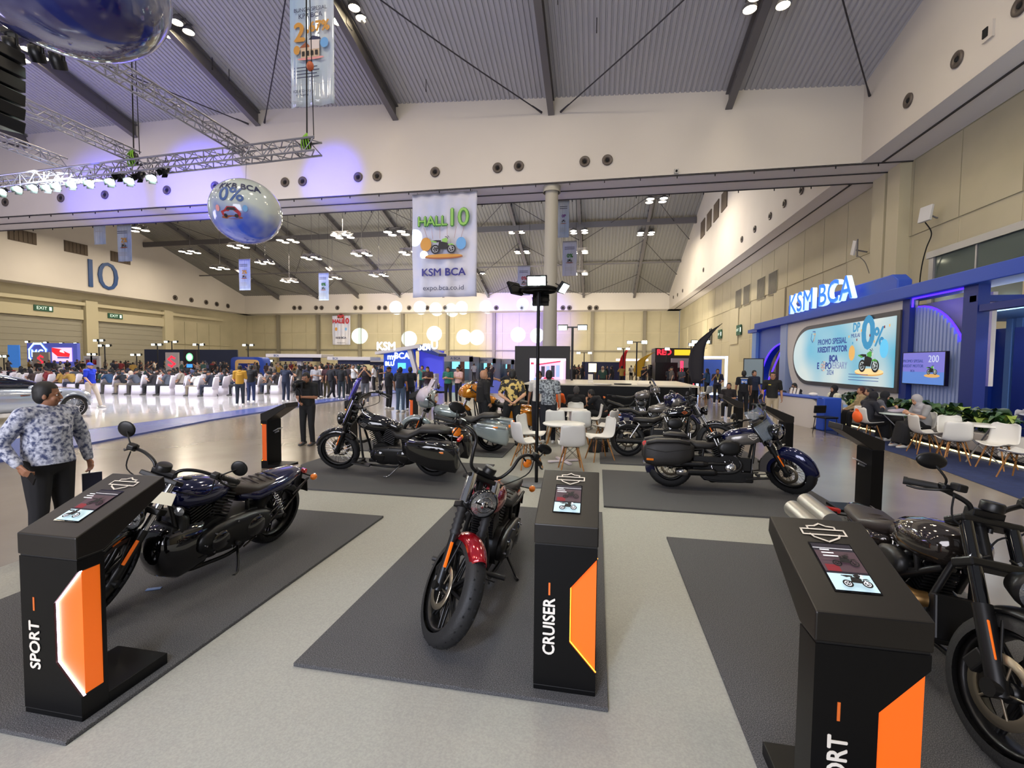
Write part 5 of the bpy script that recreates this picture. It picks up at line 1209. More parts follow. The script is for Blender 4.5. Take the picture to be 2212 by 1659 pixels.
    # --- hair / headscarf
    q = MB(); q.M = M0
    if hair == 'hijab':
        q.ell((0, -.02, .025), (.096, .108, .118), 16, 12); q.ell((0, -.0, -.07), (.082, .09, .09), 14, 10); q.ell((0, -.02, -.17), (.15, .11, .1), 14, 10); q.ell((0, .01, -.24), (.13, .12, .09), 14, 10)
        h = remesh(q, max(vox, .012), 2, 'hair')
        bm = bmesh.new(); bm.from_mesh(h); c = M0 @ Vector((0, .1, -.015)); bmesh.ops.delete(bm, geom=[v for v in bm.verts if (v.co-c).length < .068], context='VERTS'); bm.to_mesh(h); bm.free()
    elif hair == 'cap':
        q.ell((0, -.014, .045), (.084, .1, .085), 16, 10); q.box((0, .1, .045), (.12, .09, .012)); h = remesh(q, max(vox, .01), 1, 'hair')
    else:
        q.ell((0, -.017, .036), (.081, .096, .094), 16, 12); q.ell((0, -.042, -.01), (.075, .066, .085), 14, 10)
        if hair == 'long': q.ell((0, -.07, -.12), (.08, .045, .13), 14, 10)
        for s in (-1, 1): q.ell((s*.068, -.02, 0), (.016, .045, .05), 8, 8)
        h = remesh(q, max(vox, .01), 1, 'hair')
        bm = bmesh.new(); bm.from_mesh(h); Mi = M0.inverted()
        bmesh.ops.delete(bm, geom=[v for v in bm.verts if (Mi @ v.co).y > .045 and (Mi @ v.co).z < .062], context='VERTS'); bm.to_mesh(h); bm.free()
    out['hair'] = h
    if fine:
        q = MB(); q.M = M0
        for s in (-1, 1): q.ell((s*.031, .073, .0), (.014, .008, .007), 8, 6, k=0); q.ell((s*.031, .08, .0), (.006, .003, .006), 8, 6, k=1); q.box((s*.032, .085, .02), (.032, .006, .007), (0, s*-.15, 0), k=1)
        q.ell((0, .089, -.058), (.022, .006, .006), 10, 6, k=2)
        out['face'] = q.mesh('face', [mat('eye_white', (210, 205, 198)), mat('eye_dark', (22, 16, 14)), mat('lip', (132, 78, 66))])
    _FIG[key] = out; return out
SKIN = [mat('skin_%d' % i, c, .55) for i, c in enumerate(((172, 126, 96), (150, 104, 78), (192, 146, 116), (128, 86, 62)))]
def cmat(c, rough=.85): return mat('cloth_%02x%02x%02x' % tuple(c), c, rough)
HAIRM = cmat((16, 14, 14), .6)
NB = (22, 24, 30); 
def person(lab, loc, rz, pose='idle', shirt=NB, trous=(18, 18, 22), hair='short', hairm=None, skin=0, fat=1.0, fine=0, sleeve='short', bottom='trousers', shoes=(210, 208, 204), sc=1.0, grp=None, shirtm=None, skirt=0, cat='person'):
    f = figure(pose, fat, fine, hair, sleeve, bottom, skirt); r = thing('person', lab, cat, loc, rz, grp); r.scale = (sc,)*3
    inst('body', f['body'], r, mats=[SKIN[skin]]); inst('shirt', f['shirt'], r, mats=[shirtm or cmat(shirt)]); inst('trousers', f['trousers'], r, mats=[cmat(trous)])
    inst('shoes', f['shoes'], r, mats=[cmat(shoes, .6)]); inst('headscarf' if hair == 'hijab' else ('cap' if hair == 'cap' else 'hair'), f['hair'], r, mats=[hairm or HAIRM])
    if 'face' in f: inst('face', f['face'], r)
    return r
def face_to(p, q): return math.atan2(-(q[0]-p[0]), q[1]-p[1])
# a cheap one-mesh figure for the distance: five material slots
_FAR = {}
def far_mesh(pose, hair='short', bottom='trousers'):
    k = (pose, hair, bottom)
    if k not in _FAR:
        f = figure(pose, 1.08, 0, hair, 'short', bottom); bm = bmesh.new(); slots = ['body', 'shirt', 'trousers', 'shoes', 'hair']
        for i, n in enumerate(slots):
            t = f[n]; tb = bmesh.new(); tb.from_mesh(t)
            for fc in tb.faces: fc.material_index = i
            tm = bpy.data.meshes.new('t'); tb.to_mesh(tm); tb.free(); bm.from_mesh(tm)
        me = bpy.data.meshes.new('person'); bm.to_mesh(me); bm.free()
        for n in slots: me.materials.append(DARK)
        me.polygons.foreach_set('use_smooth', [True]*len(me.polygons)); _FAR[k] = me
    return _FAR[k]
SH = [(20, 22, 28), (16, 16, 20), (28, 32, 46), (34, 30, 34), (200, 196, 190), (70, 74, 84), (58, 44, 42), (150, 140, 128), (34, 60, 90), (90, 84, 80), (22, 24, 30), (24, 26, 38), (120, 40, 44), (160, 128, 60), (46, 74, 66)]
TR = [(20, 20, 24), (26, 30, 44), (40, 46, 62), (70, 66, 60), (120, 108, 90), (20, 20, 22)]
CN = {0: 'black', 1: 'black', 2: 'navy', 3: 'dark brown', 4: 'white', 5: 'grey', 6: 'brown', 7: 'beige', 8: 'blue', 9: 'taupe', 10: 'black', 11: 'dark navy', 12: 'red', 13: 'ochre', 14: 'teal'}
def far_person(lab, loc, rz, pose, grp, rng, hair=None, si=None):
    hair = hair or rng.choice(['short', 'short', 'long', 'hijab', 'cap']); si = rng.randrange(len(SH)) if si is None else si
    me = far_mesh(pose, hair, 'trousers'); hm = HAIRM if hair != 'hijab' else cmat(rng.choice([(20, 20, 24), (150, 140, 130), (60, 64, 90), (180, 160, 140)]))
    r = inst('person', me, None, loc, rz, [SKIN[rng.randrange(3)], cmat(SH[si]), cmat(rng.choice(TR)), cmat((60, 58, 56)), hm], label=lab % CN[si] if '%s' in lab else lab, cat='person', group=grp)
    s = rng.uniform(.95, 1.06); r.scale = (s, s, s); return r
rng = random.Random(11)
# ---- the nearer people, placed where the photo shows their feet
BATB = mat('batik_blue_white', (196, 200, 214), .75, noise=((58, 68, 106), 30, 15, .4, .62))
BATY = mat('batik_gold_black', (190, 162, 92), .75, noise=((30, 26, 22), 10, 5, .47, .5))
BATG = mat('batik_grey', (150, 156, 160), .75, noise=((40, 46, 56), 24, 5, .42, .6))
man = person('stout man in blue and white batik shirt holding a phone and pouch', (-5.05, 3.39, 0), R(-92), 'bag', hair='short', skin=1, fat=1.2, fine=2, sleeve='long', trous=(20, 20, 24), shirtm=BATB, shoes=(20, 20, 20), sc=.985)
q = MB(); q.box((0, .0, 0), (.03, .15, .24)); q.tube([(0, -.02, .12), (0, 0, .2)], .006, 5)
po = q.build('pouch', mat('navy_pouch', (28, 30, 46), .4), bev=.01, label='dark blue zipped pouch hanging from the batik man\'s hand', cat='pouch')
po.parent = None
PMX = Matrix.Translation(man.location) @ Matrix.Rotation(R(-92), 4, 'Z') @ Matrix.Scale(.985, 4)
po.location = PMX @ Vector((-.31, .08, .62)); po.rotation_euler = (0, 0, R(-30))
q = MB(); q.box((0, 0, 0), (.012, .08, .16)); ph = q.build('phone', BLACKP, bev=.006, label='black phone in the batik man\'s other hand', cat='phone'); ph.location = PMX @ Vector((.24, .16, .84)); ph.rotation_euler = (1.0, 0, R(-100))
pg = person('man in black shirt filming with a camera on a small gimbal', (-6.3, 9.1, 0), R(185), 'photo', shirt=(14, 14, 16), trous=(14, 14, 17), fine=1, sleeve='short', skin=1, sc=.97)
POSES['film'] = P_(elL=(-.22, .02, 1.1), elR=(.22, .02, 1.1), wrL=(-.03, .26, 1.12), wrR=(.04, .24, 1.0), hed=(0, .04, 1.54))
for c in list(pg.children): bpy.data.objects.remove(c)
f = figure('film', 1, 1, 'short', 'short', 'trousers')
for n, m in (('body', SKIN[1]), ('shirt', cmat((14, 14, 16))), ('trousers', cmat((14, 14, 17))), ('shoes', cmat((60, 60, 64))), ('hair', HAIRM), ('face', None)): inst(n, f[n], pg, mats=[m] if m else None)
cm_ = thing('camera_rig', 'black camera on a gimbal handle held by the filming man', 'camera', (-6.28, 8.8, 0), R(185))
q = MB(); q.box((0, 0, 1.34), (.2, .1, .13)); q.cyl((0, .05, 1.34), (0, .2, 1.34), .045, n=16); q.ell((0, -.03, 1.4), (.13, .06, .06)); q.build('camera_body', BLACKP, cm_, bev=.01)
q = MB(); q.tube(spl([(0, 0, .98), (0, 0, 1.2), (.06, .0, 1.26)]), .018, 8); q.build('gimbal_handle', BLACKP, cm_)
bt = person('man in yellow and black batik shirt, hands clasped behind his back', (-1.88, 10.15, 0), R(8), 'behind', shirtm=BATY, trous=(14, 14, 18), fine=1, skin=2, shoes=(20, 20, 22), sc=1.03, fat=1.08)
person('man in dark grey batik shirt standing behind the floodlight pole', (-1.1, 10.6, 0), R(0), 'idle', shirtm=BATG, trous=(24, 26, 34), fine=1, skin=0, fat=1.1, sc=1.02)
person('smiling man in white shirt and lanyard facing the batik pair', (-1.45, 11.5, 0), R(170), 'idle', shirt=(222, 220, 214), trous=(30, 30, 40), fine=1, skin=1)
person('bald man in black embroidered shirt beside the golden motorcycle', (-2.75, 10.95, 0), R(-50), 'idle', shirt=(18, 16, 16), sleeve='long', fine=1, skin=0, fat=1.12, hairm=SKIN[0])
person('man in black cap and badge shirt reaching over the golden motorcycle', (-2.75, 14.4, 0), R(165), 'point', shirt=(20, 22, 28), fine=1, hair='cap', skin=2)
def npx(lab, fx, fy, rz, pose, **k):
    p = onZ(fx, fy); return person(lab, (p.x, p.y, k.pop('z', 0)), R(rz), pose, fine=k.pop('fine', 1), **k)
st1 = npx('staff man in black shirt with blue back print, seen from behind, near the blue booth', 1604, 900, -10, 'idle', shirt=(16, 18, 26), trous=(18, 20, 26), skin=1)
st2 = npx('smiling man with glasses in black and yellow polo and beige trousers', 1665, 925, 170, 'idle', shirt=(20, 20, 18), trous=(180, 166, 140), skin=0)
st3 = npx('man in navy shirt with yellow lanyard near the white chairs', 1548, 873, 175, 'hand', shirt=(24, 26, 48), trous=(20, 20, 26), skin=1)
npx('man in ochre shirt with green backpack standing on the white stage', 519, 876, 30, 'phone', shirt=(176, 132, 40), sleeve='long', trous=(32, 40, 54), skin=1)
npx('man in black shirt and blue jeans beside the backpack man', 543, 869, 20, 'phone', shirt=(16, 16, 20), trous=(30, 44, 84), skin=1)
npx('man in navy coveralls raising his phone on the white stage', 618, 868, 10, 'photo', shirt=(30, 38, 60), trous=(30, 38, 60), skin=1)
npx('photographer woman with ponytail and hip camera by the stage edge', 789, 872, 200, 'photo', shirt=(34, 28, 38), trous=(96, 100, 112), hair='long', skin=2)
npx('man in black shirt and black trousers at left of the chatting group', 840, 883, -35, 'hand', shirt=(22, 24, 30), trous=(14, 14, 18), hair='cap', skin=1)
npx('man in navy shirt and blue jeans in the chatting group', 865, 890, 0, 'idle', shirt=(26, 32, 44), trous=(62, 80, 104), skin=1)
npx('man in dark shirt and lanyard at right of the chatting group', 886, 886, 40, 'hand', shirt=(22, 28, 40), trous=(22, 26, 38), skin=0)
npx('woman with long hair in plum top and grey trousers checking her phone', 924, 872, 185, 'phone', shirt=(52, 34, 44), trous=(120, 118, 126), hair='long', skin=2)
npx('woman in green blouse behind the golden motorcycle', 968, 872, 180, 'phone', shirt=(44, 110, 96), trous=(30, 34, 40), hair='long', skin=2)
npx('woman in pale pink top right of the woman in green', 990, 870, 160, 'phone', shirt=(214, 176, 172), trous=(40, 40, 48), hair='long', skin=2)
for i, (fx, fy, rz, ps, s_, t_, lb) in enumerate(((665, 862, 60, 'idle', (40, 44, 66), (60, 52, 50), 'woman in dark blue dress among the standing group on the stage'), (683, 862, 200, 'phone', (150, 148, 152), (24, 24, 30), 'woman in grey vest among the standing group on the stage'),
        (693, 858, 150, 'idle', (212, 190, 178), (26, 26, 32), 'man in a pink shirt and black jacket on the stage'), (706, 861, 0, 'idle', (56, 24, 32), (76, 70, 50), 'man in maroon shirt on the stage'), (716, 863, -20, 'walk', (24, 24, 30), (20, 20, 24), 'man in black next to the maroon shirt man'),
        (726, 858, 30, 'hand', (30, 32, 44), (58, 48, 56), 'man with shoulder bag and brown trousers on the stage'), (738, 864, 10, 'idle', (18, 20, 26), (40, 50, 56), 'man in black with dark teal trousers at the stage edge'), (752, 855, -30, 'idle', (44, 36, 40), (26, 26, 32), 'man in dark brown shirt near the white canopy post'),
        (764, 852, 190, 'photo', (214, 214, 214), (20, 20, 26), 'man in white shirt raising a camera near the canopy post'), (648, 858, 90, 'phone', (70, 66, 60), (120, 108, 90), 'person in khaki with a camera tripod on the stage'),
        (808, 846, 100, 'hand', (210, 206, 206), (30, 30, 36), 'woman in white and black dress by the blue booth'), (822, 846, -90, 'phone', (26, 28, 36), (24, 24, 34), 'person in black beside the blue booth corner'),
        (912, 858, 170, 'photo', (40, 110, 104), (30, 34, 40), 'person in teal shirt photographing near the blue booth'), (1052, 870, 150, 'phone', (30, 30, 36), (26, 26, 30), 'woman in black top behind the bald man'))):
    npx(lb, fx, fy, rz, ps, shirt=s_, trous=t_, fine=0, hair='long' if 'woman' in lb else 'short')
p = onZ(197, 884); wm = person('walking man in bright blue shirt and beige trousers in front of the car', (p.x, p.y, .05), R(-75), 'walk', shirt=(20, 50, 190), trous=(200, 186, 170), fine=1, hair='cap', hairm=cmat((30, 60, 170)), skin=2)
# seated men at the farther round table
person('seated man in black shirt with red print seen from behind', (-.55, 12.6, .0), R(0), 'sit', shirt=(18, 18, 22), trous=(20, 20, 26), fine=1, hair='short', hairm=cmat((70, 68, 68)))
person('seated man in black shirt resting chin on hand at the counter', (.15, 12.9, 0), R(70), 'sitlean', shirt=(18, 19, 24), trous=(16, 16, 20), fine=1)
person('seated person in orange and black behind the floodlight pole', (-1.15, 13.2, 0), R(-20), 'sitphone', shirt=(226, 96, 30), trous=(24, 26, 40), fine=0)
F = Flat((0, -.142, 1.27), (1, 0, 0), (0, 0, 1), .003); F.rect(-.1, -.07, .1, .09, mat('print_staff_blue', (40, 96, 180))); F.rect(-.12, .11, .12, .13, LETW); F.build('back_print', st1); text('BCA', .085, (0, -.155, 1.27), (1, 0, 0), (0, 0, 1), LETW, st1, bold=.003)
q = MB(); q.tube(spl([(-.06, .06, 1.43), (-.04, .14, 1.3), (0, .16, 1.16), (.04, .14, 1.3), (.06, .06, 1.43)]), .008, 6); q.build('lanyard', mat('lanyard_yellow', (220, 200, 60)), st3); q = MB(); q.box((0, .165, 1.1), (.07, .006, .1)); q.build('name_badge', LETW, st3)
q = MB(); q.box((.09, .135, 1.3), (.07, .01, .025)); q.box((-.21, .0, 1.39), (.05, .1, .012), (0, -.6, 0)); q.box((.21, 0, 1.39), (.05, .1, .012), (0, .6, 0)); q.build('yellow_trim', mat('trim_yellow', (206, 190, 50)), st2)
q = MB()
for s in (-1, 1): q.lathe([(.022, 0), (.026, .002), (.022, .004)], (s*.032, .1, 1.555), 'Y', 14)
q.build('glasses', SB, st2)
# ================================================================ BLUE BOOTH AT RIGHT
BL1 = mat('booth_blue', (36, 74, 176), .5); BL2 = mat('booth_dark_blue', (16, 40, 118), .5); BL3 = mat('booth_light_blue', (104, 144, 206), .5); LIL = mat('booth_lilac', (150, 166, 208), .5)
CREAM = mat('booth_white', (206, 200, 194), .5); NEON = emis('blue_neon', (60, 30, 255), 5); NAVYD = mat('booth_navy', (20, 26, 58), .6)
b = MB(); b.add([(6.35, 30, .004), (6.35, 10.8, .004), (5.95, 7.6, .004), (5.6, 2, .004), (14.9, 2, .004), (14.9, 30, .004)], [(0, 1, 2, 3, 4, 5)]); b.build('booth_carpet', BLUEC, label='dark blue carpet of the booth area at right', cat='carpet')
bt_ = thing('exhibition_booth', 'large blue and white booth with rounded video screen at right', 'booth', (0, 0, 0))
def bp(name, m, *boxes, parent=bt_, bev=0, **k):
    q = MB()
    for b6 in boxes: q.bx(*b6)
    return q.build(name, m, parent, bev=bev, **k)
bp('fascia_beam', BL1, (8.75, 9.6, 7, 28.3, 3.86, 4.22), bev=.02); bp('fascia_step', BL1, (8.9, 9.6, 28.3, 29.9, 3.78, 3.98))
bp('corner_pillar', BL3, (9.0, 9.6, 28.7, 29.4, 0, 3.8)); bp('inner_pillar', LIL, (8.95, 9.5, 24.25, 25.0, 0, 3.86))
# arch wall: block with quarter arch opening
q = MB(); n = 16; c = (24.95, 1.0); arc = [(c[0]+3.1*math.cos(t), c[1]+2.0*math.sin(t)) for t in [math.pi/2*i/n for i in range(n+1)]]
q.prism([(28.7, 0), (28.7, 3.86), (24.95, 3.86)]+[(a, b_) for a, b_ in reversed(arc)]+[(28.05, 0)], 9.15, 9.5, 'X'); q.build('arch_wall', BL1, bt_)
q = MB(); q.tube([(9.14, a, b_) for a, b_ in arc]+[(9.14, 28.05, .0)], .035, 6); q.build('neon_arch', NEON, bt_)
bp('recess_back', NAVYD, (10.2, 10.4, 24.5, 29, 0, 3.86)); bp('recess_strip', mat('recess_strip', (46, 56, 92)), (10.12, 10.2, 26.0, 26.3, .2, 2.6))
# white screen panel with rounded lower left corner
q = MB(); R_ = 1.6; poly = [(15.75, 0.42), (15.75, 3.86), (24.25, 3.86)]+[(24.25-2.2+2.2*math.cos(t), .42+2.6-2.6*math.sin(t)) for t in [math.pi/2*i/12 for i in range(13)]]
q.prism(poly, 9.0, 9.4, 'X'); q.build('screen_panel', CREAM, bt_, bev=.02)
bp('panel_base', CREAM, (8.5, 9.2, 17.2, 22.6, 0, .40), (8.85, 9.2, 13.2, 17.2, 0, .40), bev=.02); bp('base_ledge', BL3, (8.45, 9.2, 17.2, 22.6, .40, .45))
def stadium(y0, y1, z0, z1, grow=0):
    y0 -= grow; y1 += grow; z0 -= grow; z1 += grow; rz_ = (z1-z0)/2; ry = 1.55; zc = (z0+z1)/2
    return [(y0, z0), (y0, z1), (y1-ry, z1)]+[(y1-ry+ry*math.sin(t), zc+rz_*math.cos(t)) for t in [math.pi*i/20 for i in range(1, 20)]]+[(y1-ry, z0)]
q = MB(); q.prism(stadium(15.9, 23.2, 1.22, 3.42, .16), 8.93, 9.0, 'X'); q.build('screen_bezel', mat('bezel_brown', (62, 58, 58), .4), bt_)
q = MB(); q.prism(stadium(15.9, 23.2, 1.22, 3.42), 8.90, 8.94, 'X'); sc = q.build('video_screen', None or (lambda: mat('screen_pale_blue', (190, 222, 228), .5, emit=.85, ecol=(196, 232, 240), noise=None))(), bt_)
# gradient across the screen: procedural, part of the picture shown
m = bpy.data.materials.new('screen_gradient'); m.use_nodes = True; nt = m.node_tree; bsd = nt.nodes['Principled BSDF']; bsd.inputs['Base Color'].default_value = (0, 0, 0, 1); bsd.inputs['Roughness'].default_value = .4
tc = nt.nodes.new('ShaderNodeTexCoord'); ns = nt.nodes.new('ShaderNodeTexNoise'); ns.inputs['Scale'].default_value = .35; ns.inputs['Detail'].default_value = 1
rp = nt.nodes.new('ShaderNodeValToRGB'); rp.color_ramp.elements[0].position = .38; rp.color_ramp.elements[0].color = (*lin((110, 196, 226)), 1); rp.color_ramp.elements[1].position = .6; rp.color_ramp.elements[1].color = (*lin((228, 240, 236)), 1)
nt.links.new(tc.outputs['Object'], ns.inputs[0]); nt.links.new(ns.outputs[0], rp.inputs[0]); nt.links.new(rp.outputs[0], bsd.inputs['Emission Color']); bsd.inputs['Emission Strength'].default_value = 1.0
sc.data.materials.clear(); sc.data.materials.append(m)
XS = 8.895; SX = lambda y, z: (XS, y, z)
NVT = emis('screen_navy', (40, 62, 130), .9)
def TS(px, py): p = onX(px, py, XS); return (XS, p.y, p.z)
def tx(w_, px, py, sz, m_, **k): return text(w_, sz, TS(px, py), (0, -1, 0), (0, 0, 1), m_, sc, **k)
tx('PROMO SPESIAL', 1796, 738, .31, NVT, bold=.006); tx('KREDIT MOTOR', 1796, 755, .31, NVT, bold=.012); tx('BCA', 1800, 775, .33, NVT, bold=.02)
tx('E', 1767, 791, .36, NVT, bold=.014); tx('PO', 1789, 791, .36, NVT, bold=.014); tx('VERSARY', 1811, 790, .36, emis('screen_slate', (110, 120, 160), .9), sx=.84); tx('2024', 1793, 805, .27, NVT)
TEAL = emis('screen_teal', (50, 130, 172), .9); tx('0', 1875, 722, 1.5, TEAL, bold=.06); tx('%', 1899, 729, .85, TEAL, bold=.02); tx('DP', 1850, 708, .44, TEAL, bold=.015, sx=.8); tx('MULAI', 1848, 725, .2, NVT)
p = onX(1877, 784, XS); F = Flat((XS-.002, p.y, p.z), (0, -1, 0), (0, 0, 1), .002); GOLD = emis('screen_gold', (206, 160, 90), .9); GRN = emis('screen_green', (70, 150, 60), .9); SLV_ = emis('screen_silver', (180, 190, 190), .8)
F.disc(0, -.33, .82, GOLD, .11); F.disc(0, -.29, .82, emis('screen_gold2', (232, 200, 140), 1), .1); moto_art(F, 0, .1, 1.25, GRN, SCRB, SLV_); F.disc(-.95, .35, .2, GOLD, .27); F.disc(.9, .45, .22, emis('screen_balloon', (90, 180, 220), .9), .3)
for i in range(10): F.rect(-1.2+i*.26, .9+.25*math.sin(i*5), -1.14+i*.26, .98+.25*math.sin(i*5), [GOLD, TEAL, SCRR][i % 3])
F.build('picture', sc)
p = onX(1757, 727, XS); F = Flat((XS, p.y, p.z), (0, -1, 0), (0, 0, 1), .002); F.line([(-.15, .12), (-.2, -.1), (-.05, -.25), (.12, -.05), (.15, .2), (-.05, .2)], .035, NVT); F.line([(.0, .1), (.2, .1), (.05, -.2)], .03, GOLD)
for a, b_ in ((.4, -1.02), (.15, -1.12)): pass
for k_ in range(6): t = k_*1.047; F.ring(.98+.12*math.cos(t), -1.24+.12*math.sin(t), .08, .02, GOLD if k_ % 2 else NVT)
for i in range(3): F.rect(2.9, -1.52-i*.1, 4.1+.6*(i > 0), -1.5-i*.1, NVT)
F.build('logo', sc)
# illuminated sign letters
lt = text('KSM BCA', 1.16, (8.62, 20.35, 4.58), (0, -1, 0), (0, 0, 1), NEON, None, 'sign_lettering', .08, bold=.02, sx=1.12)
lt.data.materials.clear(); lt.data.materials.append(emis('sign_blue_face', (34, 112, 240), 1.1)); lt.data.materials.append(emis('sign_white_edge', (196, 226, 255), 1.5))
for p_ in lt.data.polygons: p_.material_index = 0 if abs(p_.normal.x) > .7 else 1
lt.parent = bt_
q = MB(); q.prism([(15.9, 4.22), (15.9, 4.5), (16.2, 4.72), (24.0, 4.72), (24.0, 4.22)], 8.9, 9.3, 'X'); q.build('sign_backing', BL1, bt_, bev=.03)
# slatted wall with arch, TV, neon
for i in range(16):
    y = 15.6-i*.135; t = max(0, (15.4-y)/2.02); zt = 1.2+2.4*math.sqrt(max(0, 1-t*t))
    bp('slat', LIL, (9.15, 9.24, y-.04, y+.04, .3, zt))
q = MB(); n = 14; q.prism([(15.7, 0), (15.7, 3.55)]+[(15.4-2.0*math.sin(t), 1.2+2.35*math.cos(t)) for t in [math.pi/2*i/n for i in range(0, n+1)]]+[(13.4, 0)], 9.25, 9.3, 'X'); q.build('arch_backing', mat('booth_mid_blue', (60, 84, 150)), bt_)
q = MB(); q.tube([(9.2, 15.4-2.06*math.sin(t), 1.2+2.42*math.cos(t)) for t in [math.pi/2*i/n for i in range(n+1)]]+[(9.2, 13.34, .3)], .028, 6); q.tube([(8.98, 15.3, 3.6), (8.98, 15.3, 3.84), (8.98, 13.4, 3.84)], .025, 6); q.build('neon_line', NEON, bt_)
bp('white_panel', CREAM, (9.6, 9.7, 13.4, 16.4, 1.4, 3.75)); bp('dark_pillar', BL2, (8.98, 9.12, 15.42, 15.75, 0, 3.86)); bp('main_post', BL2, (8.9, 9.15, 12.85, 13.3, 0, 3.9))
bp('cross_rail', BL2, (8.9, 15, 12.9, 13.1, 3.45, 3.6), (8.9, 9.1, 7, 12.8, 3.2, 3.36)); bp('back_wall', BL1, (12.5, 12.7, 12.4, 17.5, 0, 3.1), (12.4, 14.9, 17.3, 17.5, 0, 3.1)); bp('deep_blue_wall', BL2, (11.0, 11.15, 12.6, 14.6, 0, 2.95))
for i in range(16): bp('slat', BL3, (12.2, 12.4, 16.3-i*.34, 16.5-i*.34, 0, 3.35))
bp('ceiling_soffit', mat('booth_pale_blue', (150, 190, 224), .5), (10.4, 14.9, 10, 17.5, 3.36, 3.45)); 
area('booth_cove_light', (12.6, 14.0, 3.3), (12.3, 14.5, 1), 2.5, 160, (.85, .93, 1), .3); area('booth_cove_light', (10.2, 14.2, 3.8), (9.4, 14, 2), 1.5, 50, (.85, .93, 1), .2)
q = MB(); q.lathe([(0, 0), (.07, 0), (.08, .03)], (9.6, 12.2, 3.35), n=14); q.build('downlight', LENSC, bt_)
spot('booth_downlight', (9.6, 12.2, 3.3), (9.4, 12.4, 0), 100, 60, (1, 1, 1), .6)
bp('arc_panel', BL3, (10.6, 10.7, 9.5, 12.4, 3.6, 3.95), bev=.1)
for i in range(7): spot('screen_panel_light', (7.6, 16+i*1.3, 4.6), (9, 16+i*1.3, 1.5), 70, 14, (1, .97, .92), 1)
tv = thing('television', 'wall television on the blue slatted arch showing a violet slide', 'screen', (8.95, 15.52, 1.83))
q = MB(); q.bx(-.03, .05, -1.72, 0, -.46, .46); q.build('casing', BLACKP, tv)
F = Flat((-.032, -.86, 0), (0, -1, 0), (0, 0, 1), .001); F.rect(-.83, -.44, .83, .44, emis('tv_violet', (110, 108, 190), .85)); F.rect(-.83, -.44, .83, -.1, emis('tv_blue', (84, 124, 196), .8)); F.disc(.38, -.2, .3, GOLD, .05); moto_art(F, .38, -.03, .42, GRN, SCRB, SLV_); F.build('picture', tv)
text('PROMO SPESIAL', .12, (-.036, -.46, .2), (0, -1, 0), (0, 0, 1), NVT, tv); text('KREDIT MOTOR', .12, (-.036, -.46, .06), (0, -1, 0), (0, 0, 1), NVT, tv); text('200', .27, (-.036, -1.28, .25), (0, -1, 0), (0, 0, 1), emis('tv_white', (190, 200, 226), .8), tv); text('BCA', .09, (-.036, -.46, -.08), (0, -1, 0), (0, 0, 1), NVT, tv)
# planter with leafy plants and LED line
pl = thing('planter', 'long white planter box with warm light strip below, in front of slats', 'planter', (7.75, 0, 0))
q = MB(); q.bx(.08, .62, 10.6, 17.0, .1, .5); q.build('box', CREAM, pl, bev=.015)
q = MB(); q.bx(.0, .7, 8.2, 17.0, .06, .12); q.build('plinth', SB, pl)
q = MB(); q.bx(-.0, .02, 8.2, 17.0, .02, .05); q.build('led_strip', emis('warm_led', (255, 226, 150), 5), pl)
LEAFG = [mat('leaf_dark', (28, 54, 30), .45), mat('leaf_mid', (52, 86, 40), .45), mat('leaf_lime', (130, 150, 62), .45)]
lm = []
for k_ in range(3):
    q = MB()
    def fn(a, b):
        s = (b-.5)*2; L = .42; wd = .055*math.sin(math.pi*min(1, a*.92+.06))**.7; bend = .5*a*a
        return (s*wd, L*a*math.cos(bend*(1+.4*k_)), L*a*math.sin(.9-bend*1.6)+abs(s)*.012)
    q.grid(fn, 6, 2); lm.append(q.mesh('leaf', LEAFG[k_]))
for i in range(13):
    pt = thing('potted_plant', 'leafy green dracaena plant in the long white planter', 'plant', (8.13+rng.uniform(-.08, .08), 10.85+i*.48, .48), 0, 'plants in the white planter')
    for j in range(22):
        l = inst('leaf', lm[rng.choice((0, 0, 1, 1, 1, 2))], pt, (rng.uniform(-.05, .05), rng.uniform(-.1, .1), rng.uniform(0, .12)), rng.uniform(0, 6.28)); l.rotation_euler[0] = rng.uniform(-.1, .75); s = rng.uniform(1.0, 1.5); l.scale = (s*1.5, s, s*1.3)
# curved desk
dk = thing('reception_desk', 'blue and white reception desk with rounded end and brochures', 'desk', (5.75, 17.2, 0), R(-76))
q = MB(); q.bx(0, 2.7, 0, .55, .88, .95); q.bx(2.45, 2.75, 0, .55, 0, .95); q.build('blue_shell', BL1, dk, bev=.06)
q = MB(); q.prism([(0, .0), (2.2, .0)]+[(2.2+.3*math.sin(t), .44-.44*math.cos(t)) for t in [math.pi*i/10 for i in range(11)]]+[(0, .88)], .04, .5, 'Y'); q.build('white_front', CREAM, dk, bev=.01)
for i, (x, l) in enumerate(((1.0, 'left'), (1.16, 'middle'), (1.32, 'right'))):
    q = MB(); q.box((0, 0, .1), (.012, .11, .2), (0, .2, 0)); q.build('brochure_stand', LETW, label='white brochure stand on the reception desk, %s of three' % l, cat='brochure', loc=(5.75+x*.24+.25, 17.2-x*.97+.1, .955), rz=.2)
q = MB(); q.ell((0, 0, .05), (.13, .1, .06)); q.build('bowl', LETW, label='white covered bowl on the reception desk', cat='bowl', loc=(6.5, 15.4, .95))
def rp_(x, y, rz, pose, lab, **k): k.setdefault('fine', 1); return person(lab, (x, y, 0), R(rz), pose, **k)
rp_(6.9, 17.3, 110, 'sitlean', 'man in black leaning over the reception desk', shirt=(20, 22, 30)); rp_(6.7, 18.2, 120, 'sitlean', 'man in navy writing at the far end of the desk', shirt=(26, 30, 46)); rp_(7.3, 18.6, 100, 'sitphone', 'seated man in black behind the desk workers', shirt=(20, 20, 26))
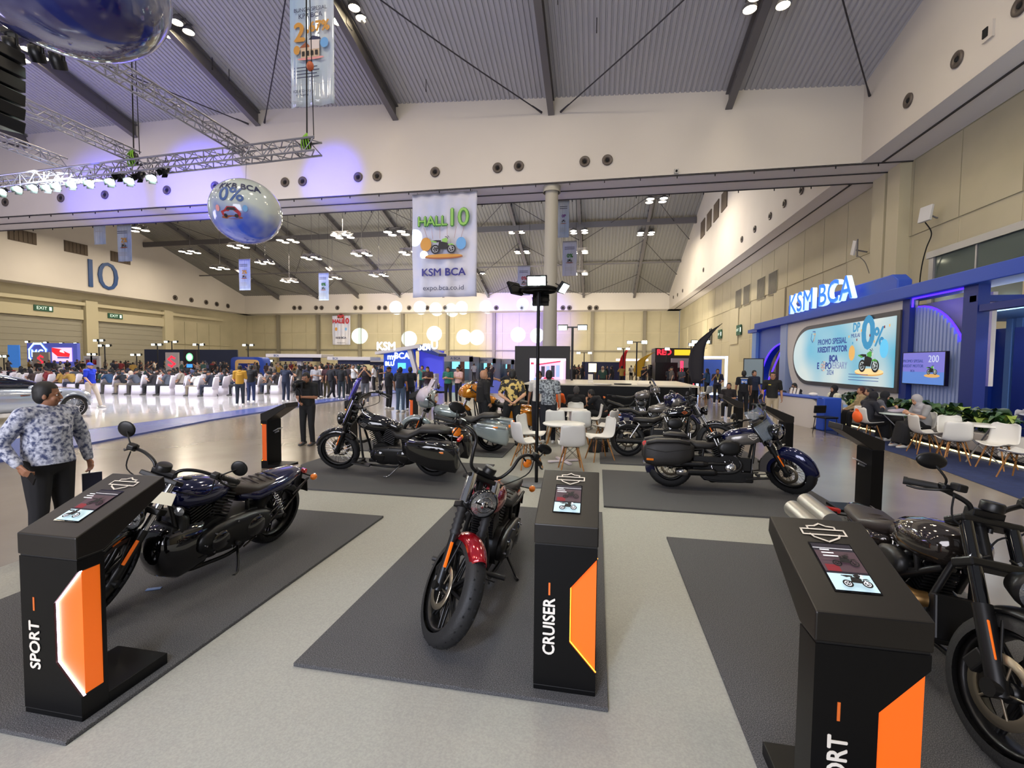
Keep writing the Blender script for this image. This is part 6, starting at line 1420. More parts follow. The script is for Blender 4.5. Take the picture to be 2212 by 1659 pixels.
rp_(7.35, 16.1, 100, 'sit', 'woman in white jacket and black headscarf at the desk', shirt=(214, 214, 190), hair='hijab', hairm=cmat((18, 18, 22)), sleeve='long'); rp_(7.75, 15.4, 80, 'sit', 'woman in beige with brown hair at the desk', shirt=(160, 140, 104), hair='long', hairm=cmat((70, 34, 24)), sleeve='long'); rp_(7.6, 14.7, 60, 'sit', 'woman in navy with curly black hair at the desk end', shirt=(22, 26, 36), hair='long')
rp_(5.9, 18.9, 200, 'idle', 'man in navy jersey bending near the blank board', shirt=(26, 34, 58)); rp_(4.6, 17.4, 160, 'sitback', 'seated person in dark shirt with white print near the kiosks', shirt=(24, 20, 24), hair='long')
bd = thing('notice_board', 'blank grey framed board standing beside the blue booth', 'board', onZ(1625, 872)); q = MB(); q.bx(-.45, .45, -.03, .03, .95, 2.2); q.build('frame', SB, bd); q = MB(); q.bx(-.41, .41, -.035, -.03, 1.0, 2.16); q.build('panel', mat('grey_board', (132, 148, 154), .4), bd)
q = MB()
for s in (-1, 1): q.cyl((s*.43, 0, 0), (s*.43, 0, 1), .02, n=6)
q.build('leg', SB, bd); bd.rotation_euler = (0, 0, -.5)
bc = thing('black_chair', 'black padded chair in front of the reception desk', 'chair', (6.2, 13.9, 0), R(200))
q = MB(); q.box((0, 0, .46), (.42, .42, .05)); q.build('seat', SB, bc, bev=.02); q = MB(); q.box((0, -.2, .66), (.38, .04, .22), (-.1, 0, 0)); q.build('backrest', SB, bc, bev=.02)
for sx in (-.17, .17):
    for sy in (-.17, .17): q = MB(); q.cyl((sx, sy, .44), (sx*1.2, sy*1.2, 0), .011, n=6); q.build('leg', SB, bc)
# cafe furniture on the blue carpet
for x, y, a, l in ((6.75, 14.9, 20, 'left-hand white shell chair beside the reception desk'), (6.75, 12.95, -80, 'white shell chair under the woman in black headscarf'), (7.35, 12.1, 100, 'white shell chair under the woman in grey headscarf'), (6.95, 11.25, -95, 'empty white shell chair side-on left of the grey-headscarf woman'),
                   (6.85, 10.3, -15, 'white shell chair with its back to the camera below the planter'), (7.3, 9.9, 120, 'white shell chair side-on at the right carpet edge'), (7.0, 9.0, 25, 'white shell chair at the right picture edge'), (7.4, 11.1, 170, 'white shell chair facing the camera behind the small table')):
    shell_chair(x, y, R(a), l)
for x, y, a, l in ((10.2, 13.6, 30, 'shaded shell chair behind the planter, left one'), (10.9, 12.9, -20, 'shaded shell chair behind the planter, right one'), (10.0, 11.9, 200, 'shaded shell chair at far right edge of the booth')): shell_chair(x, y, R(a), l, 'shell chairs inside the booth', SHELL_SHADED)
for i, (x, y, a, l) in enumerate(((5.3, 24.0, 40, 'far white shell chair stack left of the yellow lanyard man'), (5.9, 23.2, 160, 'far white shell chair near the lanyard man'), (4.8, 23.0, -60, 'far white shell chair at left of the group'), (6.1, 20.6, 20, 'far white shell chair behind the man with the blue back print'), (6.7, 21.4, 200, 'far white shell chair by the booth pillar'))): shell_chair(x, y, R(a), l)
round_table(7.55, 14.3, 'round white table between desk and planter', .42, False); round_table(7.2, 12.5, 'round white table between the two headscarf women', .42, False, mat('glass_top', (190, 204, 200), .1)); round_table(7.45, 10.55, 'round white table at the right between shell chairs', .42, False); round_table(10.5, 13.0, 'round white table inside the booth', .42, False)
rp_(6.75, 12.95, -80, 'sitphone', 'seated woman in black headscarf and dark coat with orange bag', shirt=(28, 30, 40), trous=(16, 16, 20), hair='hijab', hairm=cmat((20, 20, 28)), sleeve='long', bottom='skirt', skin=2); rp_(7.25, 13.45, -110, 'sitphone', 'second woman in dark headscarf beside the orange bag', shirt=(90, 92, 100), hair='hijab', hairm=cmat((18, 20, 26)), sleeve='long', bottom='skirt', skin=2)
rp_(7.35, 12.05, 95, 'sitphone', 'seated woman in light grey headscarf holding a phone', shirt=(140, 140, 142), hair='hijab', hairm=cmat((158, 156, 160)), trous=(20, 20, 24), bottom='skirt', skin=2, sleeve='short')
q = MB(); q.ell((0, 0, .15), (.1, .17, .16), 14, 10); q.ell((0, 0, .3), (.05, .1, .08)); q.build('shopping_bag', mat('orange_bag', (236, 96, 30), .6), label='orange bag behind the seated woman in black headscarf', cat='bag', loc=(6.52, 12.98, .45))
q = MB(); q.lathe([(0, 0), (.035, 0), (.04, .12), (.03, .14), (0, .14)], n=14); q.build('plastic_cup', mat('clear_cup', (200, 210, 214), .1, alpha=.5), label='clear plastic cup on the table of the headscarf women', cat='cup', loc=(7.3, 12.3, .748))
q = MB(); q.ell((0, 0, .04), (.2, .13, .05)); q.ell((.12, .05, .05), (.12, .1, .05)); q.build('plastic_bag', PWT, label='crumpled clear plastic bag on the headscarf women\'s table', cat='bag', loc=(7.2, 12.65, .75))

# ================================================================ WHITE STAGE, CAR, AUDIENCE
st_ = MB(); st_.bx(-60, -12.9, 4, 33, 0, .05); st_.build('white_stage', GLOSSW, label='wide glossy white stage floor at left', cat='stage')
b = MB(); b.add([(-12.9, 9.0, .0), (-9.9, 4.5, .0), (-11.75, 19, 0), (-13.0, 33, 0)], [(0, 1, 2)]); 
b = MB(); b.prism([(-12.9, 33), (-12.9, 4), (-10.0, 4), (-11.6, 12), (-11.9, 18), (-11.6, 33)], 0, .045); b.build('stage_border', STAGEB, label='blue ramp border along the white stage', cat='stage')
q = MB(); q.add([(-11.5, 27.2, .003), (-4.0, 27.2, .003), (-4.0, 60, .003), (-11.5, 60, .003)], [(0, 1, 2, 3)]); q.build('far_carpet', mat('bright_blue_carpet', (40, 66, 190), .9), label='bright blue carpet around the angular blue booth', cat='carpet')
# silver sedan
CARP = mat('silver_car_paint', (186, 194, 204), .12, .45, coat=1); CGL = mat('car_glass', (18, 20, 40), .04, .2, coat=1)
car = thing('car', 'silver saloon car with multispoke wheels on the white stage', 'car', (-16.98, 9.77, .05), R(80))
q = MB(); secs = []
for x, zc, hw, hh, p in ((-2.4, .62, .6, .2, 3), (-2.3, .64, .86, .3, 4), (-1.6, .66, .94, .36, 4.5), (0, .62, .95, .38, 4.5), (1.2, .6, .94, .36, 4.5), (1.9, .6, .9, .32, 4), (2.2, .57, .8, .27, 3.5), (2.36, .52, .6, .18, 3)): secs.append((x, 0, zc, hw, hh, p))
q.loft(secs, 32); q.build('body', CARP, car)
q = MB(); q.loft([(-2.0, 0, .98, .5, .03, 3), (-1.5, 0, 1.08, .7, .16, 3.2), (-.7, 0, 1.16, .76, .27, 3.4), (.2, 0, 1.14, .76, .26, 3.4), (.9, 0, 1.04, .74, .15, 3.2), (1.35, 0, .94, .6, .03, 3)], 28); q.build('window_band', CGL, car)
q = MB(); q.loft([(-2.1, 0, .98, .5, .03, 3), (-1.5, 0, 1.17, .7, .09, 3), (-.7, 0, 1.33, .73, .12, 3), (.1, 0, 1.33, .73, .1, 3), (.5, 0, 1.26, .68, .05, 3), (.9, 0, 1.15, .66, .03, 3), (.95, 0, 1.13, .4, .02, 3)], 28); q.build('roof', CARP, car)
for s in (-1, 1):
    for x in (-1.4, 1.72):
        q = MB(); q.lathe([(.24, -.11), (.33, -.11), (.35, -.06), (.35, .06), (.33, .11), (.24, .11)], (x, s*.84, .35), 'Y', 36); w_ = q.build('wheel', RUB, car)
        q = MB(); q.lathe([(.245, s*.1), (.26, s*.115), (.235, s*.12)], (x, s*.84, .35), 'Y', 36); q.lathe([(0, s*.11), (.05, s*.11), (.05, s*.06)], (x, s*.84, .35), 'Y', 14)
        for i in range(20): t = i*math.pi/10; q.tube([(x+.04*math.cos(t), s*.945, .35+.04*math.sin(t)), (x+.245*math.cos(t), s*.945, .35+.245*math.sin(t))], .008, 4)
        q.build('rim', CHR, w_)
        q = MB(); q.lathe([(.36, s*.12), (.40, s*.12), (.40, -s*.02)], (x, s*.84, .36), 'Y', 30, a0=0, a1=math.pi); q.build('wheel_arch', CARP, car)
for s in (-1, 1):
    q = MB(); q.ell((.75, s*1.0, .98), (.1, .08, .06)); q.build('door_mirror', CARP, car); q = MB(); q.ell((2.12, s*.6, .66), (.14, .18, .05)); q.build('headlamp', GLS, car)
    q = MB(); q.bx(-.05, .0, s*.945-.01, s*.945+.01, .35, .92); q.bx(.5, .7, s*.95-.012, s*.95+.012, .74, .77); q.bx(-.6, -.4, s*.95-.012, s*.95+.012, .76, .79); q.build('door_handle', CHR, car)
# covered banquet chairs and seated audience
COVER = mat('white_chair_cover', (212, 206, 214), .8)
q = MB(); q.loft([(0, 0, 0, .27, .27, 5), (.25, 0, 0, .25, .25, 5), (.46, 0, 0, .235, .24, 5), (.48, 0, 0, .22, .23, 5)], 16, axis='Z'); q.loft([(.4, 0, -.22, .235, .05, 4), (.7, 0, -.25, .22, .045, 4), (.93, 0, -.29, .2, .04, 4), (.97, 0, -.295, .15, .02, 3)], 16, axis='Z'); cvm = q.mesh('banquet_chair', COVER)
cnt = 0
def cov_chair(x, y, rz): return inst('banquet_chair', cvm, None, (x, y, .05), rz, label='banquet chair under a white cloth cover in the audience rows', cat='chair', group='covered banquet chairs of the audience')
front = lambda x: 19.6 if x < -18.5 else 19.6+(x+18.5)*1.65
for row in range(7):
    x = -38.0+rng.uniform(0, .3)
    while x < -14.6:
        y = front(x)+row*1.15
        if y < 32.5:
            rz = R(105)+rng.uniform(-.2, .2)
            cov_chair(x, y, rz)
            if rng.random() < (.93 if row else .75):
                pz = rng.choice(('sit', 'sitphone', 'sitphone', 'sitback', 'sitlean')); far_person('seated spectator in %s top, audience row %d' % ('%s', row+1), (x, y, .05), rz, pz, 'seated audience on the white stage', rng)
        x += rng.uniform(.78, .98)*(1 if row < 4 else 1.25)
far_person('seated spectator in red hooded top at the right end of the audience', (-15.6, 22.6, .05), R(70), 'sitphone', None, rng, 'cap', 12)
# dense standing crowd farther back
for i in range(190):
    if i < 110: px, yy = rng.uniform(0, 800), rng.uniform(31, 52)
    elif i < 148: px, yy = rng.uniform(640, 1130), rng.uniform(27, 55)
    else: px, yy = rng.uniform(1235, 1560), rng.uniform(26, 60)
    d = ray(px, 790); p = CAMP+d*(yy/d.y)
    if p.x > 13.6: p.x = 13.6-rng.random()*2
    if -17.5 < p.x < -9.5 and 29.0 < p.y < 41: continue
    if p.x < -74 or (-60 < p.x < -38 and 39 < p.y < 42) or (p.x > 9 and 49 < p.y < 55): continue
    if 9 < p.x < 15 and 28 < p.y < 48: p.y += 0
    far_person('standing visitor in %s clothes in the distant hall crowd', (p.x, p.y, 0), rng.uniform(0, 6.28), rng.choice(('idle', 'phone', 'idle', 'hand', 'walk', 'photo')), 'distant standing visitors in the hall', rng)
# tripod on the stage
for fx, fy, l in ((455, 858, 'black video tripod in front of the audience'), (652, 858, 'black camera tripod among the standing group')):
    p = onZ(fx, fy); tr = thing('tripod', l, 'tripod', (p.x, p.y, .05))
    for i in range(3): a = i*2.094; q = MB(); q.cyl((0, 0, 1.1), (.42*math.cos(a), .42*math.sin(a), 0), .025, .015, 6); q.build('leg', SB, tr)
    q = MB(); q.cyl((0, 0, .8), (0, 0, 1.4), .03, n=8); q.box((0, 0, 1.48), (.16, .3, .16)); q.build('head', SB, tr)
# ================================================================ FAR BOOTHS
def bbox(name, m, *b6, parent=None, **k): q = MB(); q.bx(*b6); return q.build(name, m, parent, **k)
MGW = emis('sign_cyan_white', (190, 236, 255), 2.2)
mgb = thing('car_brand_booth', 'bright booth with white octagonal sign and red car screen', 'booth', (0, 40, 0))
P0 = lambda px, py: onY(px, py, 40)
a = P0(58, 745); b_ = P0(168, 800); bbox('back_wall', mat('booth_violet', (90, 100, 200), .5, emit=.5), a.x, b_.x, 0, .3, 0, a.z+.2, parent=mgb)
c = P0(82, 764); F = Flat((c.x, -.03, c.z), (1, 0, 0), (0, 0, 1), .01); s = 1.25
F.line([(s*math.cos(t+.39), s*.95*math.sin(t+.39)) for t in [i*math.pi/4 for i in range(8)]], .2, MGW, True); F.build('octagon', mgb); text('MG', 1.15, (c.x, -.06, c.z), (1, 0, 0), (0, 0, 1), MGW, mgb, bold=.03)
c = P0(135, 766); F = Flat((c.x, -.03, c.z), (1, 0, 0), (0, 0, 1), .01); F.rect(-1.35, -.75, 1.35, .75, emis('screen_pink', (240, 190, 220), 1.6)); F.poly([(-1.35, .75), (-1.35, .3), (-.6, -.2), (1.0, -.25), (1.1, .1), (.5, .3), (-.2, .6)], emis('screen_red2', (216, 40, 50), 1.5)); F.poly([(-.3, .3), (.4, .15), (.2, .45), (-.2, .5)], emis('screen_pinkw', (250, 220, 230), 1.6)); F.rect(-.6, -.42, 1.0, -.25, emis('screen_vio', (90, 80, 160), 1)); F.build('car_screen', mgb)
c = P0(38, 765); bbox('poster', emis('poster_blue', (60, 120, 200), .8), c.x-.9, c.x+.7, -.3, -.2, c.z-1.5, c.z+1.0, parent=mgb)
def panel_sign(px, py, w_, h_, y, fn, lab, m=None):
    p = onY(px, py, y); t = thing('sign_board', lab, 'sign', (p.x, y, 0)); q = MB(); q.bx(-w_/2, w_/2, 0, .15, 0, p.z+h_/2); q.build('board', m or mat('sign_beige', (176, 164, 158), .6), t)
    F = Flat((0, -.01, p.z), (1, 0, 0), (0, 0, 1), .008); fn(F); F.build('mark', t); return t
SRED = emis('sign_red', (240, 50, 70), 1.4)
def smark(F): F.line([(.3, .3), (0, .42), (-.3, .2), (.3, -.2), (0, -.42), (-.3, -.3)], .16, SRED)
panel_sign(88, 778, 2.0, 1.6, 36, smark, 'beige board with red S-shaped emblem at far left'); panel_sign(371, 781, 1.3, 1.6, 34, smark, 'beige board with red S-shaped emblem above the audience')
panel_sign(410, 779, 1.3, 1.8, 34, lambda F: (F.disc(0, .3, .36, emis('sign_green', (120, 220, 150), 1.4)), F.disc(0, .3, .26, emis('sign_pale', (210, 240, 230), 1.4)), F.rect(-.3, -.6, .3, -.3, emis('screen_b', (60, 140, 220), 1.4))), 'dark board with round green emblem above the audience', mat('dark_board', (34, 20, 26)))
for px in (190, 205): panel_sign(px, 783, 1.0, 1.2, 34, lambda F: (F.rect(-.2, -.2, .2, .25, REDP), F.rect(-.3, .3, .3, .34, DARK)), 'small pale poster board above the left audience', mat('board_pale', (190, 188, 192)))
bbox('dark_partition', mat('navy_fabric', (22, 34, 66), .8), onY(312, 770, 55).x, onY(512, 770, 55).x, 55, 55.2, 0, onY(400, 755, 55).z, label='long navy fabric partition behind the audience', cat='partition')
bbox('dark_partition', mat('navy_fabric', (22, 34, 66)), onY(-10, 770, 55).x, onY(24, 770, 55).x, 55, 55.2, 0, onY(10, 745, 55).z, label='short navy fabric partition at the left edge', cat='partition')
gb = thing('rounded_booth', 'blue booth with rounded golden doorway behind the audience', 'booth', (onY(530, 790, 38).x, 38, 0))
z1 = onY(530, 771, 38).z; q = MB(); q.loft([(0, 0, z1/2, 1.5, z1/2, 6), (1.4, 0, z1/2, 1.5, z1/2, 6)], 24, axis='Y'); 
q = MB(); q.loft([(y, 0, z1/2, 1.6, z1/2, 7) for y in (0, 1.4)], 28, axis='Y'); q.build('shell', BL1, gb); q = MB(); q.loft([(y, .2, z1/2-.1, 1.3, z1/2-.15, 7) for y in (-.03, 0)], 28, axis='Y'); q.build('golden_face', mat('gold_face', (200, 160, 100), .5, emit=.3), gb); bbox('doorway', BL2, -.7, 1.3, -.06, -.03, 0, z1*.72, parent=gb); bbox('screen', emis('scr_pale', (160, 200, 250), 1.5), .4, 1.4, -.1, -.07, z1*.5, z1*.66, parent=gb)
# white canopies on single posts
for px, py, w_, yy, l in ((648, 769, 4.6, 31, 'left-hand long white canopy stand behind the standing group'), (765, 775, 3.4, 31, 'middle white canopy stand left of the blue booth'), (822, 779, 2.4, 36, 'small white canopy stand touching the blue booth')):
    p = onY(px, py, yy); cpy = thing('canopy_stand', l, 'stand', (p.x, yy, 0)); q = MB(); q.bx(-w_/2, w_/2, -.8, .8, p.z-.12, p.z+.14); q.build('canopy', CREAM, cpy, bev=.04); q = MB(); q.bx(-w_*.3, w_*.3, -.5, .5, p.z-.4, p.z-.12); q.build('under_screens', NAVYD, cpy); q = MB(); q.bx(-.18, .18, -.1, .1, 0, p.z-.1); q.build('post', CREAM, cpy)
    text('BCA', .22, (-w_*.3, -.82, p.z), (1, 0, 0), (0, 0, 1), NAVY, cpy)
# the angular blue BCA booth
Y0 = 32; B0 = lambda px, py, y=Y0: onY(px, py, y)
bb = thing('angular_booth', 'angular blue booth with glowing white words and slanted pillar', 'booth', (0, 0, 0))
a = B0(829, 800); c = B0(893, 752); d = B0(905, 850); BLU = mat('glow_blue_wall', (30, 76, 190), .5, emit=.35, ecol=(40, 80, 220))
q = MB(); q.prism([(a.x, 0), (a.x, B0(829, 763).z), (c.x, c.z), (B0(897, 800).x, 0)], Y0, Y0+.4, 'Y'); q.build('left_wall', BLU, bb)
q = MB(); q.prism([(B0(818, 762).x, B0(818, 766).z), (B0(818, 762).x, B0(818, 760).z), (B0(912, 748).x, B0(912, 744).z), (B0(912, 748).x, B0(912, 752).z)], Y0-.6, Y0+2, 'Y'); q.build('roof_edge', CREAM, bb)
q = MB(); q.prism([(B0(883, 755).x, B0(883, 755).z), (B0(891, 755).x, B0(891, 752).z), (B0(904, 800).x, B0(904, 800).z), (B0(897, 850).x, 0), (B0(890, 850).x, 0), (B0(896, 800).x, B0(896, 800).z)], Y0-.35, Y0, 'Y'); q.build('slanted_pillar', CREAM, bb)
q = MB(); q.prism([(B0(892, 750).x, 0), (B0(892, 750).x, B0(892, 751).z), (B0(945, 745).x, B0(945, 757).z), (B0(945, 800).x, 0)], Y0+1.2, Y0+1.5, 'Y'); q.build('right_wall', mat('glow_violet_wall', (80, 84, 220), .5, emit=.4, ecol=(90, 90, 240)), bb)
q = MB(); q.prism([(B0(888, 745).x, B0(888, 752).z), (B0(888, 745).x, B0(888, 749).z), (B0(915, 742).x, B0(915, 746).z), (B0(950, 760).x, B0(950, 764).z), (B0(950, 760).x, B0(950, 770).z)], Y0-.2, Y0+1.5, 'Y'); q.build('blue_canopy', BL2, bb)
WG = emis('sign_white_glow', (225, 240, 255), 2.4)
for s_t, px, py, sz in (('my', 847, 771, .62), ('BCA', 868, 769, .62), ('BLU', 842, 786, .42), ('BCA', 920, 752, .5)): p = B0(px, py); text(s_t, sz, (p.x, Y0-.38 if px > 900 else Y0-.03, p.z), (1, 0, 0), (0, 0, 1), WG, bb, bold=.02)
p = B0(842, 752); text('KSM', .8, (p.x, Y0-.62, p.z+.1), (1, 0, 0), (0, 0, 1), WG, bb, bold=.03); p = B0(933, 750); text('mU', .8, (p.x, Y0-.3, p.z+.1), (1, 0, 0), (0, 0, 1), WG, bb, bold=.03)
bbox('booth_screen', emis('scr_green', (90, 200, 190), 1.4), B0(860, 790).x, B0(877, 790).x, Y0-.06, Y0-.02, B0(860, 796).z, B0(860, 784).z, parent=bb)
q = MB(); q.bx(B0(935, 800).x, B0(955, 800).x, Y0-1.5, Y0-.7, 0, 1.05); q.build('counter', CREAM, bb); q = MB(); q.bx(B0(938, 800).x, B0(953, 800).x, Y0-1.53, Y0-1.5, .2, .95); q.build('counter_front', mat('counter_yellow', (210, 170, 90)), bb)
# row of small white shops behind
for i, (p0, p1, py, l) in enumerate(((948, 1020, 770, 'left white shop booth with small dark lettering'), (1020, 1070, 774, 'middle white shop booth behind the crowd'), (1070, 1110, 777, 'right white shop booth with brown panel'))):
    y = 44+i*3.2; a = onY(p0, py, y); c = onY(p1, py, y); t = thing('shop_booth', l, 'booth', (a.x, y, 0)); w_ = c.x-a.x
    q = MB(); q.bx(0, w_, 0, .3, a.z-.5, a.z+.1); q.build('header', CREAM, t); q = MB(); q.bx(0, .3, 0, 3, 0, a.z); q.bx(w_-.3, w_, 0, 3, 0, a.z); q.bx(0, w_, 2.8, 3, 0, a.z); q.build('walls', mat('shop_grey', (120, 122, 134)), t)
    q = MB(); q.bx(.9, min(w_-.5, 3.1), 1.5, 1.6, 1.2, 2.3); q.build('screen', emis('scr_cyan', (130, 214, 236), 1.7), t)
    if i < 2: text('A BCA' if i == 0 else 'BANK', .36, (w_/2, -.03, a.z-.2), (1, 0, 0), (0, 0, 1), NAVY, t)
    q = MB(); q.bx(w_*.6, w_*.62+.4, .4, .5, 0, a.z-.5); q.build('panel', mat('brown_panel', (130, 80, 56)), t)
# booths on the right side of the far hall
def rb(px, py, w_, d_, y, m, lab, nm='exhibit_wall', z0=0, cat='wall'):
    p = onY(px, py, y); return bbox(nm, m, p.x-w_/2, p.x+w_/2, y, y+d_, z0, p.z, label=lab, cat=cat)
rb(1455, 752, 3.2, 3, 44, mat('dark_booth', (34, 34, 38)), 'dark tower booth with red and yellow lit sign', 'tower_booth', cat='booth')
p = onY(1462, 752, 43.9); text('RED', .7, (p.x-1.1, 43.85, p.z-.4), (1, 0, 0), (0, 0, 1), SRED, None, 'lit_sign', .05, bold=.03, label='red lit word on the dark tower booth', cat='sign'); bbox('lit_sign', emis('sign_yellow', (230, 190, 40), 1.5), p.x-.2, p.x+1.5, 43.8, 43.9, p.z-.65, p.z-.15, label='yellow lit strip on the dark tower booth', cat='sign')
rb(1304, 782, 4.6, 1.5, 50, mat('navy_booth', (24, 34, 84)), 'navy blue exhibit wall at right behind the counter'); rb(1366, 775, 3.4, 1.5, 52, emis('white_lit_header', (250, 226, 220), 1.6), 'bright white lit header with red word', 'lit_header', 2.2, 'sign')
rb(1280, 785, .8, .5, 48, emis('cream_lit_sign', (255, 236, 190), 2.2), 'small cream lit sign column left of the navy wall', 'lit_sign', 1.0, 'sign')
rb(1440, 783, 1.6, 2, 36, BLACKP, 'black loudspeaker tower left of the banner flags', 'speaker_tower', cat='speaker'); rb(1418, 788, 1.0, 1.5, 39, BLACKP, 'lower black loudspeaker tower', 'speaker_tower', cat='speaker'); rb(1470, 774, 1.4, .4, 40, mat('pale_banner', (176, 170, 172)), 'pale grey printed banner with a crown-like mark', 'printed_banner', 1.6, 'banner'); rb(1490, 774, 1.2, .4, 42, mat('pale_banner2', (160, 160, 170)), 'second pale banner beside the pale printed one', 'printed_banner', 1.6, 'banner')
for px, py, l in ((1473, 780, 'left tall red light tube'), (1502, 775, 'right tall red light tube')):
    p = onY(px, py, 34); q = MB(); q.cyl((0, 0, .3), (0, 0, p.z), .1, n=10); q.build('light_tube', emis('red_tube', (255, 40, 70), 4), label=l+' among the far motorcycle booths', cat='lamp', loc=(p.x, 34, 0))
# flags
def flag(px, py, y, m, lab, h=3.2, lean=.4, w_=.6):
    p = onY(px, py, y); t = thing('feather_flag', lab, 'flag', (p.x, y, 0)); q = MB(); q.tube(spl([(0, 0, 0), (0, 0, h*.6), (lean*.3, 0, h*.85), (lean, 0, h)]), .02, 6); q.build('pole', SB, t)
    q = MB()
    def fn(a, b): z = .7+(h-.7)*a; x = lean*max(0, (a-.5)*2)**2; return (x-(w_*(1-b))*math.sin(math.pi*min(1, .25+a*.75)), .05*math.sin(b*6), z)
    q.grid(fn, 12, 6); q.build('cloth', m, t, solid=.01)
flag(1351, 790, 46, cmat((200, 40, 40)), 'red feather flag behind the black counter', 3.6); flag(1392, 790, 44, cmat((222, 176, 50)), 'yellow leaning banner flag behind the counter', 3.0, .9, .9); flag(1520, 790, 30, cmat((44, 42, 46)), 'large dark grey feather flag near the lobby doors', 4.4, 1.0, .9)
fr_ = thing('photo_frame', 'tall white glowing photo frame with blue poster inside', 'sign', (onZ(1537, 840).x*.8, onZ(1537, 840).y*.8, 0))
q = MB(); q.bx(-.9, .9, 0, .12, 0, .14); q.bx(-.9, -.76, 0, .12, 0, 2.4); q.bx(.76, .9, 0, .12, 0, 2.4); q.bx(-.9, .9, 0, .12, 2.26, 2.4); q.build('frame', emis('frame_glow', (200, 220, 255), 2), fr_); q = MB(); q.bx(-.6, .6, .2, .24, .5, 2.2); q.build('poster', emis('poster_navy', (50, 70, 130), .9), fr_)
# light towers
def tower(px, py, y, heads, lab, m=SB):
    p = onY(px, py, y); t = thing('light_tower', lab, 'floodlight', (p.x, y, 0), 0, 'light towers across the hall'); q = MB(); q.cyl((0, 0, 0), (0, 0, p.z), .05, n=8); q.build('pole', m, t)
    for dx in heads: 
        q = MB(); q.box((dx, 0, p.z), (.42, .22, .2), (.3, 0, 0)); q.build('lamp_head', SB, t); q = MB(); q.box((dx, -.13, p.z-.03), (.36, .03, .18)); q.build('lens', emis('tower_lens', (235, 255, 248), 16), t)
    if len(heads) > 1: q = MB(); q.box((0, 0, p.z), (abs(heads[-1]-heads[0]), .06, .06)); q.build('cross_arm', SB, t)
TW = ((8, 769, 34, (-.3, .3), 0), (213, 735, 38, (-.3, .5), 1), (226, 746, 36, (-.4, .5), 1), (295, 766, 40, (-.4, .4), 0), (199, 765, 40, (-.3, .4), 0), (340, 744, 40, (-.4, .4), 1), (371, 738, 40, (-.6, .5), 1), (429, 744, 42, (-.4, .5), 1), (536, 745, 44, (-.4, .5), 1), (587, 779, 44, (0,), 0), (1237, 707, 20, (-.42, .42), 1), (1262, 762, 50, (-.6, .6), 0), (1347, 753, 46, (-.4, .4), 1), (1376, 739, 34, (-.5, .5), 1), (1441, 753, 40, (0,), 1), (1493, 744, 38, (0,), 1), (1513, 738, 34, (-.4, .4), 1), (1507, 769, 36, (0,), 1), (60, 738, 42, (0,), 1), (100, 740, 42, (0,), 1), (134, 742, 42, (0,), 1), (165, 742, 42, (0,), 1))
for px, py, y, h, _ in TW: tower(px, py, y, h, 'pole floodlight standing over the hall crowd')
# ================================================================ OVERHEAD: TRUSSES, LAMPS, BANNERS, BALLOONS
def truss(P, Q, s, lab, n=None):
    P = Vector(P); Q = Vector(Q); L = (Q-P).length; d = (Q-P)/L; side = d.cross(Vector((0, 0, 1))).normalized()*s/2; up = Vector((0, 0, s/2)); n = n or int(L/s/.9)
    t = thing('lighting_truss', lab, 'truss'); co = [side+up, side-up, -side-up, -side+up]
    for c in co: q = MB(); q.cyl(P+c, Q+c, s*.085, n=8); q.build('chord', ALU, t)
    q = MB()
    for i in range(n):
        a = P+d*L*i/n; b = P+d*L*(i+1)/n; f = i % 2
        for j in range(4): c0, c1 = co[j], co[(j+1) % 4]; q.cyl(a+(c0 if f else c1), b+(c1 if f else c0), s*.045, n=5)
        if i % 3 == 0:
            for j in range(4): q.cyl(a+co[j], a+co[(j+1) % 4], s*.045, n=5)
    q.build('lattice', ALU, t, kind='stuff'); return t
truss((-34, 14, 8.2), (-9.2, 14, 8.95), .42, 'long lighting truss running across in front of the white beam wall')
truss((-12.2, 4, 9.2), (-12.2, 14.7, 9.2), .36, 'right-hand truss running toward the camera'); truss((-16.6, 6, 9.2), (-16.6, 14.2, 9.2), .34, 'middle truss running toward the camera'); truss((-19.9, 6, 9.2), (-19.9, 14.2, 9.2), .34, 'left truss running toward the camera')
def hoist(x, y, z, lab, strap):
    t = thing('chain_hoist', lab, 'hoist', (x, y, z)); q = MB(); q.lathe([(0, -.25), (.12, -.22), (.16, 0), (.12, .15), (0, .18)], (0, 0, .1), n=14); q.build('motor', SB, t)
    q = MB(); q.tube([(0, 0, .2), (.05, 0, 7.6)], .022, 6); q.tube([(.25, 0, .2), (.1, 0, 7.6)], .014, 6); q.build('chain', DARK, t)
    q = MB()
    for i in range(4): q.tube(spl([(-.1+i*.1, -.1, -.25), (-.08+i*.08, -.18, .1), (0, 0, .4)]), .02, 5)
    q.build('strap', mat('lime_strap', (120, 180, 40) if strap else (30, 110, 100), .6), t)
hoist(-9.6, 14, 9.0, 'chain hoist with lime straps at the right truss end', 1); hoist(-16.5, 14, 9.0, 'chain hoist above the middle of the long truss', 0)
q = MB(); q.ell((0, 0, 0), (.12, .1, .16)); q.build('chain_hook', mat('orange_hook', (170, 80, 40), .5), label='orange hook block hanging on the chains in front of the banner', cat='hook', loc=onY(670, 143, 14))
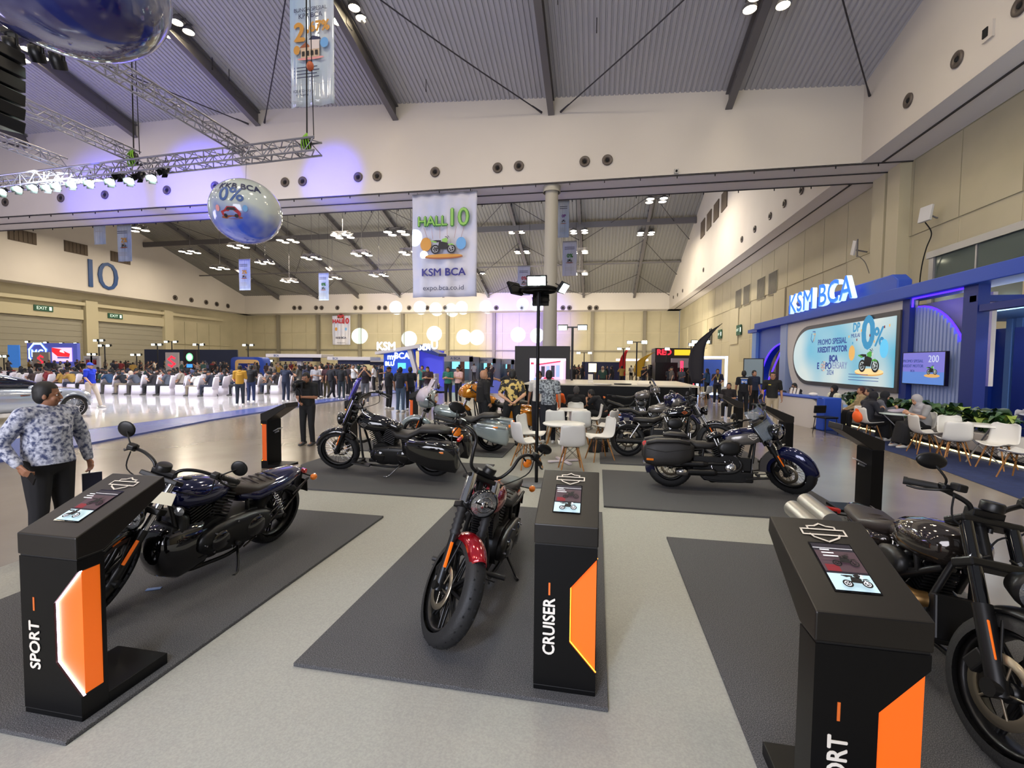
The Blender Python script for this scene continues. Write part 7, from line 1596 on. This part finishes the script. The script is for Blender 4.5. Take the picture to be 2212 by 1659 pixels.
# par lamps with barn doors
def par(x, y, z, on, tilt, lab, grp):
    t = thing('stage_lamp', lab, 'stage lamp', (x, y, z), 0, grp); M0 = Vector((.45 if on else .1, -.62, -.62)).normalized().to_track_quat('-Z', 'Y').to_matrix().to_4x4()
    q = MB(); q.tube([(0, 0, .42), (0, 0, .3)], .015, 6); q.tube([(-.13, 0, 0), (-.13, 0, .25), (.13, 0, .25), (.13, 0, 0)], .012, 5); q.build('yoke', SB, t)
    q = MB(); q.M = M0; q.lathe([(0, .16), (.08, .15), (.12, .0), (.125, -.14)], n=16)
    for a in range(4): q.M = M0 @ Matrix.Rotation(a*math.pi/2, 4, 'Z'); q.box((.13, 0, -.2), (.01, .2, .13), (0, -.45, 0))
    q.build('housing', SB, t); q = MB(); q.M = M0; q.lathe([(0, -.10), (.11, -.1), (.115, -.13)], n=16); q.build('lens', LENSC if on else DARK, t)
for i, (px, py) in enumerate(((8, 412), (42, 406), (75, 403), (105, 403), (125, 400), (158, 396), (196, 393), (241, 390), (262, 377), (282, 388), (305, 378), (330, 382), (358, 367))):
    p = onY(px, py, 14); on = i not in (8, 10, 12); par(p.x, 14, p.z, on, .35 if on else -.5, 'glowing stage lamp with barn doors hung under the long truss' if on else 'unlit dark stage lamp hung under the long truss', 'stage lamps under the long truss')
for i, (px, py) in enumerate(((25, 100), (80, 118), (125, 133))):
    p = onY(px, py, 8.6); t = thing('moving_head', 'large moving head lamp glowing warm white at upper left' , 'stage lamp', p, 0, 'moving heads at upper left'); q = MB(); q.box((0, 0, .32), (.3, .22, .12)); q.tube([(-.16, 0, .28), (-.17, 0, 0), (-.1, 0, 0)], .03, 6); q.tube([(.16, 0, .28), (.17, 0, 0), (.1, 0, 0)], .03, 6); q.build('yoke', SB, t, bev=.01)
    q = MB(); q.M = Euler((.5, .3, 0)).to_matrix().to_4x4(); q.lathe([(0, .2), (.12, .18), (.15, 0), (.14, -.15)], n=18); q.build('head', SB, t); q = MB(); q.M = Euler((.5, .3, 0)).to_matrix().to_4x4(); q.lathe([(0, -.13), (.12, -.13)], n=18); q.build('lens', LENS if i < 2 else LENSC, t)
# line array speaker
sp = thing('line_array_speaker', 'hanging black line array loudspeaker at upper left edge', 'speaker', (-12.75, 8, 8.3))
for i in range(6):
    q = MB(); q.box((-.15-.05*i*.3, 0, -.27*i+.1), (.8, .5, .25), (0, .07*i-.1, 0)); bx_ = q.build('cabinet', SB, sp, bev=.015)
    q = MB()
    for dx in (-.3, 0, .18): q.box((dx-.15-.05*i*.3, -.255, -.27*i+.1), (.14, .01, .1))
    q.build('grille', DARK, bx_)
q = MB(); q.cyl((-.1, 0, .2), (-.1, 0, 6), .02, n=6); q.build('cable', DARK, sp)
# balloons
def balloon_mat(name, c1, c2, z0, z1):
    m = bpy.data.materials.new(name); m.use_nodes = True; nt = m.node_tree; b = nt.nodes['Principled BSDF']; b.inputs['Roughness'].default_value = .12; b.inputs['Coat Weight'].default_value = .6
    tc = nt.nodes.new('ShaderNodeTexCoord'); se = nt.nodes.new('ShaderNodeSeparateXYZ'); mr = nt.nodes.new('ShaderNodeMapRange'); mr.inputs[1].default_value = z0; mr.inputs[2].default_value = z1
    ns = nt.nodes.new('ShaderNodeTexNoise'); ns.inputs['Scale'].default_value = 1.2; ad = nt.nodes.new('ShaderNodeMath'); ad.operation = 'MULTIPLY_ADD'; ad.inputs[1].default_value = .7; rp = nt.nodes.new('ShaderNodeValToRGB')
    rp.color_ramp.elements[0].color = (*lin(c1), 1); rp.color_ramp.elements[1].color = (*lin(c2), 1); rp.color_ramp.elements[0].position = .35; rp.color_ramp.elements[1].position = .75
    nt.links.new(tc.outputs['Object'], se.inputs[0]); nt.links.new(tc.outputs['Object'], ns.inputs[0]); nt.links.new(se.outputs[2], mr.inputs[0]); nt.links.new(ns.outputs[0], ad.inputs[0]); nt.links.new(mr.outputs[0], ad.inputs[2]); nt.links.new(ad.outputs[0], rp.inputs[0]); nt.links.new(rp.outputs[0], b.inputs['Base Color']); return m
def curved_text(s, size, R3, cen, az, el, m, parent, bold=0, down=None):
    o = text(s, size, (0, 0, 0), (1, 0, 0), (0, 1, 0), m, parent, 'lettering', .004, bold=bold)
    bm = bmesh.new(); bm.from_mesh(o.data); bmesh.ops.triangulate(bm, faces=bm.faces)
    for _ in range(3):
        le = [e for e in bm.edges if e.calc_length() > .06]
        if le: bmesh.ops.subdivide_edges(bm, edges=le, cuts=1); bmesh.ops.triangulate(bm, faces=bm.faces)
    bm.to_mesh(o.data); bm.free()
    for v in o.data.vertices:
        u, w_ = v.co.x, v.co.y; a = az+u/R3[0]; e = el+w_/R3[2]; r = 1.012+v.co.z*.5
        d = Vector((math.sin(a)*math.cos(e), -math.cos(a)*math.cos(e), math.sin(e))); v.co = Vector((d.x*R3[0]*r, d.y*R3[1]*r, d.z*R3[2]*r))
    return o
c = onY(532, 458, 14); bl = thing('balloon', 'pale round advertising balloon with 0% print hanging over the stage', 'balloon', c)
RB = (1.12, 1.12, 1.06); q = MB(); q.ell((0, 0, 0), RB, 40, 26); q.build('envelope', balloon_mat('balloon_blue', (50, 84, 200), (190, 200, 196), -.9, 1.5), bl); q = MB(); q.tube([(0, 0, 1.05), (.05, 0, 1.95)], .006, 4); q.tube([(0, 0, -1.1), (.1, 0, -1.3)], .006, 4); q.build('tether', DARK, bl)
az = -.05+math.atan2(c.x, c.y)*-1*-1
azc = math.atan2(-c.x, c.y)   # facing the camera from the balloon
azc = math.atan2(0-c.x, c.y)
PN = mat('print_navy', (34, 40, 78), .5); PB = mat('print_blue', (60, 90, 150), .4); PR = mat('print_red', (168, 40, 52), .4); PG_ = mat('print_green', (46, 110, 40), .35); PGL = mat('print_lightgreen', (140, 190, 96), .35); PO = mat('print_gold', (196, 142, 62), .4); PK = mat('print_black', (22, 20, 26), .5); PS = mat('print_silver', (170, 172, 178), .4); PL = mat('print_skyblue', (104, 160, 214), .4); PPK = mat('print_pink', (220, 150, 150), .4); PBR = mat('print_brown', (150, 84, 50), .5)
curved_text('KKB BCA', .34, RB, c, azc-.2, .5, PN, bl, .008); curved_text('0%', .66, RB, c, azc-.4, .2, PB, bl, .012); curved_text('DP', .2, RB, c, azc-.85, .32, PS, bl)
def curved_art(fn, az, el, name):
    F = Flat((0, 0, 0), (1, 0, 0), (0, 1, 0), .001); fn(F); o = F.build(name, bl)
    for v in o.data.vertices:
        a = az+v.co.x/RB[0]; e = el+v.co.y/RB[2]; r = 1.012+v.co.z; d = Vector((math.sin(a)*math.cos(e), -math.cos(a)*math.cos(e), math.sin(e))); v.co = Vector((d.x*RB[0]*r, d.y*RB[1]*r, d.z*RB[2]*r))
def car_art(F, w, m): F.disc(0, -.27*w, .55*w, PBR, .08*w); F.poly([(-.45*w, -.2*w), (-.5*w, 0), (-.3*w, .06*w), (-.15*w, .22*w), (.22*w, .22*w), (.4*w, .04*w), (.48*w, -.05*w), (.46*w, -.2*w)], m); F.poly([(-.22*w, .06*w), (-.12*w, .18*w), (.18*w, .18*w), (.3*w, .05*w)], PK); F.disc(-.28*w, -.2*w, .09*w, PK); F.disc(.26*w, -.2*w, .09*w, PK)
curved_art(lambda F: (car_art(F, .66, PR), F.disc(-.42, .1, .075, PPK, .1), F.disc(.44, .12, .075, PL, .1)), azc-.42, -.3, 'picture')
c = Vector((-9.75, 7, 8.95)); b2 = thing('balloon', 'huge blue advertising balloon cut off at the upper left corner', 'balloon', c); q = MB(); q.ell((0, 0, 0), (1.72, 1.6, 1.35), 44, 28, (0, .12, 0)); q.build('envelope', balloon_mat('balloon_navy', (22, 28, 92), (130, 140, 176), -1.0, 1.6), b2); q = MB(); q.cyl((.0, 0, 1.3), (0, 0, 8), .01, n=4); q.build('tether', DARK, b2)
# cloth banners
BANM = mat('banner_cloth', (198, 198, 210), .7, noise=((176, 184, 214), .5, 3, .42, .7)); BANB = mat('banner_blue_cloth', (150, 170, 206), .65, noise=((188, 200, 220), .6, 3, .4, .65))
def banner(lab, px, py, y, w_, h, art, m=BANM, drop=None, face=0):
    p = onY(px, py, y); t = thing('hanging_banner', lab, 'banner', (p.x, y, p.z)); t.rotation_euler = (0, 0, face)
    q = MB()
    def fn(a, b): return ((b-.5)*w_*(1-.01*math.sin(a*9)), .02*w_*math.sin(b*17+a*2)*(a)+.008*w_*math.sin(b*31), -a*h)
    q.grid(fn, 16, 40); q.build('cloth', m, t, solid=.006)
    q = MB(); q.cyl((-w_/2, 0, .02), (w_/2, 0, .02), .03, n=8); q.build('rod', GREYM, t)
    top = 11.95 if abs(y-26.3) < .5 else (znear(p.x, y) if y < 26 else zfar(p.x, y))
    if drop != .3: drop = top-p.z
    if drop: 
        q = MB()
        for s in (-1, 1): q.cyl((s*w_*.42, 0, 0), (s*w_*.42, 0, drop), .012, n=4)
        q.build('hanging_wire', DARK, t)
    F = Flat((0, -.035*w_-.02, 0), (1, 0, 0), (0, 0, 1), .004); art(F, w_, h, t); F.build('print', t); return t
def moto_ban(F, w, h, t, body=PGL):
    F.disc(-.27*w, -.49*h, .085*w, PO, .1*w); F.disc(.27*w, -.49*h, .075*w, PL, .09*w); F.disc(0, -.615*h, .3*w, PBR, .03*w); F.disc(0, -.605*h, .29*w, PO, .026*w)
    for a, b_ in ((-.3, -.24), (-.18, -.16), (-.05, -.05), (.06, .06), (.2, .17), (.32, .27)): F.line([(a*w, -.33*h), (b_*w, -.44*h)], .004*w, PBR)
    moto_art(F, 0, -.5*h, .4*w, body, PK, PS)
def art_hall(F, w, h, t):
    moto_ban(F, w, h, t); yy = -.035*w-.03
    for s, x, sz, z in (('HALL', -.17, .2, -.275), ('10', .22, .36, -.25)):
        text(s, sz*w, (x*w, yy, z*h), (1, 0, 0), (0, 0, 1), PG_, t, ext=.004, bold=.012*w, sp=.95); text(s, sz*w, (x*w-.004*w, yy-.008, z*h+.004*h), (1, 0, 0), (0, 0, 1), PGL, t, ext=.004, sp=.95)
    text('KSM BCA', .15*w, (0, yy, -.765*h), (1, 0, 0), (0, 0, 1), mat('print_royal', (30, 24, 120)), t, bold=.004*w, sx=1.1); text('expo.bca.co.id', .1*w, (0, yy, -.915*h), (1, 0, 0), (0, 0, 1), PN, t, sx=1.1)
banner('large white HALL 10 banner with green motorcycle under the beam', 960, 418, 26.3, 4.03, 6.07, art_hall, drop=.35)
def art_kpr(F, w, h, t):
    h = h*1.05; yy = -.035*w-.03
    text('BUNGA SPESIAL', .105*w, (0, yy, -.345*h), (1, 0, 0), (0, 0, 1), PN, t); text('KPR BCA', .135*w, (0, yy, -.385*h), (1, 0, 0), (0, 0, 1), PN, t)
    text('2', .5*w, (-.25*w, yy, -.49*h), (1, 0, 0), (0, 0, 1), PO, t, bold=.02*w); text(',67%', .27*w, (.17*w, yy, -.46*h), (1, 0, 0), (0, 0, 1), PO, t, bold=.012*w)
    F.disc(0, -.655*h, .3*w, PPK, .03*w); F.rect(-.22*w, -.65*h, .2*w, -.585*h, mat('print_tan', (200, 176, 150))); F.poly([(-.26*w, -.585*h), (-.1*w, -.55*h), (0, -.585*h)], PBR); F.rect(-.02*w, -.6*h, .2*w, -.54*h, mat('print_wall', (212, 200, 196))); F.poly([(-.04*w, -.54*h), (.05*w, -.515*h), (.22*w, -.53*h), (.24*w, -.545*h)], PN)
    for i in range(4): F.rect(-.19*w+i*.1*w, -.64*h, -.13*w+i*.1*w, -.61*h, PK)
    F.disc(.32*w, -.57*h, .09*w, PL, .1*w); F.disc(-.3*w, -.6*h, .07*w, PO, .09*w)
    for i in range(4): F.rect(-.3*w, -.712*h-i*.022*h, (.16+.05*(i % 2))*w, -.718*h-i*.022*h, PN); F.disc(-.35*w, -.715*h-i*.022*h, .01*w, PN)
    F.line([(-.42*w, -.83*h), (.42*w, -.83*h), (.42*w, -.93*h), (-.42*w, -.93*h)], .006*w, PS, True)
    text('ICE BSD City', .075*w, (-.2*w, yy, -.86*h), (1, 0, 0), (0, 0, 1), PN, t); text('Kab. Tangerang', .045*w, (-.2*w, yy, -.885*h), (1, 0, 0), (0, 0, 1), PN, t)
banner('tall glossy banner reading BUNGA SPESIAL, hanging at upper left', 672, -95, 16.6, 1.9, 5.62, art_kpr, mat('glossy_banner', (196, 204, 212), .15, noise=((160, 184, 206), .4, 2, .4, .7), coat=.8), drop=1.0)
def small(word, col, top=''):
    def f(F, w, h, t):
        yy = -.035*w-.03; text(word, .36*w, (.02*w, yy, -.42*h), (1, 0, 0), (0, 0, 1), col, t, bold=.014*w); F.disc(0, -.62*h, .26*w, PBR, .03*w); moto_art(F, 0, -.55*h, .36*w, col, PK, PS)
        for i in range(2): F.rect(-.34*w, -.17*h-i*.05*h, .34*w, -.185*h-i*.05*h, PN)
        for i in range(3): F.rect(-.3*w, -.76*h-i*.04*h, .3*w, -.77*h-i*.04*h, PS)
    return f
def hh(y, px, p0, p1): return abs(onY(px, p0, y).z-onY(px, p1, y).z)
for l, px, p0, p1, w_, y, wd, cl in (('narrow blue 2,67% banner left of the high numeral 10', 268, 487, 565, 31, 34, '2%', PO), ('short crumpled white banner beside the left blue banner', 215, 488, 528, 26, 33, '', PS), ('narrow blue 2,67% banner under the round balloon', 528, 560, 627, 25, 44, '2%', PO), ('narrow blue DP 0% banner above the red hall banner', 699, 590, 649, 22, 48, '0%', PG_),
                              ('narrow white banner with red 0% behind the floodlight', 1132, 575, 638, 27, 34, '0%', PR), ('white banner with green 0% right of the column', 1231, 522, 596, 31, 34, '0%', PG_), ('narrow blue banner with purple print right of the column', 1218, 434, 513, 24, 32, '0P', mat('print_purple', (110, 60, 140)))):
    ww = onY(px+w_/2, p0, y).x-onY(px-w_/2, p0, y).x; banner(l, px, p0, y, ww, hh(y, px, p0, p1), small(wd, cl) if wd else (lambda F, w, h, t: F.rect(-.3*w, -.3*h, .3*w, -.32*h, PS)), BANB if 'blue' in l else BANM, drop=2.0)
def art_red(F, w, h, t):
    yy = -.035*w-.03; text('HALL', .27*w, (-.14*w, yy, -.2*h), (1, 0, 0), (0, 0, 1), PR, t, bold=.014*w); text('10', .38*w, (.26*w, yy, -.19*h), (1, 0, 0), (0, 0, 1), PR, t, bold=.02*w); F.disc(-.26*w, -.46*h, .07*w, PO, .09*w); F.disc(.28*w, -.46*h, .06*w, PL, .08*w); car_art(F, .4*w, PR)
    text('KKB BCA', .14*w, (0, yy, -.76*h), (1, 0, 0), (0, 0, 1), PN, t, bold=.004*w); text('expo.bca.co.id', .08*w, (0, yy, -.92*h), (1, 0, 0), (0, 0, 1), PN, t)
def art_red2(F, w, h, t):
    F.o = F.o+Vector((0, 0, 0)); art_red(F, w, h, t)
bn = banner('white banner with red HALL 10 lettering on the far wall', 737, 682, 87.5, onY(756, 690, 87.5).x-onY(717, 690, 87.5).x, hh(87.5, 737, 682, 745), art_red, drop=.3)
# light discs that the stage projectors throw on the far wall and the banner
SRC = Vector((-12.2, 14.5, 8.4))
def disc(px, py, y, dpx, pw, col=(.62, .84, 1)):
    t = onY(px, py, y); L = (t-SRC).length; r = (onY(px+dpx/2, py, y)-t).length; deg = math.degrees(2*math.atan(r/L)); spot('projector_light', SRC, t, deg, pw*L*L, col, .04, .0)
for px, py in ((855, 664), (907, 664), (941, 667), (974, 669), (997, 664), (1049, 662), (1129, 657), (1160, 660)): disc(px, py, 88, 26, 260)
for px, py in ((777, 726), (884, 732), (938, 721), (1002, 728), (1030, 729), (1119, 723), (1161, 725), (1291, 722)): disc(px, py, 91, 32, 230)
disc(894, 513, 26.2, 34, 160)
finish_labels()
bpy.data.scenes.remove(TMP)
